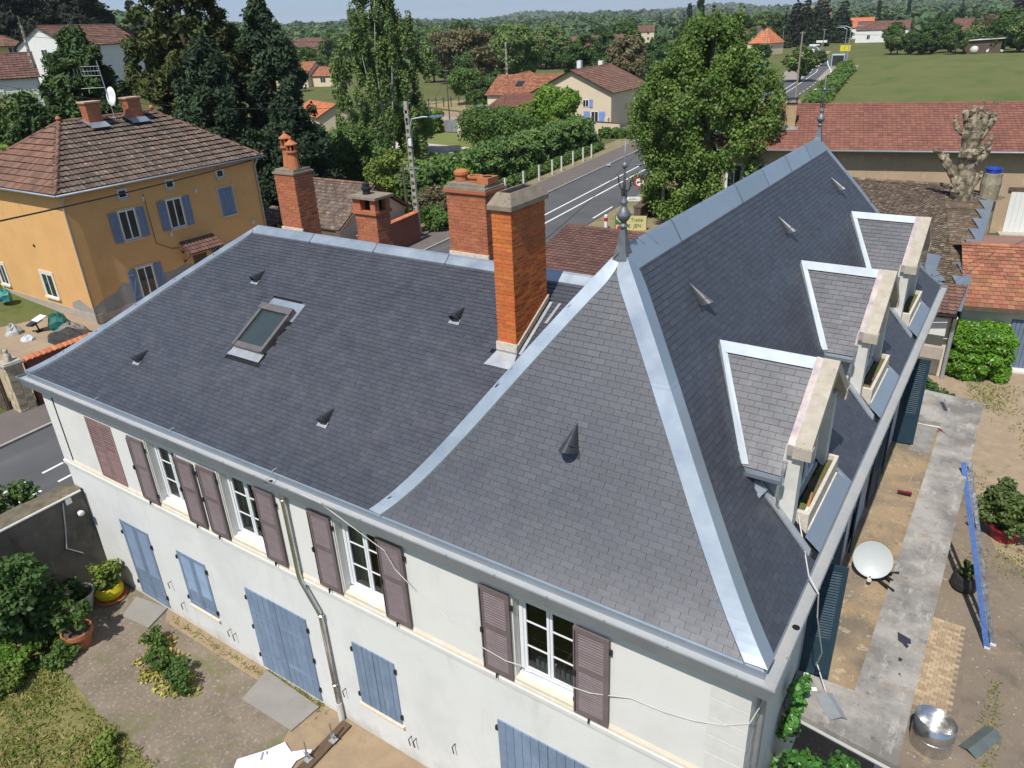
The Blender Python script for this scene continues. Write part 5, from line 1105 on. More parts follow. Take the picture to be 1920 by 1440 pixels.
# ---- red boundary walls with tile coping, pillar
m_redrender = M('red brown render', (.235, .082, .055), (.20, .072, .05), ns=.8, rough=.95, bump=.25, bs=30)
def coped_wall(name, label, A, B, h, mat, th=.28):
    A, B = Vector((A[0], A[1], 0)), Vector((B[0], B[1], 0)); t = thing(name, label, 'wall', tuple((A+B)/2)); d = (B-A).normalized(); s_ = Vector((-d.y, d.x, 0)); L = (B-A).length
    q = MB(); q.obox((A+B)/2+Z_*h/2, d*L/2, s_*th/2, Z_*h/2); q.build('wall', mat, t)
    n = int(L/.24); tm = None
    for i in range(n):
        p = A+d*(L*(i+.5)/n)+Z_*h
        if tm is None:
            q = MB(); vs = []
            for k, (o, zz) in enumerate(((-.24, .0), (0, .10), (.24, .0))):
                for j in range(5): a = math.pi*j/4; vs.append(Vector((.125*math.cos(a), o, zz+.06*math.sin(a))))
            q.add(vs, [(k*5+j, k*5+j+1, k*5+5+j+1, k*5+5+j) for k in range(2) for j in range(4)]+[(0, 1, 2, 3, 4), (14, 13, 12, 11, 10)])
            o_ = q.build('coping_tile', m_tilebright, None); o_.parent = t; tm = o_.data; ORG[o_.name] = ORG[t.name]
        else: o_ = bpy.data.objects.new('coping_tile', tm); COL.objects.link(o_); o_.parent = t
        o_.matrix_local = Matrix.Translation(p-ORG[t.name]) @ Matrix(((d.x, s_.x, 0, 0), (d.y, s_.y, 0, 0), (0, 0, 1, 0), (0, 0, 0, 1))) @ Matrix.Rotation(random.uniform(-.03, .03), 4, 'Z')
    return t
coped_wall('boundary_wall', 'red brown rendered wall with orange tile coping beside the stone gate pillar', (-32.15, 4.75), (-32.55, 12.5), 2.15, m_redrender)
coped_wall('boundary_wall', 'red brown wall with orange tile coping behind the small brick chimney', (-33.4, 26.2), (-34.45, 33.2), 2.15, m_redrender)
pil = thing('gate_pillar', 'rough pale stone gate pillar with a carved figure on its cap', 'pillar', (-32.15, 4.2, 0)); sm = None
m_rough = M('rough cut stone', (.50, .42, .28), (.42, .35, .24), ns=5, rough=1, bump=1., bs=16, rnd=.14)
for k in range(10):
    for i in range(2):
        for j in range(2):
            q = MB(); z = .22*k; fx = .30+random.uniform(-.02, .03); sp = .5 if k % 2 else .62
            xs_ = (-.33, -.33+.66*sp, .33); q.box(-32.15+xs_[i]+.006-(.02*random.random() if i == 0 else 0), -32.15+xs_[i+1]-.006+(.02*random.random() if i else 0), 4.2+(-.33, 0, .33)[j]+.006-(.03*random.random() if j == 0 else 0), 4.2+(-.33, 0, .33)[j+1]-.006, z+.005, z+.215); q.build('stone', m_rough, pil)
q = MB(); q.box(-32.56, -31.74, 3.79, 4.61, 2.20, 2.29); q.box(-32.50, -31.80, 3.85, 4.55, 2.29, 2.34); q.build('cap', m_concrete, pil)
st = thing('statuette', 'small weathered stone figure sitting on the gate pillar', 'statue', (-32.15, 4.2, 2.34)); q = MB()
q.lathe((-32.15, 4.2, 2.34), [(.17, 0), (.18, .06), (.14, .14), (.15, .22), (.12, .30), (.07, .34), (.085, .39), (.10, .45), (.07, .51), (0, .53)], 10); q.lathe((-32.02, 4.14, 2.34), [(.07, 0), (.075, .1), (.04, .2), (0, .22)], 8); q.lathe((-32.24, 4.11, 2.34), [(.07, 0), (.06, .12), (.03, .18), (0, .2)], 8); q.build('figure', m_concrete, st, smooth=True)
gt = thing('gate', 'dark brown gate leaf standing open beside the stone gate pillar', 'gate', (-32.6, 3.7, 0)); q = MB(); q.obox((-32.62, 3.78, .95), (.04, 0, 0), (0, .05, 0), (0, 0, .95)); q.build('post', m_wood, gt)
for i in range(9): q = MB(); q.obox((-32.75-.13*i, 3.72, .9), (.06, .0, 0), (0, .02, 0), (0, 0, .85)); q.build('board', m_wood, gt)
# ---- rubble of the ochre house yard
def lump(name, c, s, mat, n=26, seed=0, flat=.6):
    r_ = random.Random(seed); q = MB(); rings = 5; seg = 9; vs = []
    for i in range(rings+1):
        f = i/rings*math.pi/2
        for j in range(seg): t = 2*math.pi*j/seg; k = 1+r_.uniform(-.22, .22); vs.append((c[0]+s[0]*math.cos(f)*math.cos(t)*k, c[1]+s[1]*math.cos(f)*math.sin(t)*k, c[2]+s[2]*math.sin(f)*(1+r_.uniform(-.25, .25))))
    q.add(vs, [(i*seg+j, i*seg+(j+1) % seg, (i+1)*seg+(j+1) % seg, (i+1)*seg+j) for i in range(rings) for j in range(seg)]+[tuple(range(rings*seg, rings*seg+seg))]); return q.build(name, mat)
tag(lump('tarpaulin_heap', (-38.4, 9.7, 0), (1.9, .9, .55), M('black tarpaulin', (.022, .024, .024), (.05, .042, .036), ns=3, rough=.5, stains=(((.11, .075, .05), 3, .58, .68, None),)), seed=3), 'black tarpaulin heap beside the ochre house corner', 'tarpaulin')
tag(lump('rubble_heap', (-39.7, 10.2, 0), (1.1, .7, .5), M('rubble grey', (.25, .235, .22), (.14, .12, .10), ns=4, rough=1), seed=5), 'grey rubble heap next to the black tarpaulin', 'rubble')
gb = lump('garden_bag', (-41.05, 10.3, 0), (.62, .55, .85), M('green bag', (.015, .10, .085), (.02, .14, .11), ns=4, rough=.6), seed=7); tag(gb, 'dark green garden waste bag by the ochre wall', 'bag')
tag(lump('garden_bag', (-47.6, 10.6, .5), (.55, .4, .7), M('turquoise bag', (.06, .26, .25), rough=.6), seed=8), 'turquoise bag behind the cut branches', 'bag')
tag(lump('rubble_sack', (-42.6, 8.6, 0), (.45, .45, .55), M('pale sack', (.42, .44, .42), (.34, .35, .33), ns=4, rough=.8), seed=9), 'pale translucent rubble sack on the bare earth', 'sack')
tag(lump('plastic_bag', (-40.9, 8.5, 0), (.38, .30, .30), M('white plastic', (.6, .62, .62), (.35, .45, .5), ns=5, rough=.5), seed=10), 'white plastic bag on the bare earth near the sack', 'bag')
oc = thing('office_chair', 'overturned dark chair with a white board on it in the rubble', 'chair', (-41.7, 9.4, 0)); q = MB(); q.obox((-41.7, 9.35, .55), (.32, 0, .05), (0, .3, .1), (0, -.05, .05)); q.build('seat', M('navy fabric', (.03, .03, .05), rough=.9), oc); q = MB(); q.obox((-41.55, 9.6, .75), (.36, 0, .02), (0, .26, .08), (0, 0, .025)); q.build('board', m_pvc, oc); q = MB(); q.bar((-41.7, 9.4, .5), (-41.6, 9.45, .1), .06, .06); q.bar((-41.9, 9.2, .08), (-41.3, 9.7, .08), .05, .05); q.bar((-41.4, 9.2, .08), (-41.8, 9.7, .08), .05, .05); q.build('base', m_iron, oc)
# ---- small tiled garage between the chimneys
sg = thing('small_garage', 'small tile roofed garage with pale blue double doors behind the brick chimneys', 'garage', (-38.5, 29.5, 0))
gx0, gx1, gy0, gy1 = -41.4, -35.2, 26.3, 32.8; gz = 2.55; gr = 4.75; gxm = (gx0+gx1)/2; gym = (gy0+gy1)/2
m_garcream = M('garage cream', (.62, .53, .38), (.56, .48, .35), ns=1.2, rough=.95, stains=(((.40, .30, .18), 1.4, .6, .75, None),))
q = MB(); q.box(gx0, gx1, gy0, gy1, 0, gz); q.prism([(gx1-.001, gy0, gz), (gx1-.001, gy1, gz), (gx1-.001, gym, gr-.1)], (-.2, 0, 0)); q.build('wall', m_garcream, sg)
roof_slope(sg, (gx0-.3, gy0-.45), (gx1+.45, gy0-.45), (gx0-.3, gym), (gx1+.45, gym), gz-.1, gr, m_tilemoss, n1=200, w=.24, ex=.32)
roof_slope(sg, (gx0-.3, gy1+.45), (gx1+.45, gy1+.45), (gx0-.3, gym), (gx1+.45, gym), gz-.1, gr, m_tilemoss, w=.24, ex=.32)
ridge_tiles(sg, (gx0-.3, gym, gr), (gx1+.45, gym, gr), m_tileold)
for s in (-1, 1): q = MB(); q.bar((gx1+.44, gym+s*(gym-gy0+.5), gz-.22), (gx1+.44, gym, gr-.08), .05, .22, up=(1, 0, 0)); q.build('barge_board', m_tilebrown, sg)
q = MB(); q.box(gx0+.2, gx1-.4, gy0-.05, gy0, 2.15, 2.45); q.build('lintel', m_wood, sg)
for i in range(2): q = MB(); q.box(-39.9+1.3*i, -38.65+1.3*i, gy0-.05, gy0-.005, .05, 2.14); dd = q.build('garage_door', M('pale blue door', (.36, .45, .58), (.30, .39, .52), ns=2, rough=.7, stains=(((.12, .14, .18), 5, .66, .76, (3, 1, .3)),)), sg); q = MB(); q.box(-39.85+1.3*i, -38.7+1.3*i, gy0-.06, gy0-.05, 1.75, 1.80); q.build('strap_hinge', m_iron, dd)
ln = thing('lean_to', 'open timber lean-to with brown tiles between ochre house and garage', 'shed', (-42.0, 27.2, 0)); roof_slope(ln, (-43.2, 24.8), (-40.6, 24.8), (-43.2, 27.6), (-40.6, 27.6), 2.2, 3.0, m_tilemoss, w=.25, ex=.34)
for xx in (-43.0, -40.8): q = MB(); q.bar((xx, 25.0, 0), (xx, 25.0, 2.2), .14, .14, up=(0, 1, 0)); q.bar((xx, 25.0, 1.5), (xx+(.6 if xx < -42 else -.6), 25.0, 2.15), .1, .1, up=(0, 1, 0)); q.build('post', m_wood, ln)
# ---- brown tiled outbuilding behind the pavilion
bo = thing('brown_outbuilding', 'low brown red tile roof just behind the tall chimney and the road', 'outbuilding', (-15, 27, 0))
roof_slope(bo, (-18.8, 22.4), (-8.5, 22.4), (-20.3, 30.4), (-8.5, 30.4), 2.75, 3.35 if False else 4.15-.9, m_tilebrown, n1=160, w=.34, ex=.36, xs=[(0, .045), (.12, .02), (.5, .0), (.88, .02), (1, .045)])
q = MB(); q.prism([(-18.6, 22.8, 0), (-8.6, 22.8, 0), (-8.6, 30.2, 0), (-20.0, 30.2, 0)], (0, 0, 2.62)); q.build('wall', m_garcream, bo)
ridge_tiles(bo, (-20.3, 30.45, 3.26), (-8.5, 30.45, 3.26), m_tilebrown, r=.11)
# ---- long barn with the red tile roof
AB = math.atan2(.243, 1); ux = Vector((math.cos(AB), math.sin(AB), 0)); uy = Vector((-math.sin(AB), math.cos(AB), 0))
bn = thing('barn', 'long ochre barn under a wide red flat tile roof', 'barn', (1, 51.8, 0))
P0 = Vector((1.0, 51.5, 0)); bp = lambda a, b, z=0: P0+ux*a+uy*b+Z_*z
q = MB()
for (a, b) in (((-18.5, 0), (26, 0)), ((26, 0), (26, 12)), ((26, 12), (-18.5, 12)), ((-18.5, 12), (-18.5, 0))): q.quad(bp(*a), bp(*b), bp(*b, 5.45), bp(*a, 5.45))
q.poly([bp(-18.5, 0, 5.45), bp(-18.5, 12, 5.45), bp(-18.5, 6, 7.55)]); q.poly([bp(26, 0, 5.45), bp(26, 12, 5.45), bp(26, 6, 7.55)]); q.build('wall', m_barnwall, bn)
v2 = lambda p: (p.x, p.y)
FL = [(0, .0), (.06, .012), (.94, .012), (1, 0)]
roof_slope(bn, v2(bp(-18.9, -.75)), v2(bp(26.4, -.75)), v2(bp(-18.9, 6)), v2(bp(26.4, 6)), 5.40, 7.66, m_tilered, n1=290, w=.30, ex=.36, xs=FL, thick=.022)
roof_slope(bn, v2(bp(-18.9, 12.75)), v2(bp(26.4, 12.75)), v2(bp(-18.9, 6)), v2(bp(26.4, 6)), 5.40, 7.66, m_tilered, w=.6, ex=.72, xs=FL, thick=.022)
ridge_tiles(bn, bp(-18.9, 6, 7.66), bp(26.4, 6, 7.66), m_tilered, r=.12)
gutter(bn, bp(-18.9, -.82, 5.36), bp(26.4, -.82, 5.36))
q = MB(); q.obox(bp(3.8, -.375, 5.30), ux*22.3, uy*.37, Z_*.02); q.build('soffit', m_wood, bn)
cb = bpy.data.objects.new('chimney', None); COL.objects.link(cb); cb.parent = bn; ORG[cb.name] = ORG[bn.name]
m_cob = M('tan chimney render', (.42, .31, .18), (.36, .27, .16), ns=3, rough=.95, stains=(((.16, .12, .08), 4, .6, .72, (1, 1, 4)),))
for k in range(5): q = MB(); q.obox(bp(-14.2, 2.9, 6.55+.32*k), ux*(.36-(.02 if k % 2 else 0)), uy*.45, Z_*.16); q.build('course', m_cob, cb)
q = MB(); q.obox(bp(-14.2, 2.9, 8.02), ux*.38, uy*.47, Z_*.03); q.build('chimney_slab', m_wood, cb)
for sx in (-.3, .3): q = MB(); q.obox(bp(-14.2+sx, 2.9, 8.2), ux*.035, uy*.4, Z_*.16); q.build('cowl_post', m_iron, cb)
q = MB(); q.obox(bp(-14.2, 2.9, 8.38), ux*.42, uy*.5, Z_*.03); q.build('chimney_cap', m_iron, cb)
q = MB(); q.quad(bp(-14.75, 1.95, 6.34), bp(-13.65, 1.95, 6.34), bp(-13.65, 2.45, 6.52), bp(-14.75, 2.45, 6.52)); q.build('flashing', m_zinc, cb)
for a in (-17.6, -16.0): window(bn, bp(a, 0, 2.6), ux, -uy, 1.0, 1.6, sur=m_whitewall, sw=.1); plank_sh(bn, bp(a+.58, -.02, 2.55), ux, -uy, .5, 1.65, m_whitewall, brace=False)
q = MB(); q.quad(bp(-11.5, -.012, 1.9), bp(-5.0, -.012, 1.9), bp(-5.0, -.012, 3.2), bp(-11.5, -.012, 3.2)); q.build('white_panel', m_whitewall, bn)
q = MB(); q.obox(bp(1.3, -.06, 2.95), ux*1.5, uy*.05, Z_*.12); q.build('door_rail', m_wood, bn)
for i in range(8): q = MB(); q.obox(bp(.15+.31*i, -.05, 1.45), ux*.15, uy*.025, Z_*1.42); q.build('door_board', m_whitewall, bn)
tag((lambda q: q.build('door_step', m_concrete, bn))(MB().obox(bp(1.3, -.5, .08), ux*1.6, uy*.45, Z_*.08)))
# ---- mossy roofed outbuilding and terracotta garage on the right
mo = thing('mossy_outbuilding', 'outbuilding with a lichen covered rough tile roof and stepped zinc edge flashing', 'outbuilding', (-2, 33, 0))
zrd = 4.42; zev_ = 3.0; MA, MR, MBk = (.25, 40.7), (-2.4, 43.6), (.78, 42.4)
roof_slope(mo, (-6.2, 25.3), (.42, 25.3), (-9.4, 43.6), MR, zev_, zrd, m_tilewild, n1=280, w=.25, ex=.27, xs=[(0, .035), (.3, .0), (.7, .0), (1, .035)], messy=.012, jit=.05)
q = MB(); q.poly([(.42, 25.3, zev_-.0), (MA[0], MA[1], 4.17), (MR[0], MR[1], zrd-.02)]); q.build('roof_slope', m_wood, mo)
for k in range(52):
    t = k/52; y = 25.5+(43.0-25.5)*t; xl = .42+(MR[0]-.42)*(y-25.3)/(MR[1]-25.3); xr2 = min(.42+(MA[0]-.42)*(y-25.3)/(MA[1]-25.3), 9) if y < MA[1] else MA[0]+(MR[0]-MA[0])*(y-MA[1])/(MR[1]-MA[1])
    z_ = zev_+(zrd-zev_)*(y-25.3)/(43.6-25.3); q = MB(); n_ = max(1, int((xr2-xl)/.25))
    for i2 in range(n_): a_ = xl+(xr2-xl)*i2/n_; b2 = xl+(xr2-xl)*(i2+1)/n_; dz_ = random.uniform(0, .055); q.quad((a_, y, z_+.05+dz_), (b2, y, z_+.05+dz_), (b2, y+.36, z_+.045), (a_, y+.36, z_+.045), random.random()*.98+.01); q.quad((a_, y, z_), (b2, y, z_), (b2, y, z_+.05+dz_), (a_, y, z_+.05+dz_), .5)
    if xr2-xl > .05: q.build('tiles', m_tilewild, mo, kind='stuff')
q = MB(); q.poly([(MR[0], MR[1], zrd), (MA[0], MA[1], 4.2), (MBk[0], MBk[1], 4.06)]); q.build('hip_slope', m_tilewild, mo)
ridge_tiles(mo, (-9.4, 43.6, zrd+.03), (MR[0], MR[1], zrd+.03), m_tilewild, r=.14); ridge_tiles(mo, (MR[0], MR[1], zrd+.05), (MBk[0], MBk[1], 4.12), m_tilewild, r=.13)
q = MB(); q.bar((MR[0], MR[1]-.1, zrd+.07), (MA[0]+.1, MA[1], 4.27), .10, .04); q.build('hip_flashing', m_zinc, mo)
q = MB(); q.prism([(-6.0, 25.6, 0), (.30, 25.7, 0), (.2, 40.3, 0), (-2.6, 43.0, 0), (-9.0, 43.0, 0)], (0, 0, 2.85)); q.build('wall', m_garwall, mo)
q = MB(); q.poly([(.36, 25.6, 0), (.36, 25.6, 2.98), (.2, 40.6, 4.1), (.2, 40.6, 0)]); q.build('wall', m_garwall, mo)
pz_ = lambda y: zev_+(zrd-zev_)*(y-25.3)/(43.6-25.3)+.10
xe_ = lambda y: .42-.17*(y-25.3)/15.4
q = MB(); q.quad((xe_(25.2)-.16, 25.2, pz_(25.2)), (xe_(25.2)+.16, 25.2, pz_(25.2)), (xe_(40.8)+.16, 40.8, pz_(40.8)), (xe_(40.8)-.16, 40.8, pz_(40.8))); q.quad((xe_(25.2)+.16, 25.2, pz_(25.2)-.25), (xe_(40.8)+.16, 40.8, pz_(40.8)-.25), (xe_(40.8)+.16, 40.8, pz_(40.8)), (xe_(25.2)+.16, 25.2, pz_(25.2))); q.build('edge_flashing', m_zinc, mo)
for i in range(9):
    y0_, y1_ = 25.6+1.68*i, 25.6+1.68*(i+1); q = MB(); q.poly([(xe_(y0_)-.10, y0_, pz_(y0_)+.012), (xe_(y1_)-.10, y1_, pz_(y1_)+.012), (xe_(y1_)-.58, y1_-.04, pz_(y1_)+.03), (xe_(y1_)-.5, y1_-.35, pz_(y1_)+.02)]); q.build('step_flashing', m_zinc, mo)
q = MB(); q.poly([(-1.5, 31.4, 3.60), (-.9, 31.2, 3.59), (-.85, 29.3, 3.44), (-.35, 28.2, 3.36), (-1.0, 27.6, 3.31), (-1.3, 29.0, 3.42)]); q.build('edge_flashing', m_zinc, mo)
roof_slope(mo, (-1.9, 24.6), (.44, 24.9), (-1.7, 27.4), (.52, 27.7), 3.02, 3.42, m_tileold, w=.26, ex=.32)
gutter(mo, (-1.9, 24.5, 2.98), (.5, 24.8, 2.98), m_iron)
q = MB(); q.tube([(.46, 24.9, 2.9), (.42, 25.3, 2.4), (.42, 25.4, 0)], .08, 8); q.build('downpipe', m_zincold, mo)
q = MB(); q.box(-1.4, .2, 25.1, 25.2, 2.0, 2.75); q.build('white_panel', m_moulding, mo); q = MB(); q.box(-1.4, .25, 25.0, 25.25, 1.0, 1.5); q.build('stone_base', m_stonebase, mo)
ga = thing('garage', 'pale rendered garage with orange tile roof and ribbed blue grey door', 'garage', (6, 30, 0))
AG = math.atan2(.55, 2.3); gxv = Vector((math.cos(AG), math.sin(AG), 0)); gyv = Vector((-math.sin(AG), math.cos(AG), 0)); G0 = Vector((.55, 27.35, 0)); gp = lambda a, b, z=0: G0+gxv*a+gyv*b+Z_*z
roof_slope(ga, v2(gp(-.1, -.35)), v2(gp(14, -.35)), v2(gp(.25, 4.3)), v2(gp(14, 4.3)), 2.72, 4.10, m_tileorange, n1=280, w=.27, ex=.30, xs=FL, thick=.025, stag=True)
roof_slope(ga, v2(gp(-.1, 9)), v2(gp(14, 9)), v2(gp(.25, 4.3)), v2(gp(14, 4.3)), 2.72, 4.10, m_tileorange, w=.5, ex=.6, xs=FL)
ridge_tiles(ga, gp(.2, 4.3, 4.12), gp(14, 4.3, 4.12), m_tileorange, r=.13)
q = MB()
for (a, b) in (((0, 0), (14, 0)), ((14, 0), (14, 8.6)), ((14, 8.6), (0, 8.6)), ((0, 8.6), (0, 0))): q.quad(gp(*a), gp(*b), gp(*b, 2.66), gp(*a, 2.66))
q.build('wall', m_garwall, ga)
q = MB(); q.obox(gp(6.95, -.36, 2.66), gxv*7.05, gyv*.02, Z_*.09); q.build('fascia', m_wood, ga)
m_gdoor = M('ribbed blue grey door', (.14, .19, .25), (.115, .16, .22), ns=1.5, rough=.5, spec=.4)
dl = None
for i in range(22): q = MB(); q.obox(gp(1.95+.155*i, -.03, 1.12), gxv*.068, gyv*.03, Z_*1.06); q.build('door_rib', m_gdoor, ga)
q = MB(); q.quad(gp(1.86, -.01, .05), gp(5.4, -.01, .05), gp(5.4, -.01, 2.2), gp(1.86, -.01, 2.2)); q.build('garage_door', m_gdoor, ga)
q = MB(); q.obox(gp(6, -.25, .03), gxv*6, gyv*.25, Z_*.05); q.build('threshold', m_moulding, ga)
q = MB(); A = gp(0, 4.7, 3.0); q.quad(gp(.75, 4.6, 4.02), gp(14, 4.6, 4.02), gp(14, 9.5, 3.3), gp(1.0, 9.5, 3.3)); q.build('flat_roof', M('pinkish felt', (.30, .16, .12), (.25, .14, .11), ns=.8, rough=1), ga)
# ---- houses farther off
def far_house(label, loc, rz, L, W, h, rise, wall, roof, over=.35, gable_wall=True, tile=(.5, .5), wins=(), chim=(), cat='house', name='house', group=None, hip=0., extra=None, n1=0):
    """L along local x (ridge), W along y; front face is local -y"""
    t = thing(name, label, cat, loc, rz, group, local=True); q = MB()
    for (a, b) in (((-L/2, -W/2), (L/2, -W/2)), ((L/2, -W/2), (L/2, W/2)), ((L/2, W/2), (-L/2, W/2)), ((-L/2, W/2), (-L/2, -W/2))): q.quad((*a, -1.5), (*b, -1.5), (*b, h), (*a, h))
    if not hip:
        for s in (-1, 1): q.poly([(s*L/2, -W/2, h), (s*L/2, W/2, h), (s*L/2, 0, h+rise)])
    q.build('wall', wall, t); o = over; k = rise/(W/2); zE = h-o*k+.05; zT = h+rise+.05; hr = max(0, L/2-hip)
    for s in (-1, 1): roof_slope(t, (-L/2-o, s*(W/2+o)), (L/2+o, s*(W/2+o)), (-hr-(0 if hip else o), 0), (hr+(0 if hip else o), 0), zE, zT, roof, w=tile[0], ex=tile[1], thick=.05, n1=n1 if s < 0 else 0)
    if hip:
        for s in (-1, 1): roof_slope(t, (s*(L/2+o), -W/2-o), (s*(L/2+o), W/2+o), (s*hr, 0), (s*hr, 0), zE, zT, roof, w=tile[0], ex=tile[1], thick=.05)
    ridge_tiles(t, (-hr-(0 if hip else o), 0, zT), (hr+(0 if hip else o), 0, zT), roof, r=.16, L=.6)
    for (side, a, z, ww, hh, shm) in wins:
        if side == 'f': c, u, n = (a, -W/2, z), X_, -Y_
        elif side == 'r': c, u, n = (L/2, a, z), Y_, X_
        else: c, u, n = (-L/2, a, z), -Y_, -X_
        window(t, c, u, n, ww, hh, sur=None)
        if shm:
            for s in (-1, 1): plank_sh(t, Vector(c)+Vector(u)*((ww/2+.04) if s > 0 else -(ww/2+.04+ww*.5))+Vector(n)*.02, Vector(u), Vector(n), ww*.5, hh, shm, np_=2, brace=False)
    for (a, b, z, s_, hh, mt) in chim: q = MB(); q.box(a-s_, a+s_, b-s_, b+s_, z, z+hh); q.build('chimney', mt, t)
    return t
m_cornflower = M('cornflower shutter', (.22, .33, .68), (.19, .29, .60), ns=2, rough=.6)
# cream house: gable toward us, long brown striped roof on the right
ch = far_house('cream house with brown tile roof, white chimney and bright blue shutters', (-55.0, 98.0, 0), R(-90+3), 13, 12.2, 4.95, 2.75, m_creamwall, m_tileold, tile=(.33, .42), over=.5,
  wins=(('f', 0, 0, 0, 0, None),) if False else (('r', 3.6, .35, 1.1, 2.0, None), ('r', 2.2, 2.9, .9, 1.0, None), ('f', 2.6, 2.9, .9, 1.25, m_cornflower), ('f', -1.2, 2.9, .9, 1.25, m_cornflower), ('f', 2.6, .4, .9, 1.9, m_cornflower), ('f', -1.2, .6, 1.0, 1.6, m_cornflower)), chim=((-1.0, -2.4, 6.2, .32, 2.4, m_whitewall), (-5.6, -1.0, 7.0, .35, 1.3, m_whitewall)), n1=150)
q = MB(); 
window(ch, (6.5, 3.6, .35), Y_, X_, .5, .5)
plank_sh(ch, (6.52, 4.25, .3), Y_, X_, .95, 2.05, m_cornflower); plank_sh(ch, (6.52, 1.9, .3), Y_, X_, .95, 2.05, m_cornflower); plank_sh(ch, (6.52, 2.75, 2.85), Y_, X_, .55, 1.1, m_cornflower)
wg = far_house('orange tiled wing joined to the left side of the cream house', (-69.0, 109.5, 0), R(8), 19, 10.5, 3.3, 2.6, m_creamwall, m_tileorange, tile=(.36, .42), wins=(('f', 6, 1.4, .9, .9, None), ('f', -3, 1.2, 1.6, .9, None)), chim=((5.5, -3.0, 4.2, .35, 1.5, m_whitewall),), n1=150)
q = MB(); q.poly([(-5.2, -1.9, 5.02), (-3.9, -1.9, 5.02), (-3.9, -3.3, 4.34), (-5.2, -3.3, 4.34)]); q.v = [(x, y, z+.14) for x, y, z in q.v]; q.build('roof_window', m_darkglass, wg)
far_house('small white garage gable with bright yellow double doors', (-87.6, 129.5, 0), R(-90+14), 9, 7.6, 3.1, 1.75, m_whitewall, m_tileorange, tile=(.4, .45), cat='garage', name='yellow_garage')
yg = bpy.data.objects['yellow_garage']
m_yellow = M('bright yellow door', (.62, .36, .03), (.56, .32, .03), ns=2, rough=.6)
for s in (-1, 1):
    q = MB(); q.box(4.5, 4.55, min(.01*s, 1.75*s)+.1, max(.01*s, 1.75*s)+.1, .05, 2.75); dd = q.build('garage_door', m_yellow, yg)
    for z in (.5, 1.4, 2.4): q = MB(); q.box(4.55, 4.58, min(.1*s, 1.65*s)+.1, max(.1*s, 1.65*s)+.1, z-.06, z+.06); q.build('ledge', m_yellow, dd)
cp = thing('carport', 'brown red tiled carport roof in front of the orange tiled wing', 'carport', (-68, 97, 0)); roof_slope(cp, (-70.2, 92.2), (-60.6, 94.4), (-71.6, 99.6), (-62.0, 101.8), 2.5, 3.85, m_tilered, w=.36, ex=.40, n1=100)
for p in ((-69.8, 92.6), (-60.9, 94.6), (-71.0, 99.2), (-62.2, 101.2)): q = MB(); q.box(p[0]-.12, p[0]+.12, p[1]-.12, p[1]+.12, 0, 2.5 if p[1] < 96 else 3.7); q.build('post', m_creamwall, cp)
gw = thing('garden_wall', 'low cream garden wall in front of the cream house', 'wall', (-46, 90, 0)); q = MB(); q.obox((-47.5, 87.3, .75), (2.8, -.5, 0), (0.02, .12, 0), (0, 0, .75)); q.build('wall', m_creamwall, gw); q = MB(); q.obox((-47.5, 87.3, 1.54), (2.85, -.5, 0), (.03, .17, 0), (0, 0, .04)); q.build('wall_cap', m_tilebrown, gw)
gw2 = thing('garden_wall', 'cream garden wall seen beneath the bright green maple', 'wall', (-55, 84, 0)); q = MB(); q.obox((-55.5, 86.0, .6), (3.6, .3, 0), (0, .12, 0), (0, 0, .6)); q.build('wall', m_creamwall, gw2)
for p in ((-50.1, 91.2),): gp_ = thing('gate_post', 'cream gate post at the corner of the cream house', 'gate post', (-48.6, 90.6, 0)); q = MB(); q.box(-48.85, -48.35, 90.4, 90.9, 0, 1.7); q.build('post', m_creamwall, gp_)
far_house('red tiled bungalow beyond the dark conifers', (-184, 154, 0), R(12), 17, 10, 3.6, 2.8, m_creamwall, m_tileorange, tile=(.6, .6), wins=(('f', -6, 1.2, 1.6, 1.3, None), ('f', 0, 1.2, 1.6, 1.3, None), ('f', 5, 1, 1.4, 1.4, None)))
far_house('low wing of the red tiled bungalow beyond the conifers', (-174, 157, 0), R(12), 11, 8, 2.9, 2.1, m_creamwall, m_tileorange, tile=(.6, .6), wins=(('f', 2, 1, 1.8, 1.4, None),))
far_house('bright orange roofed shed behind the dark conifers', (-96.5, 83, 0), R(-24), 12, 6, 2.2, 1.5, m_garcream, m_tilebright, tile=(.4, .45), cat='shed', name='shed')
far_house('cream farmhouse with brown roof in the distance at the foot of the wooded hill', (-350, 299, 0), R(38), 28, 11, 6.0, 4.6, m_creamwall, m_tilebrown, tile=(1., 1.), wins=tuple(('f', a, z, 1.8, 2.0, m_whitewall) for a in (-11, -5, 1, 7) for z in (.8, 3.6)))
far_house('open brown barn beside the distant cream farmhouse', (-318, 287, 0), R(38), 15, 14, 6.5, 5.0, m_tilebrown, m_tilebrown, tile=(1., 1.), cat='barn', name='barn')
far_house('grey slated house with brown roof behind the birch', (-112, 160, 0), R(-60), 13, 10, 5.5, 6.0, m_greypatch, m_tilebrown, tile=(.6, .6))
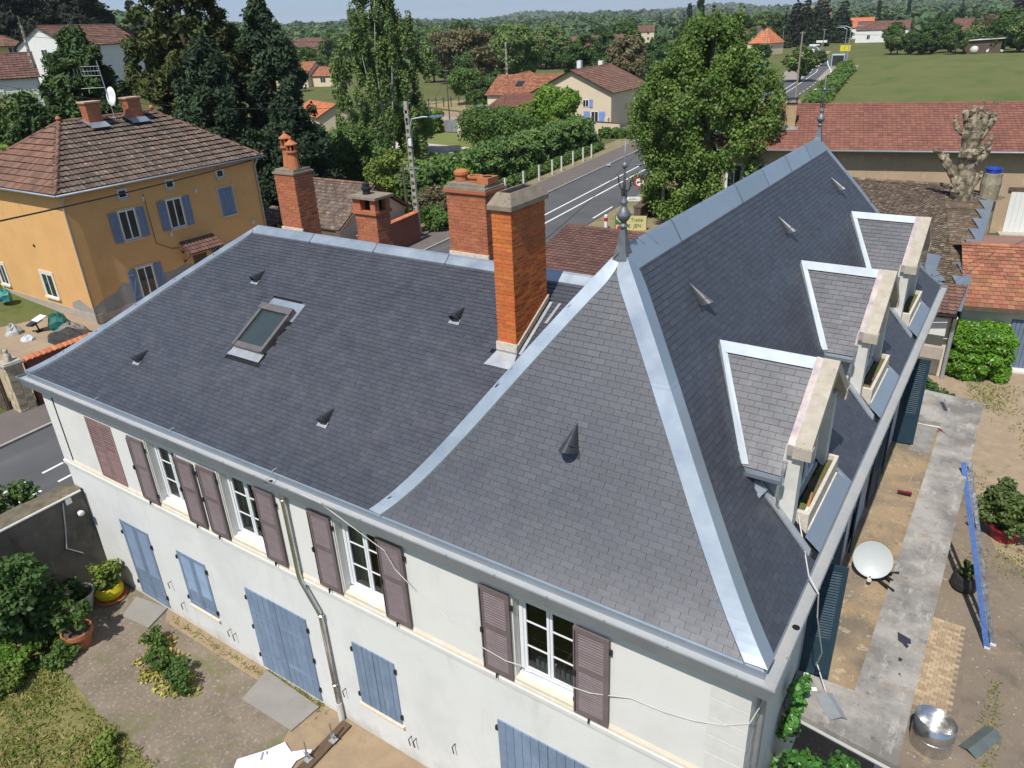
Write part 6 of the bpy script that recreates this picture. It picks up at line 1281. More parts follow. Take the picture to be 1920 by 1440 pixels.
for (lab, x, y, rz, L, W, h, ri, wl, rf, hp) in (
  ('small cream house on the slope beyond the plane tree', -205, 445, 20, 11, 9, 6.0, 3.2, m_creamwall, m_tilebrown, 0),
  ('white gabled house half hidden below the small cream house', -190, 385, -70, 12, 9, 5.0, 3.6, m_whitewall, m_tilebrown, 0),
  ('white bungalow with a brown roof left of the plane tree', -159, 297, 18, 21, 13, 3.4, 4.4, m_whitewall, m_tilebrown, 0),
  ('pale house with an orange roof at the end of the road', -152, 630, 12, 19, 12, 9.5, 4.6, m_creamwall, m_tilebright, 3.0),
  ('peach house by the far road left of the pyramid roof', -97.5, 305, -20, 9, 9, 6.3, 2.6, m_creamwall, m_tileold, 0),
  ('pavilion with a red pyramid roof beside the far road', -86.0, 288, -14, 8.6, 8.6, 4.0, 4.6, m_creamwall, m_tilebright, 4.25),
  ('terracotta outbuilding behind the plane tree by the far road', -104, 290, -20, 9, 8, 4.2, 2.8, m_creamwall, m_tileorange, 0),
  ('house with an orange roof among the dark pines', -82, 420, 10, 14, 10, 5, 4, m_whitewall, m_tilebright, 0),
  ('white house with a brown roof among the trees beyond the pasture', -32, 330, -6, 13, 10, 4.5, 4, m_whitewall, m_tilebrown, 0),
  ('long low white house right of the dark pines', -62, 372, 4, 20, 9, 5.0, 3.0, m_whitewall, m_tilebrown, 0)):
    far_house(lab, (x, y, max(0, terr(x, y))), R(rz), L, W, h, ri, wl, rf, hip=hp, tile=(.9, .9), wins=tuple(('f', a, z, 1.3, 1.7, None) for a in (-L*.25, L*.2) for z in ((1.3, 4.3) if h > 5.5 else (1.2,))))
# on the rise at the left
far_house('white house with a brown tile roof low at the left edge', (-96, 31, 7.0), R(66), 15, 8, 4.2, 2.2, m_whitewall, m_tilebrown, tile=(.45, .45), wins=(('f', 3.0, 1.6, 1.1, 1.5, m_whitewall), ('f', -2.5, 1.6, 1.1, 1.5, m_whitewall)))
far_house('white gabled house with a red roof behind the green conifer', (-115, 56, 9.2), R(110), 14, 8.5, 4.8, 2.4, m_whitewall, m_tileold, tile=(.5, .5), wins=(('l', 0, 3, 1, 1.4, None),))
yl_ = far_house('yellow house with solar panels on its red roof at the far left', (-138, 50, 9.5), R(66), 17, 11, 4.8, 2.4, M('straw yellow render', (.60, .46, .19), (.55, .42, .18), ns=.6, rough=.95), m_tileold, tile=(.5, .5), hip=5, wins=(('f', 6.5, 3.0, 1.2, 1.6, None), ('f', -3, 3.0, 1.2, 1.6, None)))
for i in range(4): q = MB(); q.quad((-1+1.5*i, -4.6, 5.42), (.4+1.5*i, -4.6, 5.42), (.4+1.5*i, -2.2, 6.47), (-1+1.5*i, -2.2, 6.47)); q.build('solar_panel', m_darkglass, yl_)
# ================================================================== vegetation
def leafmat(name, c1, c2, tr=.28, ns=.35, rnd=.34, hue=.02, rough=.55, spec=.3): return M(name, c1, c2, ns=ns, lo=.38, hi=.62, rough=rough, rnd=rnd, hue=hue, spec=spec, transl=tr)
l_plane = leafmat('plane leaf', (.165, .255, .048), (.110, .185, .038), tr=.34, spec=.4)
l_birch = leafmat('birch leaf', (0.156, 0.222, 0.062), (0.112, 0.173, 0.055), tr=.28)
l_dark = leafmat('dark conifer needle', (0.027, 0.050, 0.027), (0.043, 0.070, 0.033), tr=.08, rough=.7, spec=.15)
l_olive = leafmat('olive conifer spray', (.050, .078, .024), (.085, .095, .030), tr=.12, rough=.7, spec=.15, hue=.03)
l_green = leafmat('green conifer spray', (0.056, 0.102, 0.037), (0.085, 0.132, 0.043), tr=.12, rough=.7, spec=.15)
l_fir = leafmat('blackish fir needle', (0.023, 0.034, 0.024), (0.039, 0.048, 0.033), tr=.05, rough=.7, spec=.12)
l_broad = leafmat('broad green leaf', (0.099, 0.173, 0.033), (0.070, 0.128, 0.029))
l_broad2 = leafmat('deep green leaf', (0.066, 0.126, 0.029), (0.046, 0.093, 0.027))
l_yg = leafmat('yellow green leaf', (0.189, 0.248, 0.037), (0.132, 0.189, 0.037))
l_bright = leafmat('bright green leaf', (0.165, 0.281, 0.037), (0.116, 0.215, 0.029), tr=.35)
l_hedge = leafmat('hedge spray', (0.066, 0.132, 0.029), (0.099, 0.165, 0.037), tr=.15)
l_box = leafmat('glossy laurel leaf', (0.132, 0.288, 0.020), (0.090, 0.215, 0.020), tr=.3, rough=.35, spec=.5)
l_ivy = leafmat('ivy leaf', (0.074, 0.215, 0.037), (0.050, 0.148, 0.029), tr=.2, rough=.35, spec=.5)
l_brown = leafmat('brownish young leaf', (0.182, 0.145, 0.074), (0.123, 0.123, 0.057), tr=.2)
l_shrub = leafmat('shrub leaf', (0.123, 0.173, 0.046), (0.083, 0.132, 0.039))
l_white = leafmat('white blossom', (1.021, 1.054, 0.906), (0.329, 0.428, 0.198), tr=.2, rnd=.3)
l_dry = leafmat('dry twig', (0.544, 0.412, 0.281), (0.362, 0.264, 0.182), tr=0)
l_grass = leafmat('grass blade', (0.156, 0.206, 0.037), (0.281, 0.255, 0.090), tr=.25, ns=2.5)
m_bark = M('grey brown bark', (.12, .095, .07), (.075, .06, .045), ns=6, rough=1, bump=.8, bs=20)
m_birchbark = M('birch bark', (.50, .49, .45), (.25, .24, .22), ns=3, rough=.9, stains=(((.06, .055, .05), 7, .62, .70, (1, 1, .3)),))
m_planebark = M('mottled plane bark', (.30, .27, .19), (.22, .19, .135), ns=2.2, rough=.95, bump=.9, bs=12, stains=(((.42, .36, .25), 3.5, .54, .64, None), ((.10, .085, .06), 5, .60, .72, None)))
def leaf_quads(clumps, n, size, seed=0, flat=.0, droop=0., shell=.55, aspect=1.5, outw=.75, sunny=.75):
    """many small leaf faces in the given clumps (cx, cy, cz, rx, ry, rz)"""
    r_ = np.random.default_rng(seed); C = np.asarray(clumps, float); wgt = (C[:, 3]*C[:, 4]+C[:, 3]*C[:, 5]+C[:, 4]*C[:, 5]); wgt /= wgt.sum()
    ci = r_.choice(len(C), n, p=wgt); d = r_.normal(size=(n, 3)); d /= np.linalg.norm(d, axis=1)[:, None]
    rad = (shell+(1-shell)*r_.random(n)**.7)*(1+.12*r_.normal(size=n))
    P = C[ci, :3]+d*C[ci, 3:6]*rad[:, None]
    nrm = d*outw+r_.normal(size=(n, 3))*.55; nrm += np.array([.02, -.28, .62])*sunny; nrm[:, 2] += flat; nrm /= np.linalg.norm(nrm, axis=1)[:, None]
    t = r_.normal(size=(n, 3)); t[:, 2] -= droop; t -= nrm*(t*nrm).sum(1)[:, None]; t /= np.linalg.norm(t, axis=1)[:, None]; b = np.cross(nrm, t)
    s = size*(.6+.8*r_.random(n)); a = (t*(s*aspect*.5)[:, None]); bb = b*(s*.5)[:, None]; fold = nrm*(s*.12)[:, None]
    V = np.stack([P-a, P-bb+fold, P+a, P+bb+fold], 1).reshape(-1, 3); Q = np.arange(4*n).reshape(n, 4)
    cr = r_.random(len(C)); rn = np.clip(.55*cr[ci]+.45*r_.random(n), .01, .99)
    return V, Q, rn
def crown_mesh(name, clumps, n, size, mat, seed=0, **k):
    V, Q, rn = leaf_quads(clumps, n, size, seed, **k); return np_mesh(name, V, Q, mat, rn)
def clumps_round(h0, h1, R_, m, seed, squash=1., low=.0, rr=(.26, .42), taper=.0):
    r_ = random.Random(seed); out = []; zc = (h0+h1)/2; rz = (h1-h0)/2
    for i in range(m):
        while True:
            x, y, z = r_.uniform(-1, 1), r_.uniform(-1, 1), r_.uniform(-1, 1)
            q = x*x+y*y+z*z
            if .25 < q < 1: break
        k = 1-taper*max(0, z); s = r_.uniform(*rr)
        out.append((x*R_*k*.86, y*R_*k*.86, zc+z*rz*.86, R_*s, R_*s, R_*s*r_.uniform(.6, .9)))
    return out
def clumps_cone(h0, h1, R_, lv, seed, droop=.15, flat=.3, ragged=.25, pw=.85):
    r_ = random.Random(seed); out = []
    for i in range(lv):
        t = i/(lv-1); z = h0+(h1-h0)*t; rr = R_*(1-t)**pw+.25; nb = max(4, int(9*(1-t)+3))
        for k in range(nb):
            a = 2*math.pi*(k+r_.random())/nb; e = rr*(1+r_.uniform(-ragged, ragged))
            for f in ((.45, .8) if rr > 1.2 else (.6,)):
                out.append((e*f*math.cos(a), e*f*math.sin(a), z-droop*e*f+r_.uniform(-.3, .3), max(.3, e*.30), max(.3, e*.30), max(.25, e*flat*.55)))
    return out
def branchy(q, h, r0, clumps, seed, n=10, base=.25, lean=0):
    r_ = random.Random(seed); pts = [(0, 0, -.3), (r_.uniform(-.05, .05)*h*.3, r_.uniform(-.05, .05)*h*.3, h*.35), (lean*h*.1, 0, h*.62), (lean*h*.15, 0, h*.9)]
    q.tube(pts, [r0*1.25, r0*.85, r0*.5, r0*.14], 8)
    for c in r_.sample(clumps, min(n, len(clumps))):
        z0 = h*r_.uniform(base, .6); z0 = min(z0, c[2]*.9+.1); p0 = Vector((0, 0, z0)); p2 = Vector(c[:3]); p1 = p0.lerp(p2, .5)+Vector((0, 0, -.08*h*r_.random()))
        q.tube([p0, p1, p2], [r0*.40, r0*.25, r0*.07], 5)
PROTO = {}
def tree(name, label, loc, clumps, n, size, lmat, bark=None, r0=.2, seed=1, nb=10, group=None, cat='tree', kw={}, trunk_h=None, rz=0.):
    t = thing(name, label, cat, loc, rz, group, local=True); h = max(c[2]+c[5] for c in clumps)
    if bark:
        q = MB(); branchy(q, trunk_h or h, r0, clumps, seed, nb); q.build('trunk', bark, t, smooth=True)
    me = crown_mesh('crown', clumps, n, size, lmat, seed, **kw); o = bpy.data.objects.new('crown', me); COL.objects.link(o); o.parent = t; ORG[o.name] = Vector((0, 0, 0))
    return t
def T(x, y): return (x, y, max(0., terr(x, y)) if math.hypot(x-CX, y-CY) > 55 else 0.)
# the big plane tree by the road
r_ = random.Random(5); cl = []
for i in range(430):
    z = r_.uniform(.5, 13.3); f = (z/13.3); R_ = 5.45*(min(1, .76+f*1.2) if f < .25 else 1.0)*(1-max(0, f-.66)/.46)
    a = r_.uniform(0, 2*math.pi); d_ = math.sqrt(r_.uniform(.08, 1)); cl.append((R_*d_*math.cos(a), R_*d_*math.sin(a), z, r_.uniform(.50, .95), r_.uniform(.50, .95), r_.uniform(.55, 1.05)))
for i in range(11): a = r_.uniform(0, 6.28); d_ = r_.uniform(.3, 2.9); cl.append((d_*math.cos(a), d_*math.sin(a), r_.uniform(12.9, 14.0), .3, .3, r_.uniform(.5, .9)))
pt = tree('plane_tree', 'tall spreading green plane tree beside the road, taller than the pavilion roof', (-18.9, 48.9, 0), cl, 110000, .165, l_plane, m_planebark, .42, 5, 22, kw=dict(shell=.25, aspect=1.2, outw=.55))
# birch with hanging sprays
r_ = random.Random(9); cl = []
for i in range(210):
    z = r_.uniform(2.0, 20.5); f = z/20.5; R_ = 6.4*math.sin(math.pi*min(1, .16+f*.84))**.7*(1-.30*f); a = r_.uniform(0, 6.28); d_ = math.sqrt(r_.random()); cl.append((R_*d_*math.cos(a), R_*d_*math.sin(a), z-.6*d_, .50, .50, r_.uniform(.9, 1.7)))
bt = tree('birch_tree', 'tall birch with white stems and hanging leaves beyond the chimneys', (-60.0, 58.5, 0), cl, 80000, .17, l_birch, None, seed=9, kw=dict(shell=.15, droop=1.2, aspect=1.7, outw=.5))
q = MB()
for k in range(5):
    a = k*1.3; b0 = Vector((.5*math.cos(a), .5*math.sin(a), -.2)); q.tube([b0, b0*2.2+Vector((0, 0, 6)), b0*3.6+Vector((0, 0, 12)), b0*(3.2+k*.5)+Vector((.3*k, 0, 18.5))], [.13, .09, .05, .015], 7)
q.build('trunk', m_birchbark, bt, smooth=True)
# big conifers behind the ochre house
def feathery(h, R_, n, seed, pw=.7):
    r_ = random.Random(seed); out = []
    for i in range(n):
        z = h*(.06+.94*r_.random()**1.1); f = z/h; rr = R_*max(.06, (1-f)**pw)*(.9 if f > .12 else .6); a = r_.uniform(0, 6.28); d_ = r_.uniform(.35, 1.08)
        s = r_.uniform(.45, .95)*(1.25-.6*f); out.append((rr*d_*math.cos(a), rr*d_*math.sin(a), z, s, s, s*r_.uniform(.7, 1.3)))
    return out
kwc = dict(shell=.1, aspect=2.6, outw=.45, droop=-.5)
tree('conifer', 'huge olive brown conifer towering behind the ochre house chimneys', (-56.3, 32.3, 0), feathery(22.5, 7.6, 420, 21, .62), 105000, .17, l_olive, m_bark, .5, 21, 14, kw=kwc)
tree('conifer', 'very dark green conifer at the right of the tall olive one', (-52.0, 36.5, 0), feathery(16.5, 5.4, 300, 22, .6), 70000, .18, l_dark, m_bark, .4, 22, 8, kw=kwc)
tree('conifer', 'low dark conifer skirt at the right end of the ochre house', (-46.5, 33.0, 0), feathery(9.5, 4.0, 200, 23, .5), 36000, .17, l_dark, m_bark, .3, 23, 8, kw=kwc)
tree('conifer', 'dark conifer just behind the ridge of the ochre house', (-51.0, 30.0, 0), feathery(14.0, 4.8, 200, 27, .55), 52000, .18, l_dark, m_bark, .3, 27, 8, kw=kwc)
tree('conifer', 'mid green conifer left of the aerial mast', (-62.5, 26.6, T(-62, 26)[2]), feathery(13.4, 6.6, 330, 24, .62), 78000, .18, l_green, m_bark, .4, 24, 8, kw=kwc)
tree('conifer', 'broad green conifer low behind the left roof hip of the ochre house', (-61.5, 21.5, T(-61, 21)[2]), feathery(9.0, 4.2, 170, 25, .6), 34000, .18, l_green, m_bark, .4, 25, 8, kw=kwc)
fr_ = clumps_cone(3, 20, 6.0, 15, 31, droop=-.05, flat=.32, ragged=.45, pw=.55)
tree('fir_tree', 'ragged blackish fir at the far left, its top out of the frame', (-163.5, 70.5, 10.5), fr_, 26000, .40, l_fir, m_bark, .45, 31, 12, kw=dict(shell=.2, aspect=2.2))
tree('fir_tree', 'broad blackish fir right of the ragged far left one', (-164, 83.0, 9.5), clumps_cone(3, 21, 6.5, 15, 32, droop=-.05, flat=.32, ragged=.4, pw=.5), 28000, .45, l_fir, m_bark, .45, 32, 12, kw=dict(shell=.2, aspect=2.2))
tree('fir_tree', 'slim dark fir tip between the blackish firs and the olive conifer', (-165, 96, 9), clumps_cone(2, 16, 2.6, 13, 33, ragged=.4), 9000, .45, l_fir, m_bark, .3, 33, 4, kw=dict(shell=.2, aspect=2.2))
# left edge: light shrubs behind the ochre house
tree('willow', 'pale green weeping tree at the left edge behind the ochre house', (-72, 23.5, T(-72, 23)[2]), clumps_round(1, 8.5, 4.6, 40, 41), 16000, .24, l_birch, m_bark, .25, 41, 6, kw=dict(droop=1., shell=.2))
tree('laurel', 'yellow green leafy shrub at the far left behind the tiled hip', (-58.0, 17.0, T(-58, 17)[2]), clumps_round(.3, 7.0, 3.6, 34, 42), 14000, .26, l_yg, m_bark, .2, 42, 5, cat='shrub', kw=dict(shell=.35))
# trees between the ochre house, the small garage and the birch
for lab, x, y, h0, h1, R_, m, n, sz, lm, sd, cat in (
  ('bright green broadleaf tree behind the left brick chimney', -53.5, 46.5, .4, 6.2, 3.5, 40, 15000, .22, l_broad, 51, 'tree'),
  ('green bush left of the birch stems', -64, 66, .3, 5.2, 3.2, 30, 9000, .24, l_bright, 52, 'shrub'),
  ('glossy yellow green laurel behind the small garage roof', -46.5, 44.5, .2, 4.4, 2.6, 30, 10000, .20, l_yg, 53, 'shrub'),
  ('white flowering shrub beside the concrete pole', -41.5, 42.5, .2, 3.8, 1.9, 22, 6000, .15, l_white, 54, 'shrub'),
  ('fresh green bush right of the concrete pole', -39.8, 43.8, .2, 3.6, 2.2, 26, 9000, .17, l_bright, 55, 'shrub'),
  ('low green bush at the foot of the wall by the concrete pole', -35.7, 36.8, .1, 1.7, 1.8, 22, 6500, .13, l_broad, 56, 'shrub'),
  ('grey brown shrub right of the concrete pole', -37.6, 39.6, .2, 2.6, 1.8, 22, 6000, .16, l_brown, 57, 'shrub'),
  ('dark green bush under the end of the clipped hedge', -37.2, 41.5, .1, 2.0, 1.9, 22, 6000, .15, l_broad2, 58, 'shrub'),
  ('wide spreading cherry tree on the lawn left of the hedge', -53.2, 70.3, 1.2, 5.0, 4.9, 55, 20000, .24, l_broad, 59, 'tree'),
  ('bright green maple in front of the cream house gable', -52.6, 83.6, 1.2, 6.7, 3.1, 48, 15000, .26, l_bright, 60, 'tree'),
  ('young bright green tree left of the maple', -56.0, 82.6, 1.0, 4.6, 2.2, 22, 6000, .24, l_yg, 61, 'tree'),
  ('yellowish bush under the maple', -50.6, 82.0, .2, 3.2, 1.9, 22, 6000, .20, l_yg, 62, 'shrub'),
  ('small round tree on a thin trunk in the fenced garden', -93.5, 118.0, 2.4, 6.6, 3.9, 26, 7000, .34, l_broad, 63, 'tree'),
  ('dark rounded conifer in the fenced garden', -84.5, 114.5, .2, 6.8, 2.7, 28, 8000, .32, l_broad2, 64, 'tree'),
  ('small egg shaped green bush in front of the dark conifer', -82.5, 106.0, .2, 4.0, 1.7, 18, 5000, .26, l_broad, 65, 'shrub'),
  ('leafy tree above the red tiled bungalow', -84, 86, .6, 6.5, 3.4, 30, 9000, .28, l_broad, 66, 'tree'),
  ('dark bush beside the yellow doored garage', -79.5, 121.5, .2, 4.5, 2.8, 24, 6000, .34, l_broad2, 67, 'shrub'),
  ('shrub at the left end of the carport', -72.6, 101.0, .2, 2.2, 1.9, 18, 4000, .26, l_brown, 68, 'shrub')):
    tree('tree' if cat == 'tree' else 'shrub', lab, (x, y, 0), clumps_round(h0, h1, R_, m, sd), int(n*1.3), sz*.88, lm, m_bark, .16 if cat == 'tree' else .05, sd, 8, cat=cat, kw=dict(shell=.3))
tree('tree', 'big brownish tree with pale limbs in the middle distance', (-118, 150, 0), clumps_round(4, 14.5, 9.0, 70, 71, rr=(.16, .28)), 20000, .48, l_brown, m_birchbark, .5, 71, 26, kw=dict(shell=.2))
tree('tree', 'tall green tree right of the brownish one', (-104, 152, 0), clumps_round(2.5, 15, 6.0, 55, 72, rr=(.2, .34)), 16000, .45, l_birch, m_birchbark, .4, 72, 14, kw=dict(shell=.2))
tree('tree', 'dark ivy grown tree under the brownish tree', (-109, 140, 0), clumps_round(1, 9, 4.5, 36, 73), 10000, .42, l_broad2, m_bark, .3, 73, 8, kw=dict(shell=.25))
# clipped hedge along the road
def hedge(name, label, pts, w_, h_, n, size, lmat, core, seed, cat='hedge', ragged=.25, z0=0.):
    t = thing(name, label, cat, (*pts[0], 0)); o = ORG[t.name]; r_ = np.random.default_rng(seed); P = [Vector((p[0], p[1], 0)) for p in pts]; q = MB(); cl = []
    for a, b in zip(P, P[1:]):
        d = (b-a).normalized(); s_ = Vector((-d.y, d.x, 0)); q.obox((a+b)/2+Z_*(h_*.46+z0), d*(b-a).length/2, s_*(w_*.40), Z_*(h_*.44)); L = (b-a).length; k = max(3, int(L/(.55*min(w_, h_))))
        for i in range(k):
            for (u, zz) in ((-.40, .12), (-.42, .32), (-.42, .52), (-.41, .72), (-.35, .91), (-.15, .95), (.15, .95), (.35, .91), (.42, .7), (.42, .5), (.40, .25)):
                p = a+d*(L*(i+r_.random())/k)+s_*(w_*u*(1+.1*r_.normal())); e = .17*min(w_, h_)*(1+ragged*r_.normal()); cl.append((p.x-o.x, p.y-o.y, z0+h_*zz+.1*r_.normal()*h_*ragged, max(.1, e*1.4), max(.1, e*1.4), max(.1, e)))
        for e_, dd in ((a, -1), (b, 1)):
            for u in (-.3, 0, .3):
                for zz in (.2, .5, .8): p = e_+s_*w_*u+d*dd*.03; e = .17*min(w_, h_); cl.append((p.x-o.x, p.y-o.y, z0+h_*zz, e, e, e))
    q.build('branches', core, t); me = crown_mesh('foliage', cl, n, size, lmat, seed, shell=.4, aspect=1.9); ob = bpy.data.objects.new('foliage', me); COL.objects.link(ob); ob.parent = t; return t
m_twig = M('dark twigs', (.012, .018, .008), rough=1)
hedge('hedge', 'long tall clipped green hedge running along the pavement', [(-40.6, 39.5), (-42.3, 56), (-44.2, 76)], 3.0, 3.5, 44000, .20, l_hedge, m_twig, 81)
hedge('hedge', 'low square hedge by the garden gate beyond the concrete pole', [(-76.6, 80.2), (-71.6, 82.0)], 2.2, 2.9, 6000, .26, l_yg, m_twig, 82)
hedge('hedge', 'low grass and bramble strip between hedge and pavement', [(-38.3, 41), (-39.3, 52), (-41.6, 75)], 1.4, .8, 12000, .14, l_broad, m_twig, 83)
hedge('hedge', 'low green verge hedge in front of the cream garden wall', [(-46.2, 84.5), (-41.5, 84.0)], 1.4, 1.1, 4000, .2, l_broad, m_twig, 84)
hedge('hedge', 'bushy hedge row between the pasture and the road', [(-27.8, 118), (-33.0, 152), (-40.0, 200), (-43.0, 212)], 3.2, 1.5, 14000, .38, l_broad, m_twig, 85, ragged=.45)
hedge('box_hedge', 'bright green clipped cube of laurel beside the garage door', [(.62, 26.35), (2.35, 26.85)], 1.55, 2.05, 52000, .066, l_box, m_twig, 86, ragged=.05)
# pollarded plane
pp = thing('pollard_tree', 'bare knobbly pollarded plane tree in front of the red barn roof', 'tree', (-1.2, 41.0, 0)); q = MB(); r_ = random.Random(91)
def knob(p, r): 
    q.lathe(p, [(0, -r)]+[(r*math.sin(a)*r_.uniform(.75, 1.25), -r*math.cos(a)) for a in (.6, 1.1, 1.6, 2.1, 2.6)]+[(0, r)], 7)
def limb(pts, rs, kn=6):
    pts = [Vector(p) for p in pts]; P = []; RR = []
    for (a, b), (ra, rb) in zip(zip(pts, pts[1:]), zip(rs, rs[1:])):
        for k in range(4): t = k/4; P.append(a.lerp(b, t)+Vector((r_.uniform(-.05, .05), r_.uniform(-.05, .05), 0))); RR.append((ra+(rb-ra)*t)*r_.uniform(.85, 1.2))
    P.append(pts[-1]); RR.append(rs[-1]); q.tube(P, RR, 9)
    for k in range(kn): i = r_.randrange(1, len(P)); a = r_.uniform(0, 6.28); knob(P[i]+Vector((math.cos(a), math.sin(a), r_.uniform(-.3, .5)))*RR[i]*.8, RR[i]*r_.uniform(.35, .6))
O = Vector((-1.2, 41.0, 0))
limb([O+Vector((0, 0, 0)), O+Vector((.05, 0, 3.0)), O+Vector((0, 0, 5.2)), O+Vector((-.05, 0, 6.6)), O+Vector((-.1, 0, 7.9))], [.72, .62, .55, .52, .60], 14)
limb([O+Vector((-.2, 0, 5.0)), O+Vector((-.95, -.1, 5.9)), O+Vector((-1.45, -.1, 6.4)), O+Vector((-2.0, -.1, 6.9))], [.38, .28, .22, .16], 8)
for dx, dy, dz in ((-.75, .1, 1.5), (-.35, -.25, 1.7), (.05, .2, 1.65), (.45, -.1, 1.5), (.95, .1, 1.3)): limb([O+Vector((dx*.3, dy*.5, 7.6)), O+Vector((dx*.8, dy, 7.6+dz*.6)), O+Vector((dx, dy, 7.4+dz))], [.34, .22, .15], 6)
for dx, dz, ex in ((-.95, 8.0, -.5), (.75, 7.2, .45), (.7, 6.6, .5), (.55, 5.2, .5)): limb([O+Vector((dx*.4, 0, dz-.4)), O+Vector((dx+ex*.3, 0, dz)), O+Vector((dx+ex*.6, 0, dz+.55))], [.24, .14, .10], 4)
for k in range(26): a = r_.uniform(-.9, .9); x = O.x+a*1.2; z = 8.9+r_.uniform(-.8, .4); q.tube([(x, 41.0, z), (x+r_.uniform(-.1, .1), 41, z+r_.uniform(.15, .45))], [.018, .006], 4)
q.v = [(O.x+(x-O.x)*.86, O.y+(y-O.y)*.86, z) for x, y, z in q.v]; q.build('trunk', M('pollard bark', (.115, .095, .065), (.33, .285, .20), ns=2.8, lo=.42, hi=.58, rough=1, bump=1., bs=14, stains=(((.05, .042, .032), 5, .55, .64, None), ((.12, .12, .055), 1.5, .60, .74, None))), pp)
cut = thing('tree_stump', 'cut limb of the pollard carrying a blue tub', 'stump', (.05, 42.0, 3.4)); q = MB(); q.lathe((.05, 42, 0), [(.50, 0), (.46, 2), (.44, 4.0), (.52, 5.0), (.47, 5.35), (.48, 5.55), (0, 5.55)], 12); q.build('trunk', m_planebark, cut)
tb = thing('tub', 'blue plastic tub sitting on the cut limb by the pollard', 'tub', (.05, 42, 5.55)); q = MB(); q.lathe((.05, 42, 5.55), [(.36, 0), (.42, .22), (.44, .22), (.44, .26), (.39, .26), (.34, .05), (0, .05)], 18); q.build('shell', M('blue plastic', (.02, .07, .45), rough=.4, spec=.5), tb)
# plants of the terrace and the front yard
def potted(name, label, loc, prof, pmat, cl, n, sz, lm, sd, stems=0, tilt=0):
    t = thing(name, label, 'potted plant', loc); p = Vector(loc); q = MB(); q.lathe(p, prof, 24); q.build('pot', pmat, t, smooth=False)
    top = max(z for r, z in prof); rr = [r for r, z in prof if z == top]; q = MB(); q.lathe(p+Vector((0, 0, top-.06)), [(min(rr)*.95, 0), (0, .012)], 16); q.build('soil', M('potting soil', (.07, .05, .035), (.11, .08, .055), ns=12, rough=1), t)
    if stems:
        q = MB(); r_ = random.Random(sd)
        for k in range(stems): c = r_.choice(cl); q.tube([p+Vector((r_.uniform(-.05, .05), r_.uniform(-.05, .05), top-.06)), p+Vector((c[0]*.5, c[1]*.5, (c[2]+top)*.55)), p+Vector(c[:3])], [.016, .012, .006], 5)
        q.build('stems', m_bark, t, kind='stuff')
    me = crown_mesh('foliage', cl, n, sz, lm, sd, shell=.2); o = bpy.data.objects.new('foliage', me); COL.objects.link(o); o.parent = t; return t
def ring(n, R_, z0, z1, s, sd):
    r_ = random.Random(sd); return [(R_*math.sqrt(r_.random())*math.cos(a), R_*math.sqrt(r_.random())*math.sin(a), r_.uniform(z0, z1), s*r_.uniform(.7, 1.2), s*r_.uniform(.7, 1.2), s*r_.uniform(.6, 1)) for a in [r_.uniform(0, 6.28) for _ in range(n)]]
m_potblack = M('black pot', (.022, .023, .025), (.035, .036, .038), ns=6, rough=.5); m_potred = M('red pot', (.22, .012, .03), (.26, .02, .035), ns=3, rough=.45)
m_potyellow = M('yellow pot', (.60, .48, .01), (.52, .42, .01), ns=3, rough=.4); m_potwhite = M('white planter', (.62, .62, .60), (.5, .5, .47), ns=4, rough=.6); m_terrapot = M('orange clay pot', (.42, .15, .07), (.36, .125, .06), ns=4, rough=.85)
potted('potted_plant', 'small plant in a round black pot between slab and ladder', (2.50, 11.75, 0), [(.17, 0), (.30, .10), (.34, .28), (.30, .45), (.27, .50), (.25, .50), (.25, .40)], m_potblack, ring(9, .16, .52, .85, .11, 1), 420, .055, l_broad2, 1, 6)
potted('potted_plant', 'leafy shrub in a wide dark red pot at the gravel edge', (3.25, 14.75, 0), [(.34, 0), (.45, .42), (.52, .42), (.52, .52), (.47, .52), (.45, .40)], m_potred, ring(40, .72, .55, 1.55, .26, 2), 6500, .075, l_shrub, 2, 10)
potted('potted_plant', 'rose bush in an orange clay pot on the front yard', (-16.37, -2.0, 0), [(.24, 0), (.33, .40), (.38, .40), (.38, .52), (.34, .52), (.32, .40)], m_terrapot, ring(13, .42, .85, 1.20, .15, 3), 1100, .075, l_broad, 3, 10)
potted('potted_plant', 'grassy plant in a round yellow pot by the facade corner', (-17.45, -.55, 0), [(.22, 0), (.36, .16), (.38, .30), (.33, .44), (.30, .46), (.28, .40)], m_potyellow, ring(16, .36, .5, 1.05, .2, 4), 2600, .07, l_yg, 4, 5)
q = MB(); q.lathe((-17.45, -.55, 0), [(.40, .01), (.44, .05), (0, .03)], 20); q.build('saucer', m_terrapot, bpy.data.objects['potted_plant.003'])
potted('potted_plant', 'dark leaved plant in a square white planter near the old wall', (-17.75, -1.25, 0), [(.30, 0), (.42, .48), (.46, .50), (.40, .52), (.38, .44)], m_potwhite, ring(10, .35, .6, .95, .18, 5), 900, .10, l_broad2, 5, 5)
potted('potted_plant', 'small plant in a white planter half behind the clay pot', (-17.0, -1.9, 0), [(.24, 0), (.33, .40), (.36, .42), (.31, .44), (.3, .36)], m_potwhite, ring(8, .25, .45, .75, .13, 6), 600, .08, l_shrub, 6, 4)
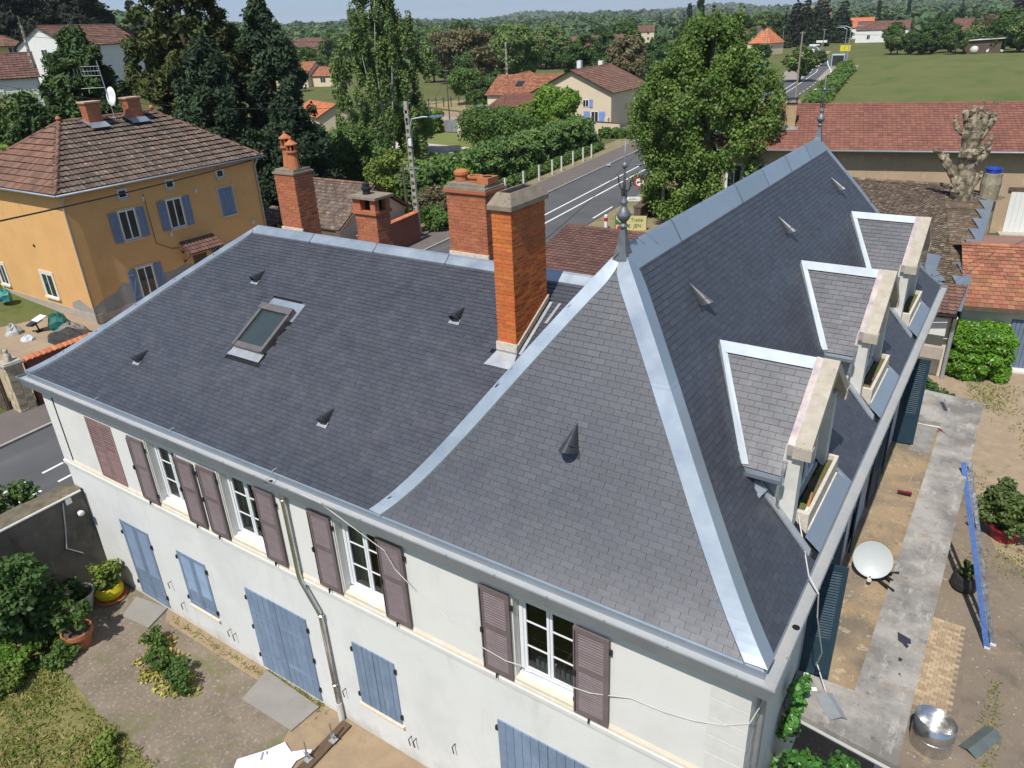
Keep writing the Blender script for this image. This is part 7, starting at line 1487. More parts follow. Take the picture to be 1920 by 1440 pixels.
for lab, x, y, h0, h1, R_, m, n, sz, lm, sd in (
  ('big glossy dark green shrub against the old wall at the lower left', -17.35, -2.75, .1, 2.9, 1.0, 34, 11000, .10, l_broad2, 101),
  ('tall leafy shrub at the left edge in front of the road wall', -21.5, -1.6, .1, 2.9, 1.6, 30, 8000, .12, l_broad, 102),
  ('light green low bush at the lawn corner', -16.9, -3.2, .0, .75, .62, 18, 3200, .06, l_bright, 103),
  ('yellow flowering low bush at the lower left edge', -16.5, -3.75, .0, .55, .48, 14, 2000, .055, l_yg, 104),
  ('leafy ground plant beside the clay pot', -16.3, -2.55, .0, .45, .5, 14, 1700, .055, l_broad, 105),
  ('small weed patch at the lower lawn edge', -12.6, -3.5, .0, .35, .45, 12, 1400, .05, l_yg, 106),
  ('bamboo like shrub between the slab end and the laurel cube', -.05, 20.6, .1, 2.6, 1.0, 26, 5200, .10, l_broad2, 107),
  ('small spiky plants in front of the laurel cube', .85, 21.8, .0, .8, .6, 14, 1700, .09, l_yg, 108)):
    tree('shrub', lab, (x, y, 0), clumps_round(h0, h1, R_, m, sd), n, sz, lm, m_bark, .03, sd, 6, cat='shrub', kw=dict(shell=.3))
tree('dry_shrub', 'bare dry pinkish twigs leaning out of the big shrub', (-17.1, -1.95, 0), clumps_round(.5, 1.6, .5, 12, 110), 900, .05, l_dry, l_dry, .02, 110, 12, cat='shrub', kw=dict(shell=.1, aspect=4.))
rb = thing('flower_bed', 'patch of low rose bushes growing out of the paved yard', 'flower bed', (-13.7, -1.3, 0)); cl = []
for (x, y, r0) in ((-14.6, -1.05, .34), (-13.9, -1.35, .40), (-13.2, -1.35, .38), (-12.75, -1.45, .25)):
    for k in range(9): cl.append((x+13.7+random.uniform(-r0, r0), y+1.3+random.uniform(-r0*.7, r0*.7), random.uniform(.08, .42), .15, .15, .12))
me = crown_mesh('foliage', cl, 3600, .055, l_broad, 111, shell=.2); o = bpy.data.objects.new('foliage', me); COL.objects.link(o); o.parent = rb
cl2 = [(c[0]+random.uniform(-.3, .3), c[1]+random.uniform(-.3, .3), .05, .2, .2, .05) for c in cl]; me = crown_mesh('dry_leaves', cl2, 1500, .06, leafmat('straw leaf', (0.560, 0.445, 0.132), (0.264, 0.281, 0.066)), 112); o = bpy.data.objects.new('dry_leaves', me); COL.objects.link(o); o.parent = rb; o['kind'] = 'stuff'
iv = thing('ivy', 'glossy green ivy bush under the near corner of the veranda slab', 'ivy', (.6, 2.2, 0)); cl = []
r_ = random.Random(113)
for k in range(70): cl.append((r_.uniform(-.45, 1.1), r_.uniform(-.9, .25), r_.uniform(.1, 2.75)*1., .26, .26, .22))
for k in range(12): cl.append((r_.uniform(-.50, -.30), r_.uniform(0, .5), r_.uniform(2.4, 3.9), .12, .16, .2))
me = crown_mesh('foliage', cl, 11000, .085, l_ivy, 113, shell=.4, aspect=1.15); o = bpy.data.objects.new('foliage', me); COL.objects.link(o); o.parent = iv
q = MB(); q.box(.15, 1.6, 1.5, 2.35, 0, 2.3); q.build('branches', m_twig, iv)
# grass tufts of the lawn and weeds in the gravel
def tufts(name, area, n, size, mat, seed, hgt=.08):
    r_ = np.random.default_rng(seed); P = np.array([area(r_) for _ in range(n)]); a = r_.random(n)*6.28; s = size*(.5+r_.random(n)); lean = r_.normal(size=(n, 2))*.5*s[:, None]
    dx, dy = np.cos(a)*s*.22, np.sin(a)*s*.22; V = np.zeros((n, 4, 3)); V[:, 0, :2] = P-np.stack([dx, dy], 1); V[:, 1, :2] = P+np.stack([dx, dy], 1); V[:, 2, :2] = P+lean+np.stack([dx, dy], 1)*.3; V[:, 3, :2] = P+lean-np.stack([dx, dy], 1)*.3
    V[:, :2, 2] = .008; V[:, 2:, 2] = (hgt*(.5+r_.random(n)))[:, None]; o = bpy.data.objects.new(name, np_mesh(name, V.reshape(-1, 3), np.arange(4*n).reshape(n, 4), mat, np.clip(r_.random(n), .01, .99))); COL.objects.link(o); return tag(o, kind='stuff')
def lawn_pt(r_):
    while True:
        x, y = r_.uniform(-20, -11.3), r_.uniform(-7, -1.5)
        edge_ = -2.7 if x < -15.4 else -2.95
        if y < edge_-.05+(.0) and math.sin(x*2.1)*math.cos(y*2.7)+r_.normal()*.6 > -.3: return (x, y)
tufts('lawn_grass', lawn_pt, 16000, .09, l_grass, 121, .07)
def grav_pt(r_):
    while True:
        x, y = r_.uniform(.5, 7), r_.uniform(13.5, 26)
        if math.sin(x*1.7+1)*math.cos(y*.9)+.5*math.sin(x*.6+y*.5)+r_.normal()*.35 > .75: return (x, y)
tufts('yard_weeds', grav_pt, 3000, .10, l_grass, 122, .07)
def crack_pt(r_):
    k = r_.integers(0, 4); t = r_.random()
    return [(3.45+.1*r_.normal(), 5.5+3.2*t), (-15.2+6*t, -.2+.06*r_.normal()), (-11.4+2*t, -.05+.05*r_.normal()), (3.6+.8*r_.normal(), 13.2+.3*r_.normal())][k]
tufts('crack_weeds', crack_pt, 1500, .07, l_grass, 123, .05)
# ---- belts of trees in the distance
protos = []
def proto(key, clumps, n, size, lm, bark, r0, sd, nb=6, **k):
    V, Q, rn = leaf_quads(clumps, n, size, sd, **k); cm = np_mesh('crown', V, Q, lm, rn); q = MB(); branchy(q, max(c[2] for c in clumps), r0, clumps, sd, nb); tmo = q.build('trunk', bark, None, smooth=True); tm = tmo.data; bpy.data.objects.remove(tmo); PROTO[key] = (cm, tm)
for i, lm in enumerate((l_broad, l_broad2, l_birch, l_yg, l_brown)): proto('b%d' % i, clumps_round(2.2, 12.5, 5.4, 46, 130+i, rr=(.2, .36)), 5200, .62, lm, m_bark, .3, 130+i, shell=.3)
proto('b5', clumps_round(1.0, 9, 5.0, 44, 136, rr=(.2, .36)), 4800, .6, l_broad2, m_bark, .3, 136, shell=.3)
proto('c0', clumps_cone(1.5, 15, 3.4, 12, 140, ragged=.3), 4500, .6, l_dark, m_bark, .25, 140, shell=.2, aspect=2.)
proto('c1', clumps_cone(3, 20, 4.2, 13, 141, ragged=.5, pw=.5), 5200, .65, l_fir, m_bark, .3, 141, shell=.2, aspect=2.)
proto('p0', [(random.uniform(-.6, .6), random.uniform(-.6, .6), z, .8, .8, 1.3) for z in np.linspace(1.5, 16, 22)], 3000, .5, l_dark, m_bark, .2, 142, shell=.2, aspect=2.)
def put(key, x, y, s, label, group, sz=None, rz=None):
    t = thing('tree', label, 'tree', (x, y, terr(x, y)-.2), group=group, local=True); t.rotation_euler = (0, 0, random.uniform(0, 6.28) if rz is None else rz); k = sz or s; t.scale = (s*random.uniform(.85, 1.15), s*random.uniform(.85, 1.15), k*random.uniform(.85, 1.15))
    cm, tm = PROTO[key]
    for nm, me in (('crown', cm), ('trunk', tm)): o = bpy.data.objects.new(nm, me); COL.objects.link(o); o.parent = t
    return t
NAMES = {'b0': 'green broadleaf tree', 'b1': 'deep green broadleaf tree', 'b2': 'grey green feathery tree', 'b3': 'yellow green tree', 'b4': 'brownish tree', 'b5': 'low spreading dark green tree', 'c0': 'dark pointed conifer', 'c1': 'tall ragged dark pine', 'p0': 'slim columnar cypress'}
def belt(where, pts, keys, s0, s1):
    for (x, y) in pts: k = random.choice(keys); put(k, x, y, random.uniform(s0, s1), NAMES[k]+' '+where, NAMES[k]+'s '+where)
def along(A, B, n, jx, jy): return [(A[0]+(B[0]-A[0])*(i+random.random())/n+random.gauss(0, jx), A[1]+(B[1]-A[1])*(i+random.random())/n+random.gauss(0, jy)) for i in range(n)]
belt('in the belt behind the cream house', along((-140, 235), (-60, 165), 26, 8, 9), ['b0', 'b1', 'b5', 'b0', 'b2', 'b4'], .5, .85)
belt('in the dense grove left of the far white bungalow', along((-215, 255), (-135, 225), 26, 9, 11), ['b0', 'b1', 'b1', 'b0', 'b2'], .8, 1.15)
belt('right behind the fenced garden', along((-150, 165), (-92, 160), 13, 5, 8), ['b1', 'b2', 'b4', 'b0'], .5, .85)
belt('around the distant farmhouse', along((-390, 330), (-240, 255), 20, 14, 14), ['b0', 'b3', 'b1', 'b2'], .7, 1.15)
belt('along the left of the far road', along((-58, 235), (-140, 430), 24, 5, 8), ['b0', 'b1', 'b5', 'c0', 'b0'], .45, .95) if False else None
belt('left of the far road', [(-112+random.gauss(0, 9), 300+i*9+random.gauss(0, 7)) for i in range(18)], ['b0', 'b1', 'c0', 'b1', 'b3'], .55, 1.1)
belt('in the wood left of the road end', [(-165+random.gauss(0, 26), 330+random.uniform(0, 220)) for i in range(34)], ['b0', 'b1', 'b1', 'c0', 'b4', 'b2'], .75, 1.1)
belt('in the pine clump right of the road end', [(-90+random.gauss(0, 7), 330+random.uniform(0, 70)) for i in range(11)], ['c1', 'c1', 'c0'], .75, 1.0)
belt('at the far edge of the pasture', along((-42, 268), (66, 290), 50, 3, 5), ['b5', 'b0', 'b1', 'b5', 'b2'], .5, .85)
belt('in the second row beyond the pasture', along((-55, 320), (75, 335), 28, 6, 14), ['b0', 'b1', 'b1', 'b4', 'b5'], .6, .92)
belt('in the far rows beyond the pasture', along((-70, 420), (110, 430), 32, 8, 30), ['b1', 'b0', 'b2', 'b1', 'c0'], .6, .92)
belt('standing above the far rows', [(-48, 520), (-20, 505), (6, 500), (14, 512), (-78, 540), (-88, 505)], ['c0', 'p0', 'c1'], .8, 1.1)
put('p0', -152, 395, 1.55, 'taller of two slim cypresses on the skyline above the plane tree', None); put('p0', -158, 395, 1.3, 'shorter of two slim cypresses on the skyline above the plane tree', None)
belt('in the hollow left of the birch', along((-260, 215), (-150, 175), 18, 8, 8), ['b0', 'b2', 'b5', 'b3'], .5, .85)
belt('on the slope behind the far left houses', [(-175+random.gauss(0, 16), 92+random.gauss(0, 16)) for i in range(14)], ['b0', 'b1', 'b0'], .6, 1.0)
put('b5', -71, 232, .75, 'rounded dark bush on the left of the far road', None, sz=.7); put('b5', -52, 222, .5, 'round bush beside the glass bus shelter', None)
put('b4', -72, 150, .5, 'reddish shrub row behind the orange tiled wing', None); put('b4', -80, 158, .5, 'second reddish shrub behind the orange tiled wing', None)
# far woods that read as one mass
def wood(name, pts, s0, s1, lm, seed, n=26, leaf=2.2):
    r_ = np.random.default_rng(seed); m = len(pts); P = np.array([(x, y, terr(x, y)) for x, y in pts]); N = m*n; ci = np.repeat(np.arange(m), n); s = r_.uniform(s0, s1, m)[ci]
    d = r_.normal(size=(N, 3)); d[:, 2] = np.abs(d[:, 2])*1.1; d /= np.linalg.norm(d, axis=1)[:, None]; rad = s*(.75+.3*r_.random(N)); c = P[ci]+d*rad[:, None]*np.array([1, 1, .95]); c[:, 2] += s*.35
    nr = d+r_.normal(size=(N, 3))*.35; nr /= np.linalg.norm(nr, axis=1)[:, None]; t = r_.normal(size=(N, 3)); t -= nr*(t*nr).sum(1)[:, None]; t /= np.linalg.norm(t, axis=1)[:, None]; b = np.cross(nr, t)
    L = (leaf*(s/6.)*(.7+.6*r_.random(N)))[:, None]; V = np.stack([c-t*L, c-b*L, c+t*L, c+b*L], 1).reshape(-1, 3); rn = np.clip(.7*r_.random(m)[ci]+.3*r_.random(N), .01, .99)
    o = bpy.data.objects.new(name, np_mesh(name, V, np.arange(4*N).reshape(N, 4), lm, rn)); COL.objects.link(o); return tag(o, kind='stuff')
def polar(n, a0, a1, r0, r1, seed):
    r_ = np.random.default_rng(seed); out = []
    for _ in range(n): a = r_.uniform(a0, a1); r = r0*(r1/r0)**r_.random(); out.append((CX+r*math.sin(a), CY+r*math.cos(a)))
    return out
l_wood = leafmat('woodland', (0.085, 0.145, 0.037), (0.060, 0.109, 0.033), tr=.1, ns=.012, rnd=.35)
l_wood2 = leafmat('far woodland', (0.074, 0.123, 0.043), (0.056, 0.099, 0.039), tr=.1, ns=.01, rnd=.3)
wood('woodland', polar(5200, -1.75, -.70, 560, 1900, 201), 5.5, 9., l_wood, 201)
wood('woodland', polar(2600, -.72, -.28, 520, 2000, 202), 4., 6.5, l_wood2, 202)
wood('woodland', polar(2600, -.30, .22, 470, 2300, 203), 3.5, 6.5, l_wood2, 203)
wood('woodland', polar(3200, -1.3, .5, 2100, 5200, 204), 9., 16., l_wood2, 204, n=14, leaf=3.5)
# ================================================================== old wall, yard things, street furniture, vehicles, wires
m_oldwall = M('sooty old render', (.16, .145, .12), (.085, .076, .066), ns=.9, rough=1, bump=.5, bs=20, stains=(((.28, .26, .22), 1.6, .56, .70, (1, 1, .3)), ((.035, .032, .03), 1.2, .56, .72, (1, 1, .35))))
m_mosscap = M('mossy wall top', (.17, .14, .095), (.09, .085, .06), ns=4, rough=1, bump=.8, bs=30, stains=(((.42, .22, .035), 1.4, .62, .70, None), ((.45, .42, .36), 9, .64, .72, None)))
ow = thing('old_wall', 'tall dark streaked old garden wall running out from the left end of the facade', 'wall', (-18.5, -3, 0)); q = MB()
q.prism([(-18.34, -.02, 0), (-18.22, -5, 0), (-18.1, -9, 0), (-18.6, -9, 0), (-18.9, -.02, 0)], (0, 0, 3.02)); q.build('wall', m_oldwall, ow)
q = MB(); n = 24; vs = []
for i in range(n+1):
    y = -.03-8.97*i/n
    for x in (-18.95, -18.62, -18.30+.024*i/2): vs.append((x, y, 3.05+random.uniform(0, .06)))
q.add(vs, [(i*3+j, i*3+j+1, i*3+j+4, i*3+j+3) for i in range(n) for j in range(2)]); q.build('wall_top', m_mosscap, ow)
q = MB(); q.tube([(-18.26, -.1, 3.06), (-18.22, -3.6, 3.04)], .035, 8); q.build('conduit', m_postrender, ow); q = MB(); q.tube([(-18.3, -.6, 2.95), (-18.3, -.75, 2.2), (-18.3, -.9, 1.6), (-18.3, -.55, 1.2)], .018, 6); q.build('wall_cable', m_cable, ow)
q = MB(); q.box(-18.32, -18.22, -.55, -.40, 2.85, 3.02); q.build('junction_box', m_pvc, ow); q = MB(); q.lathe((-18.25, -.30, 2.45), [(0, 0), (.07, .0), (.09, .08), (.06, .12), (0, .13)], 10, (1, 0, 0)); q.build('lamp', m_pvc, ow)
for lab, pts in (('grey flagstone in front of the blue louvred door', [(-16.78, -.20), (-16.38, -.86), (-15.34, -.74), (-15.58, -.02)]), ('large grey flagstone in front of the blue double door', [(-11.40, -.05), (-11.22, -.95), (-9.52, -.93), (-9.47, -.14)])):
    cx = sum(p[0] for p in pts)/4; cy = sum(p[1] for p in pts)/4; q = MB(); q.prism([(x-cx, y-cy, 0) for x, y in pts], (0, 0, .05)); o = q.build('flagstone', M('grey flagstone', (.27, .255, .225), (.23, .215, .19), ns=1.5, rough=.95, bump=.3, bs=30, stains=(((.36, .34, .28), 2.5, .62, .74, None),))); o.location = (cx, cy, .008); tag(o, lab, 'flagstone')
pk = thing('plank', 'dark weathered scaffold plank lying on the sandy strip', 'plank', (-8.55, -.8, .01)); q = MB(); q.obox((-8.56, -.85, .045), (.13, -.0, 0), (-.02, .72, 0), (0, 0, .035)); q.build('board', M('dark plank', (.13, .085, .05), (.085, .058, .036), ns=3, rough=.9, stretch=(8, 1, 8), bump=.4, bs=20), pk)
for lab, x, y in (('scaffold base jack standing at the middle of the dark plank', -8.50, -.62), ('scaffold base jack standing at the near end of the dark plank', -8.62, -1.25)):
    j = thing('base_jack', lab, 'base jack', (x, y, 0)); q = MB(); q.box(x-.08, x+.08, y-.08, y+.08, .082, .092); q.build('plate', m_zincold, j); q = MB(); q.tube([(x, y, .09), (x-.01, y, .62)], .02, 8); q.build('stem', m_steel, j); q = MB(); q.lathe((x, y, .22), [(.02, 0), (.05, .01), (.05, .03), (.02, .04)], 8); q.bar((x-.11, y, .24), (x+.11, y, .24), .02, .015); q.build('wing_nut', m_steel, j)
def text(s, size, mat, parent=None, name='lettering'):
    cu = bpy.data.curves.new('txt', 'FONT'); cu.body = s; cu.size = size; cu.align_x = 'CENTER'; ob = bpy.data.objects.new('txt', cu); COL.objects.link(ob)
    bpy.context.view_layer.update(); me = bpy.data.meshes.new_from_object(ob.evaluated_get(bpy.context.evaluated_depsgraph_get())); bpy.data.objects.remove(ob); me.materials.clear(); me.materials.append(mat)
    o = bpy.data.objects.new(name, me); COL.objects.link(o); o.parent = parent; return o
sh = thing('printed_sheet', 'crumpled white printed sheet lying on the yard beside the dark plank', 'sheet', (-9.2, -1.7, .02)); m_sheet = M('white tarpaulin', (.74, .75, .80), (.68, .69, .76), ns=3, rough=.6)
out = [(-9.98, -2.05), (-9.60, -1.58), (-9.40, -1.22), (-9.10, -1.30), (-8.86, -1.08), (-8.74, -1.02), (-8.70, -1.12), (-8.83, -1.40), (-8.78, -1.62), (-8.95, -2.3), (-9.6, -2.6)]
q = MB(); cxy = (-9.25, -1.75); vs = [(*cxy, .05)]; 
for f in (.5, 1.):
    for x, y in out: vs.append((cxy[0]+(x-cxy[0])*f, cxy[1]+(y-cxy[1])*f, .025+random.uniform(0, .055)))
n = len(out); q.add(vs, [(0, 1+i, 1+(i+1) % n) for i in range(n)]+[(1+i, 1+n+i, 1+n+(i+1) % n, 1+(i+1) % n) for i in range(n)]); q.build('sheet', m_sheet, sh)
m_print = M('grey print', (.30, .31, .36), rough=.7); 
for i, ch in enumerate('DOCEES'):
    o = text(ch, .09, m_print, sh, 'lettering'); a = (i-2.5)*.13; o.location = (.05+.45*math.sin(a)*1.0, -.55+.42*math.cos(a)*.55, .075); o.rotation_euler = (0, 0, math.pi-a)
q = MB(); q.quad((-9.62, -1.66, .085), (-9.50, -1.82, .085), (-9.47, -1.80, .085), (-9.59, -1.64, .085)); q.quad((-9.56, -1.60, .085), (-9.50, -1.66, .085), (-9.47, -1.64, .085), (-9.53, -1.58, .085)); q.build('print_bars', m_print, sh, kind='stuff')
# loose slate and litter in the near planter
bd = thing('wood_offcut', 'orange brown timber offcut standing in the nearest planter box', 'wood offcut', (-.2, 2.95, 7.0)); q = MB(); q.obox((-.17, 3.02, 7.12), (.02, 0, 0), (0, .10, .12), (0, -.02, .02)); q.build('timber', M('orange timber', (.36, .15, .05), rough=.8), bd)
bd = thing('label_card', 'small white card lying in the nearest planter box', 'card', (-.14, 2.85, 7.05)); q = MB(); q.quad((-.19, 2.80, 7.06), (-.11, 2.78, 7.06), (-.10, 2.92, 7.08), (-.18, 2.94, 7.08)); q.build('card', m_pvc, bd)
# ---- poles
m_conc_pole = M('concrete pole', (.38, .35, .29), (.32, .30, .25), ns=2, rough=.95, bump=.3, bs=20)
m_woodpole = M('grey wood pole', (.30, .255, .20), (.23, .195, .155), ns=2, rough=.95, stretch=(6, 6, .6))
def lattice_pole(label, x, y, z, h, lamp=False, slots=8, w0=.24, w1=.15):
    t = thing('electricity_pole', label, 'pole', (x, y, z)); q = MB()
    for s in (-1, 1): q.add([(x+s*w0-.05*s, y-.1, z-.3), (x+s*w0, y-.1, z-.3), (x+s*w0, y+.1, z-.3), (x+s*w0-.05*s, y+.1, z-.3), (x+s*w1-.05*s, y-.08, z+h), (x+s*w1, y-.08, z+h), (x+s*w1, y+.08, z+h), (x+s*w1-.05*s, y+.08, z+h)], [(0, 1, 5, 4), (1, 2, 6, 5), (2, 3, 7, 6), (3, 0, 4, 7), (4, 5, 6, 7)])
    t_ = q.build('rail', m_conc_pole, t); q = MB(); n = int(slots)
    for i in range(n): zz = z+.3+(h-.6)*i/n; L = (h-.6)/n*.42; q.box(x-w0*.8, x+w0*.8, y-.07, y+.07, zz, zz+L)
    q.box(x-w1*.9, x+w1*.9, y-.07, y+.07, z+h*.86, z+h-.01); q.build('web', m_conc_pole, t, kind='stuff')
    return t
lp = lattice_pole('tall slotted concrete electricity pole with a street lamp left of the hedge', -35.8, 34.7, 0, 9.5, slots=17)
q = MB(); q.tube([(-35.6, 34.6, 7.0), (-35.45, 34.55, 7.9), (-35.2, 34.5, 8.35), (-34.2, 34.6, 8.5), (-33.9, 34.7, 8.48)], .05, 7); q.build('lamp_arm', M('pale blue lamp arm', (.45, .55, .60), rough=.5), lp, smooth=True); q = MB(); q.obox((-33.35, 35.0, 8.52), (.45, .16, .02), (-.06, .16, 0), (0, 0, .06)); q.build('lamp_head', M('blue lamp head', (.10, .22, .32), rough=.4), lp)
q = MB(); q.box(-35.7, -35.45, 34.45, 34.6, 6.5, 7.0); q.build('lamp_box', m_pvc, lp); q = MB(); q.bar((-36.6, 34.5, 4.9), (-35.2, 34.8, 4.9), .06, .06); q.build('crossbar', m_zincold, lp)
wp = thing('telegraph_pole', 'thin dark wooden pole standing just left of the concrete pole', 'pole', (-34.83, 32.67, 0)); q = MB(); q.tube([(-34.83, 32.67, -.2), (-34.9, 32.7, 5.6)], [.11, .08], 8); q.build('shaft', m_wood, wp); q = MB(); q.bar((-35.05, 32.6, 5.3), (-34.7, 32.75, 5.55), .08, .08); q.build('stay', m_wood, wp)
for lab, x, y, h, rr, m_ in (('grey wooden pole in front of the plane tree', -20.85, 45.76, 7.8, .15, m_woodpole), ('brown wooden pole beside the far road above the barn roof', -34.0, 132.2, 10.8, .17, m_woodpole), ('slender dark wooden pole in the fenced garden', -78.1, 92.8, 8.0, .11, m_wood)):
    t = thing('telegraph_pole', lab, 'pole', (x, y, 0)); q = MB(); q.tube([(x, y, -.3), (x-.05, y, h)], [rr, rr*.7], 8); q.build('shaft', m_, t); q = MB(); q.bar((x-.5, y, h-.25), (x+.4, y+.1, h-.25), .06, .08); q.build('crossbar', m_zincold, t)
    if x > -30: q = MB(); q.lathe((x+.15, y-.3, h+.15), [(0, 0), (.22, .05), (.25, .2), (.1, .3), (0, .3)], 10); q.build('pole_cap', M('salmon cap', (.45, .25, .17), rough=.7), t)
lattice_pole('concrete pole rising beside the orange tiled wing', -82.2, 115.9, 0, 11.0, slots=12, w0=.22, w1=.14)
lattice_pole('leaning concrete pole in front of the white gabled house at the far left', -90.6, 36.8, 9.5, 6.6, slots=9)
q = MB(); q.bar((-92.0, 37.4, 15.4), (-89.4, 36.0, 16.3), .08, .08); q.bar((-90.8, 36.9, 15.2), (-90.3, 36.6, 17.0), .08, .08); q.build('crossbar', m_zincold, bpy.data.objects['electricity_pole.002'])
def street_lamp(label, x, y, h, arms):
    t = thing('street_lamp', label, 'street lamp', (x, y, 0)); q = MB(); q.tube([(x, y, 0), (x, y, h)], [.12, .07], 8); q.build('column', m_zincold, t)
    for s in arms: q = MB(); q.tube([(x, y, h), (x+s*1.2, y, h+.5), (x+s*2.2, y, h+.55)], .05, 6); q.obox((x+s*2.5, y, h+.55), (.45, 0, 0), (0, .14, 0), (0, 0, .07)); q.build('lamp_arm', m_zincold, t)
street_lamp('tall double armed street lamp at the corner of the pasture', -42.8, 212.7, 9.2, (-1, 1)); street_lamp('street lamp farther along beyond the glass bus shelter', -49.4, 240.0, 8.4, (-1,))
for i, (x, y) in enumerate(((-74.5, 250), (-79, 262), (-60.5, 262), (-92, 330), (-96, 352))): t = thing('telegraph_pole', ('first pole on the left pavement of the far road', 'second pole on the left pavement of the far road', 'pole on the right verge beyond the yellow board', 'pole beside the left pines of the road', 'last pole before the end of the road')[i], 'pole', (x, y, 0)); q = MB(); q.tube([(x, y, 0), (x, y, 8.2)], [.15, .1], 7); q.build('shaft', m_woodpole, t); q = MB(); q.bar((x-.7, y, 7.9), (x+.7, y, 7.9), .1, .1); q.build('crossbar', m_zincold, t)
def wire(label, A, B, sag, r=.012, grp=None):
    A, B = Vector(A), Vector(B); q = MB(); n = 16; q.tube([A.lerp(B, i/n)-Z_*(sag*4*(i/n)*(1-i/n)) for i in range(n+1)], r, 4); return tag(q.build('wire', m_blackcable), label, 'wire', grp)
wire('thick black cable crossing in front of the ochre house', (-39.45, 23.7, 7.0), (-31.5, 3.6, 8.0), .12, .035)
wire('black wire dropping from the plane tree pole towards the white house', (-20.85, 45.7, 7.4), (-11.5, 10.3, 6.9), .5, .014)
wire('wire from the concrete pole to the left behind the garage', (-35.8, 34.7, 9.3), (-66, 22, 11.5), .9, .016); wire('wire from the concrete pole towards the carport', (-35.8, 34.7, 9.2), (-82.2, 115.9, 10.5), 2.6, .018)
wire('upper wire running past the fenced garden', (-35.8, 34.7, 8.9), (-78.1, 92.8, 7.7), 1.6, .016); wire('wire at the far left running between the firs', (-90.6, 36.8, 15.6), (-62, 62, 13), .6, .02); wire('lower wire at the far left running between the firs', (-90.6, 36.8, 15.1), (-62, 62, 12.4), .6, .02)
wire('thin wire crossing the pasture', (-34, 132.2, 10.5), (60, 190, 9), 1.6, .02); wire('wire from the gutter across the mossy roof', (-1.0, 24.5, 4.3), (6, 47, 3.9), .3, .012)
# ---- signs and post near the barn end
m_signw = M('white sign', (.78, .78, .77), rough=.5); m_signred = M('sign red', (.48, .02, .025), rough=.5)
sg_ = thing('road_sign', 'round red ringed road sign partly in the plane tree leaves', 'road sign', (-23.35, 47.0, 0)); q = MB(); q.tube([(-23.35, 47, 0), (-23.35, 47, 3.0)], .035, 7); q.build('post', m_zincold, sg_)
F3 = Vector((.42, -.90, .12)).normalized(); q = MB(); q.lathe((-23.35, 46.95, 2.55), [(0, .02), (.42, .02), (.42, 0), (0, 0)], 28, F3); q.build('sign_plate', m_signred, sg_); q = MB(); q.lathe(Vector((-23.35, 46.95, 2.55))+F3*.025, [(0, .0), (.30, .0)], 28, F3); q.build('sign_face', m_signw, sg_)
sd_ = Vector((.9, .42, 0)).normalized(); c0 = Vector((-23.35, 46.95, 2.55))+F3*.03; q = MB(); q.quad(c0-sd_*.20-Z_*.05, c0+sd_*.02-Z_*.05, c0+sd_*.02+Z_*.05, c0-sd_*.20+Z_*.05); q.build('sign_symbol', m_black, sg_); q = MB(); q.poly([c0+sd_*.02-Z_*.16, c0+sd_*.20, c0+sd_*.02+Z_*.16]); q.build('sign_symbol', m_black, sg_)
ds_ = thing('direction_sign', 'white arrow shaped direction sign on a post under the plane tree', 'direction sign', (-23.4, 46.0, 0)); q = MB(); q.tube([(-23.4, 46.05, 0), (-23.4, 46.05, 1.6)], .03, 7); q.build('post', m_zincold, ds_); c0 = Vector((-23.4, 46.0, 1.42)); q = MB()
q.prism([c0-sd_*.62-Z_*.17, c0+sd_*.46-Z_*.17, c0+sd_*.66, c0+sd_*.46+Z_*.17, c0-sd_*.62+Z_*.17], F3*-.03); q.build('sign_plate', m_signw, ds_); o = text('ZONE I.', .19, m_black, ds_); o.location = c0+F3*.012-Z_*.07-Vector((-23.4, 46.0, 0)); o.rotation_euler = (math.pi/2-.12, 0, math.atan2(sd_.y, sd_.x))
bn_ = thing('banner', 'yellow advertising banner with green lettering behind the brown roof ridge', 'banner', (-22.0, 42.2, 0)); A = Vector((-22.75, 41.6, .0)); B = Vector((-20.8, 42.8, .0)); q = MB(); q.quad(A, B, B+Z_*1.05, A+Z_*1.12); q.build('sheet', M('yellow banner', (.60, .52, .24), (.56, .49, .22), ns=1, rough=.6), bn_)
dB = (B-A).normalized(); nB = Vector((dB.y, -dB.x, 0)); m_gtext = M('green lettering', (.02, .16, .07), rough=.6)
for s, sz, t_, zz in (('Traite', .36, .68, .66), ('ITE  JEN', .38, .55, .22)): o = text(s, sz, m_gtext, bn_); o.location = A.lerp(B, t_)+nB*.02+Z_*zz-Vector((-22.0, 42.2, 0)); o.rotation_euler = (math.pi/2, 0, math.atan2(dB.y, dB.x))
q = MB(); p = A.lerp(B, .06)+nB*.02; q.quad(p, p+dB*.3, p+dB*.3+Z_*.35, p+Z_*.35); q.build('red_patch', m_signred, bn_); q = MB(); p = A.lerp(B, .02)+nB*.02+Z_*.5; q.poly([p, p+dB*.45, p+Z_*.4]); q.build('green_patch', m_gtext, bn_)
for p in (A, B): q = MB(); q.tube([p-Vector((0, 0, .0)), p+Z_*1.2], .03, 6); q.build('post', m_wood, bn_)
bo_ = thing('bollard', 'white bollard with a red band beside the road', 'bollard', (-23.67, 41.9, 0)); q = MB(); q.lathe((-23.67, 41.9, 0), [(.13, 0), (.13, 1.0), (.10, 1.06), (0, 1.06)], 14); q.build('post', m_signw, bo_); q = MB(); q.lathe((-23.67, 41.9, .58), [(.132, 0), (.134, .005), (.134, .27), (.132, .275)], 14); q.build('band', m_signred, bo_)
bw = thing('stone_wall', 'low mossy dark wall running back under the plane tree', 'wall', (-22.7, 48, 0)); q = MB(); q.obox((-22.75, 48.2, .55), (.25, .02, 0), (-.35, 3.6, 0), (0, 0, .55)); q.build('wall', m_wood, bw)
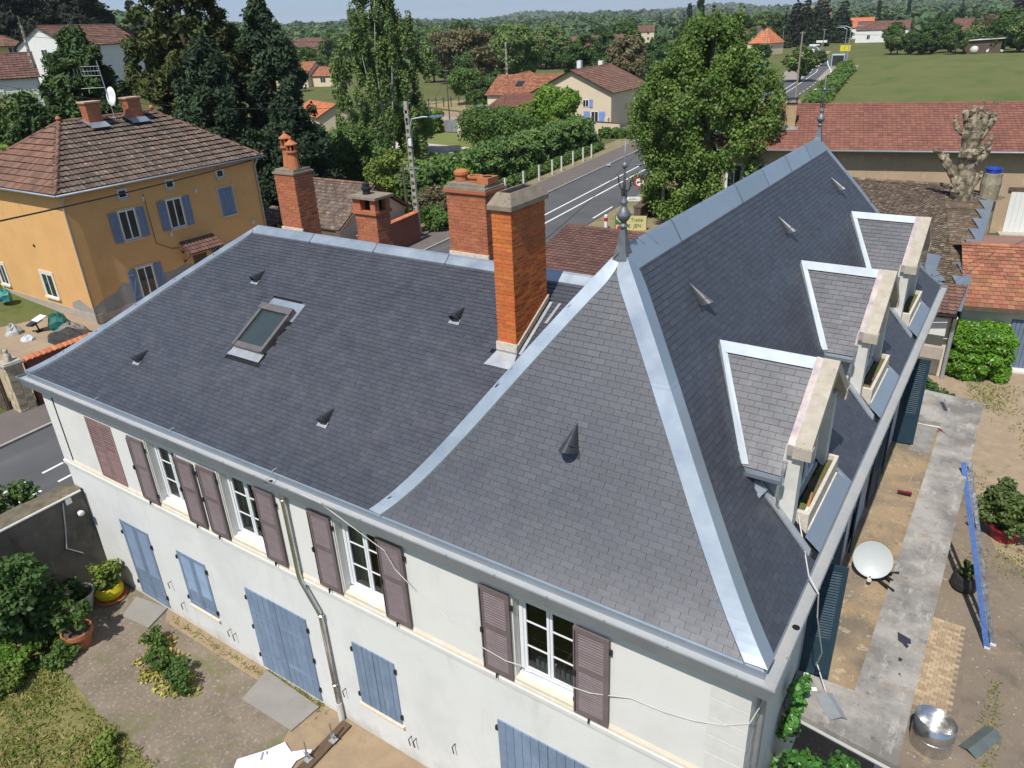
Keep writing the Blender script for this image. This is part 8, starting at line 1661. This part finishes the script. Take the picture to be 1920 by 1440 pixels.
for i in range(14): q = MB(); q.obox((-22.42-.049*i*1.0, 44.8+.5*i, 1.16), (.34, .03, 0), (-.02, .24, 0), (0, 0, .06)); q.build('coping_stone', m_tilemoss, bw)
for i, (x, y) in enumerate(((-39.3, 69.2), (-39.05, 66.8), (-38.9, 64.3), (-38.4, 61.0), (-38.2, 58.8), (-37.9, 55.8), (-37.6, 52.5), (-37.3, 49.0))): t = thing('fence_post', 'pale concrete fence post in the row along the foot of the clipped hedge', 'fence post', (x-.2, y, 0), group='concrete fence posts by the hedge'); q = MB(); q.box(x-.27, x-.13, y-.07, y+.07, 0, 1.55); q.build('post', m_moulding, t)
gf = thing('garden_fence', 'thin wire fence on dark posts round the garden beyond the pale drive', 'fence', (-90, 113, 0))
fp = [(-101, 107), (-97, 110.5), (-93.5, 113), (-90, 116), (-86.5, 119), (-82.5, 122.5), (-79.5, 118)]
for a, b in zip(fp, fp[1:]):
    for k in range(3): x, y = a[0]+(b[0]-a[0])*k/3, a[1]+(b[1]-a[1])*k/3; q = MB(); q.box(x-.06, x+.06, y-.06, y+.06, 0, 1.8); q.build('post', m_iron, gf)
    for z in (.6, 1.2, 1.7): q = MB(); q.bar((*a, z), (*b, z), .02, .02); q.build('fence_wire', m_zincold, gf)
pw = thing('garden_wall', 'long pinkish low wall behind the pale gravel drive', 'wall', (-84, 98.5, 0)); q = MB(); q.obox((-84, 99.3, .45), (9.5, -3.2, 0), (.04, .12, 0), (0, 0, .45)); q.build('wall', M('pinkish wall', (.42, .33, .26), rough=.95), pw)
gg = thing('garden_gate', 'grey slatted double gate beside the low square hedge', 'gate', (-69.5, 82.4, 0))
for s in (0, 1):
    for i in range(7): q = MB(); q.box(-70.8+1.3*s+.17*i, -70.66+1.3*s+.17*i, 82.35, 82.42, .15, 1.75+.15*(i if s == 0 else 6-i)/6); q.build('slat', m_zincold, gg)
for x in (-68.1, -66.2): t = thing('gate_pillar', ('left' if x < -67 else 'right')+' cream gate pillar by the grey slatted gate', 'pillar', (x, 82.5, 0)); q = MB(); q.box(x-.3, x+.3, 82.2, 82.8, 0, 1.9); q.build('pillar', m_creamwall, t); q = MB(); q.box(x-.37, x+.37, 82.13, 82.87, 1.9, 2.02); q.build('cap', m_tilebrown, t)
# ---- vehicles
m_tyre = M('tyre', (.015, .015, .016), rough=.9); m_vanw = M('van white', (.76, .77, .78), rough=.3, spec=.5); m_carwin = M('car glass', (.02, .025, .03), rough=.08, spec=.8)
def vehicle(name, label, cat, loc, rz, prof, W, paint, wheels, wins, lamps=True):
    """side profile extruded across the width; local x forward"""
    t = thing(name, label, cat, loc, rz, local=True); q = MB(); q.prism([(x, -W/2, z) for x, z in prof], (0, W, 0)); b = q.build('body', paint, t)
    for x in wheels:
        for s in (-1, 1): q = MB(); q.lathe((x, s*(W/2-.10), .33), [(0, -.11), (.33, -.11), (.33, .11), (0, .11)], 14, (0, 1, 0)); wv = q.build('wheel', m_tyre, t); q = MB(); q.lathe((x, s*(W/2+.013), .33), [(0, 0), (.18, .0)], 10, (0, 1, 0)); q.build('rim', m_zincold, wv)
    for pts in wins: q = MB(); q.poly(pts); q.build('window', m_carwin, t)
    xf = max(x for x, z in prof)
    for s in (-1, 1): q = MB(); q.box(xf-.05, xf+.015, s*W*.36-.16, s*W*.36+.16, .62, .80); q.build('headlight', m_signw, t)
    q = MB(); q.box(xf-.04, xf+.02, -W*.2, W*.2, .38, .50); q.build('number_plate', m_signw, t)
    return t
vehicle('van', 'white van driving towards us on the far road', 'van', (-64.3, 262, .03), R(-66), [(-2.5, .3), (2.3, .3), (2.45, .75), (2.3, 1.15), (1.45, 1.35), (.75, 2.25), (.4, 2.4), (-2.45, 2.4), (-2.55, 1.2)], 2.05, m_vanw, (-1.5, 1.5), [[(1.47, -.9, 1.36), (1.47, .9, 1.36), (.80, .82, 2.20), (.80, -.82, 2.20)], [(1.2, -1.028, 1.3), (.2, -1.028, 1.3), (.2, -1.028, 2.0), (.75, -1.028, 2.0)], [(1.2, 1.028, 1.3), (.75, 1.028, 2.0), (.2, 1.028, 2.0), (.2, 1.028, 1.3)]])
CARP = [(-2.1, .28), (2.05, .28), (2.15, .55), (2.0, .82), (1.0, .95), (.35, 1.45), (-1.1, 1.48), (-1.9, 1.0), (-2.15, .9)]
CW = lambda W: [[(1.02, -W*.44, .97), (1.02, W*.44, .97), (.40, W*.40, 1.43), (.40, -W*.40, 1.43)], [(.85, -W/2-.012, .98), (-1.6, -W/2-.012, 1.02), (-1.1, -W/2-.012, 1.40), (.33, -W/2-.012, 1.38)], [(.85, W/2+.012, .98), (.33, W/2+.012, 1.38), (-1.1, W/2+.012, 1.40), (-1.6, W/2+.012, 1.02)]]
for lab, x, y, rz, col in (('dark car at the far end of the road on the right', -122.5, 505, -68, (.03, .03, .035)), ('dark car at the far end of the road on the left', -128, 500, -68, (.06, .03, .03)), ('pale blue car parked beside the carport', -79.2, 103.2, -30, (.42, .52, .58)), ('white car parked under the trees at the far edge of the pasture', -14, 271, 5, (.72, .72, .72)), ('dark car parked at the far edge of the pasture', 6.5, 274, 10, (.03, .032, .04))):
    vehicle('car', lab, 'car', (x, y, .03), R(rz), CARP, 1.75, M('car paint %.2f %.2f' % (col[0], col[2]), col, rough=.3, spec=.5), (-1.3, 1.3), CW(1.75))
# bus shelter, blue cabin, boards
bs_ = thing('bus_shelter', 'glass bus shelter with a pale blue frame at the pasture corner', 'bus shelter', (-46, 218.5, 0))
for x in (-47.6, -44.6):
    for y in (218.0, 219.6): q = MB(); q.box(x-.07, x+.07, y-.07, y+.07, 0, 2.9); q.build('post', M('pale blue frame', (.45, .58, .66), rough=.5), bs_)
q = MB(); q.box(-47.7, -44.5, 217.9, 219.7, 2.75, 3.0); q.build('roof', MATS['pale blue frame'], bs_); q = MB(); q.quad((-47.5, 218.02, .3), (-44.7, 218.02, .3), (-44.7, 218.02, 2.6), (-47.5, 218.02, 2.6)); q.build('pane', m_darkglass, bs_); q = MB(); q.box(-47.2, -45, 218.8, 219.2, .45, .52); q.build('bench', m_wood, bs_)
bc = thing('blue_cabin', 'bright blue cabin at the left edge of the far road', 'cabin', (-55.6, 184, 0)); q = MB(); q.box(-56.9, -54.6, 183, 185.2, .1, 3.0); q.build('wall', M('bright blue', (.05, .28, .55), (.04, .24, .48), ns=1, rough=.5), bc); q = MB(); q.box(-57.0, -54.5, 182.9, 185.3, 3.0, 3.15); q.build('roof', M('light blue roof', (.25, .48, .68), rough=.5), bc); q = MB(); q.box(-56.6, -55.7, 182.96, 183.0, .3, 2.4); q.build('door', M('sky blue', (.30, .55, .75), rough=.5), bc)
yb = thing('notice_board', 'small bright yellow board by the pasture corner', 'board', (-50.4, 246, 0)); q = MB(); q.box(-51.8, -49.0, 245.9, 246, 2.4, 4.0); q.build('panel', M('vivid yellow', (.70, .62, .01), rough=.5), yb); q = MB(); q.box(-51.2, -51.05, 246.0, 246.1, 0, 3.8); q.build('post', m_zincold, yb); q = MB(); q.box(-49.7, -49.55, 246.0, 246.1, 0, 3.8); q.build('post', m_zincold, yb)
for lab, x, y, z, W, H in (('upper pale direction board on the right of the far road', -67.5, 290, 3.6, 3.6, .7), ('lower pale direction board on the right of the far road', -70.0, 291, 2.4, 3.4, .7), ('white overhead panel on the left of the far road', -84.5, 292, 4.0, 4.0, .7), ('tall white marker on the right of the far road', -63.2, 262, 1.2, .5, 2.2), ('round white marker on the verge beside the far road', -33.4, 149.5, .8, .7, .9)):
    t = thing('sign_board', lab, 'sign', (x, y, 0)); q = MB(); q.box(x-W/2, x+W/2, y-.04, y, z-H/2, z+H/2); q.build('panel', m_signw, t); q = MB(); q.box(x-.07, x+.07, y, y+.1, 0, z); q.build('post', m_zincold, t)
for i, y in enumerate((213.5, 283.5)): x = cl_at(y); t = thing('keep_left_sign', ('blue', 'farther blue')[i]+' sign with white base at the nose of the traffic island', 'sign', (x, y, 0)); q = MB(); q.lathe((x, y, .1), [(.0, 0), (.35, 0), (.28, .5), (0, .5)], 12); q.build('base', m_signw, t); q = MB(); q.lathe((x, y-.1, 1.0), [(0, .02), (.38, .02), (.38, -.02), (0, -.02)], 18, (0, -1, .0)); q.build('plate', M('sign blue', (.03, .10, .42), rough=.5), t)
tr = thing('round_bale', 'white wrapped round bale by the sheds beyond the pasture', 'bale', (-19, 268, 0)); q = MB(); q.lathe((-19, 268, 1.1), [(0, -.7), (1.0, -.7), (1.05, 0), (1.0, .7), (0, .7)], 18, (.2, 1, 0)); q.build('wrap', m_postrender, tr, smooth=True)
sk = thing('shed', 'open dark shed with pale roof edge beyond the pasture', 'shed', (-16, 272, 0)); q = MB(); q.box(-22, -12.5, 270, 275, 0, 3.4); q.build('wall', m_wood, sk); q = MB(); q.prism([(-22.5, 269.4, 3.4), (-11.8, 269.4, 3.9), (-11.8, 275.5, 3.9), (-22.5, 275.5, 3.4)], (0, 0, .15)); q.build('roof', m_moulding, sk)
# ---- the air: one closed box of thin even haze round the whole scene
q = MB(); q.box(-9200, 9200, -9200, 9200, -2.5, 190); hzm = bpy.data.materials.new('haze'); hzm.use_nodes = True; hn = hzm.node_tree; hn.nodes.clear(); ho = hn.nodes.new('ShaderNodeOutputMaterial'); hv = hn.nodes.new('ShaderNodeVolumePrincipled')
hv.inputs['Color'].default_value = (.88, .93, 1, 1); hv.inputs['Density'].default_value = .00010; hv.inputs['Anisotropy'].default_value = .1; hn.links.new(hv.outputs[0], ho.inputs['Volume'])
tag(q.build('haze', hzm), kind='stuff')
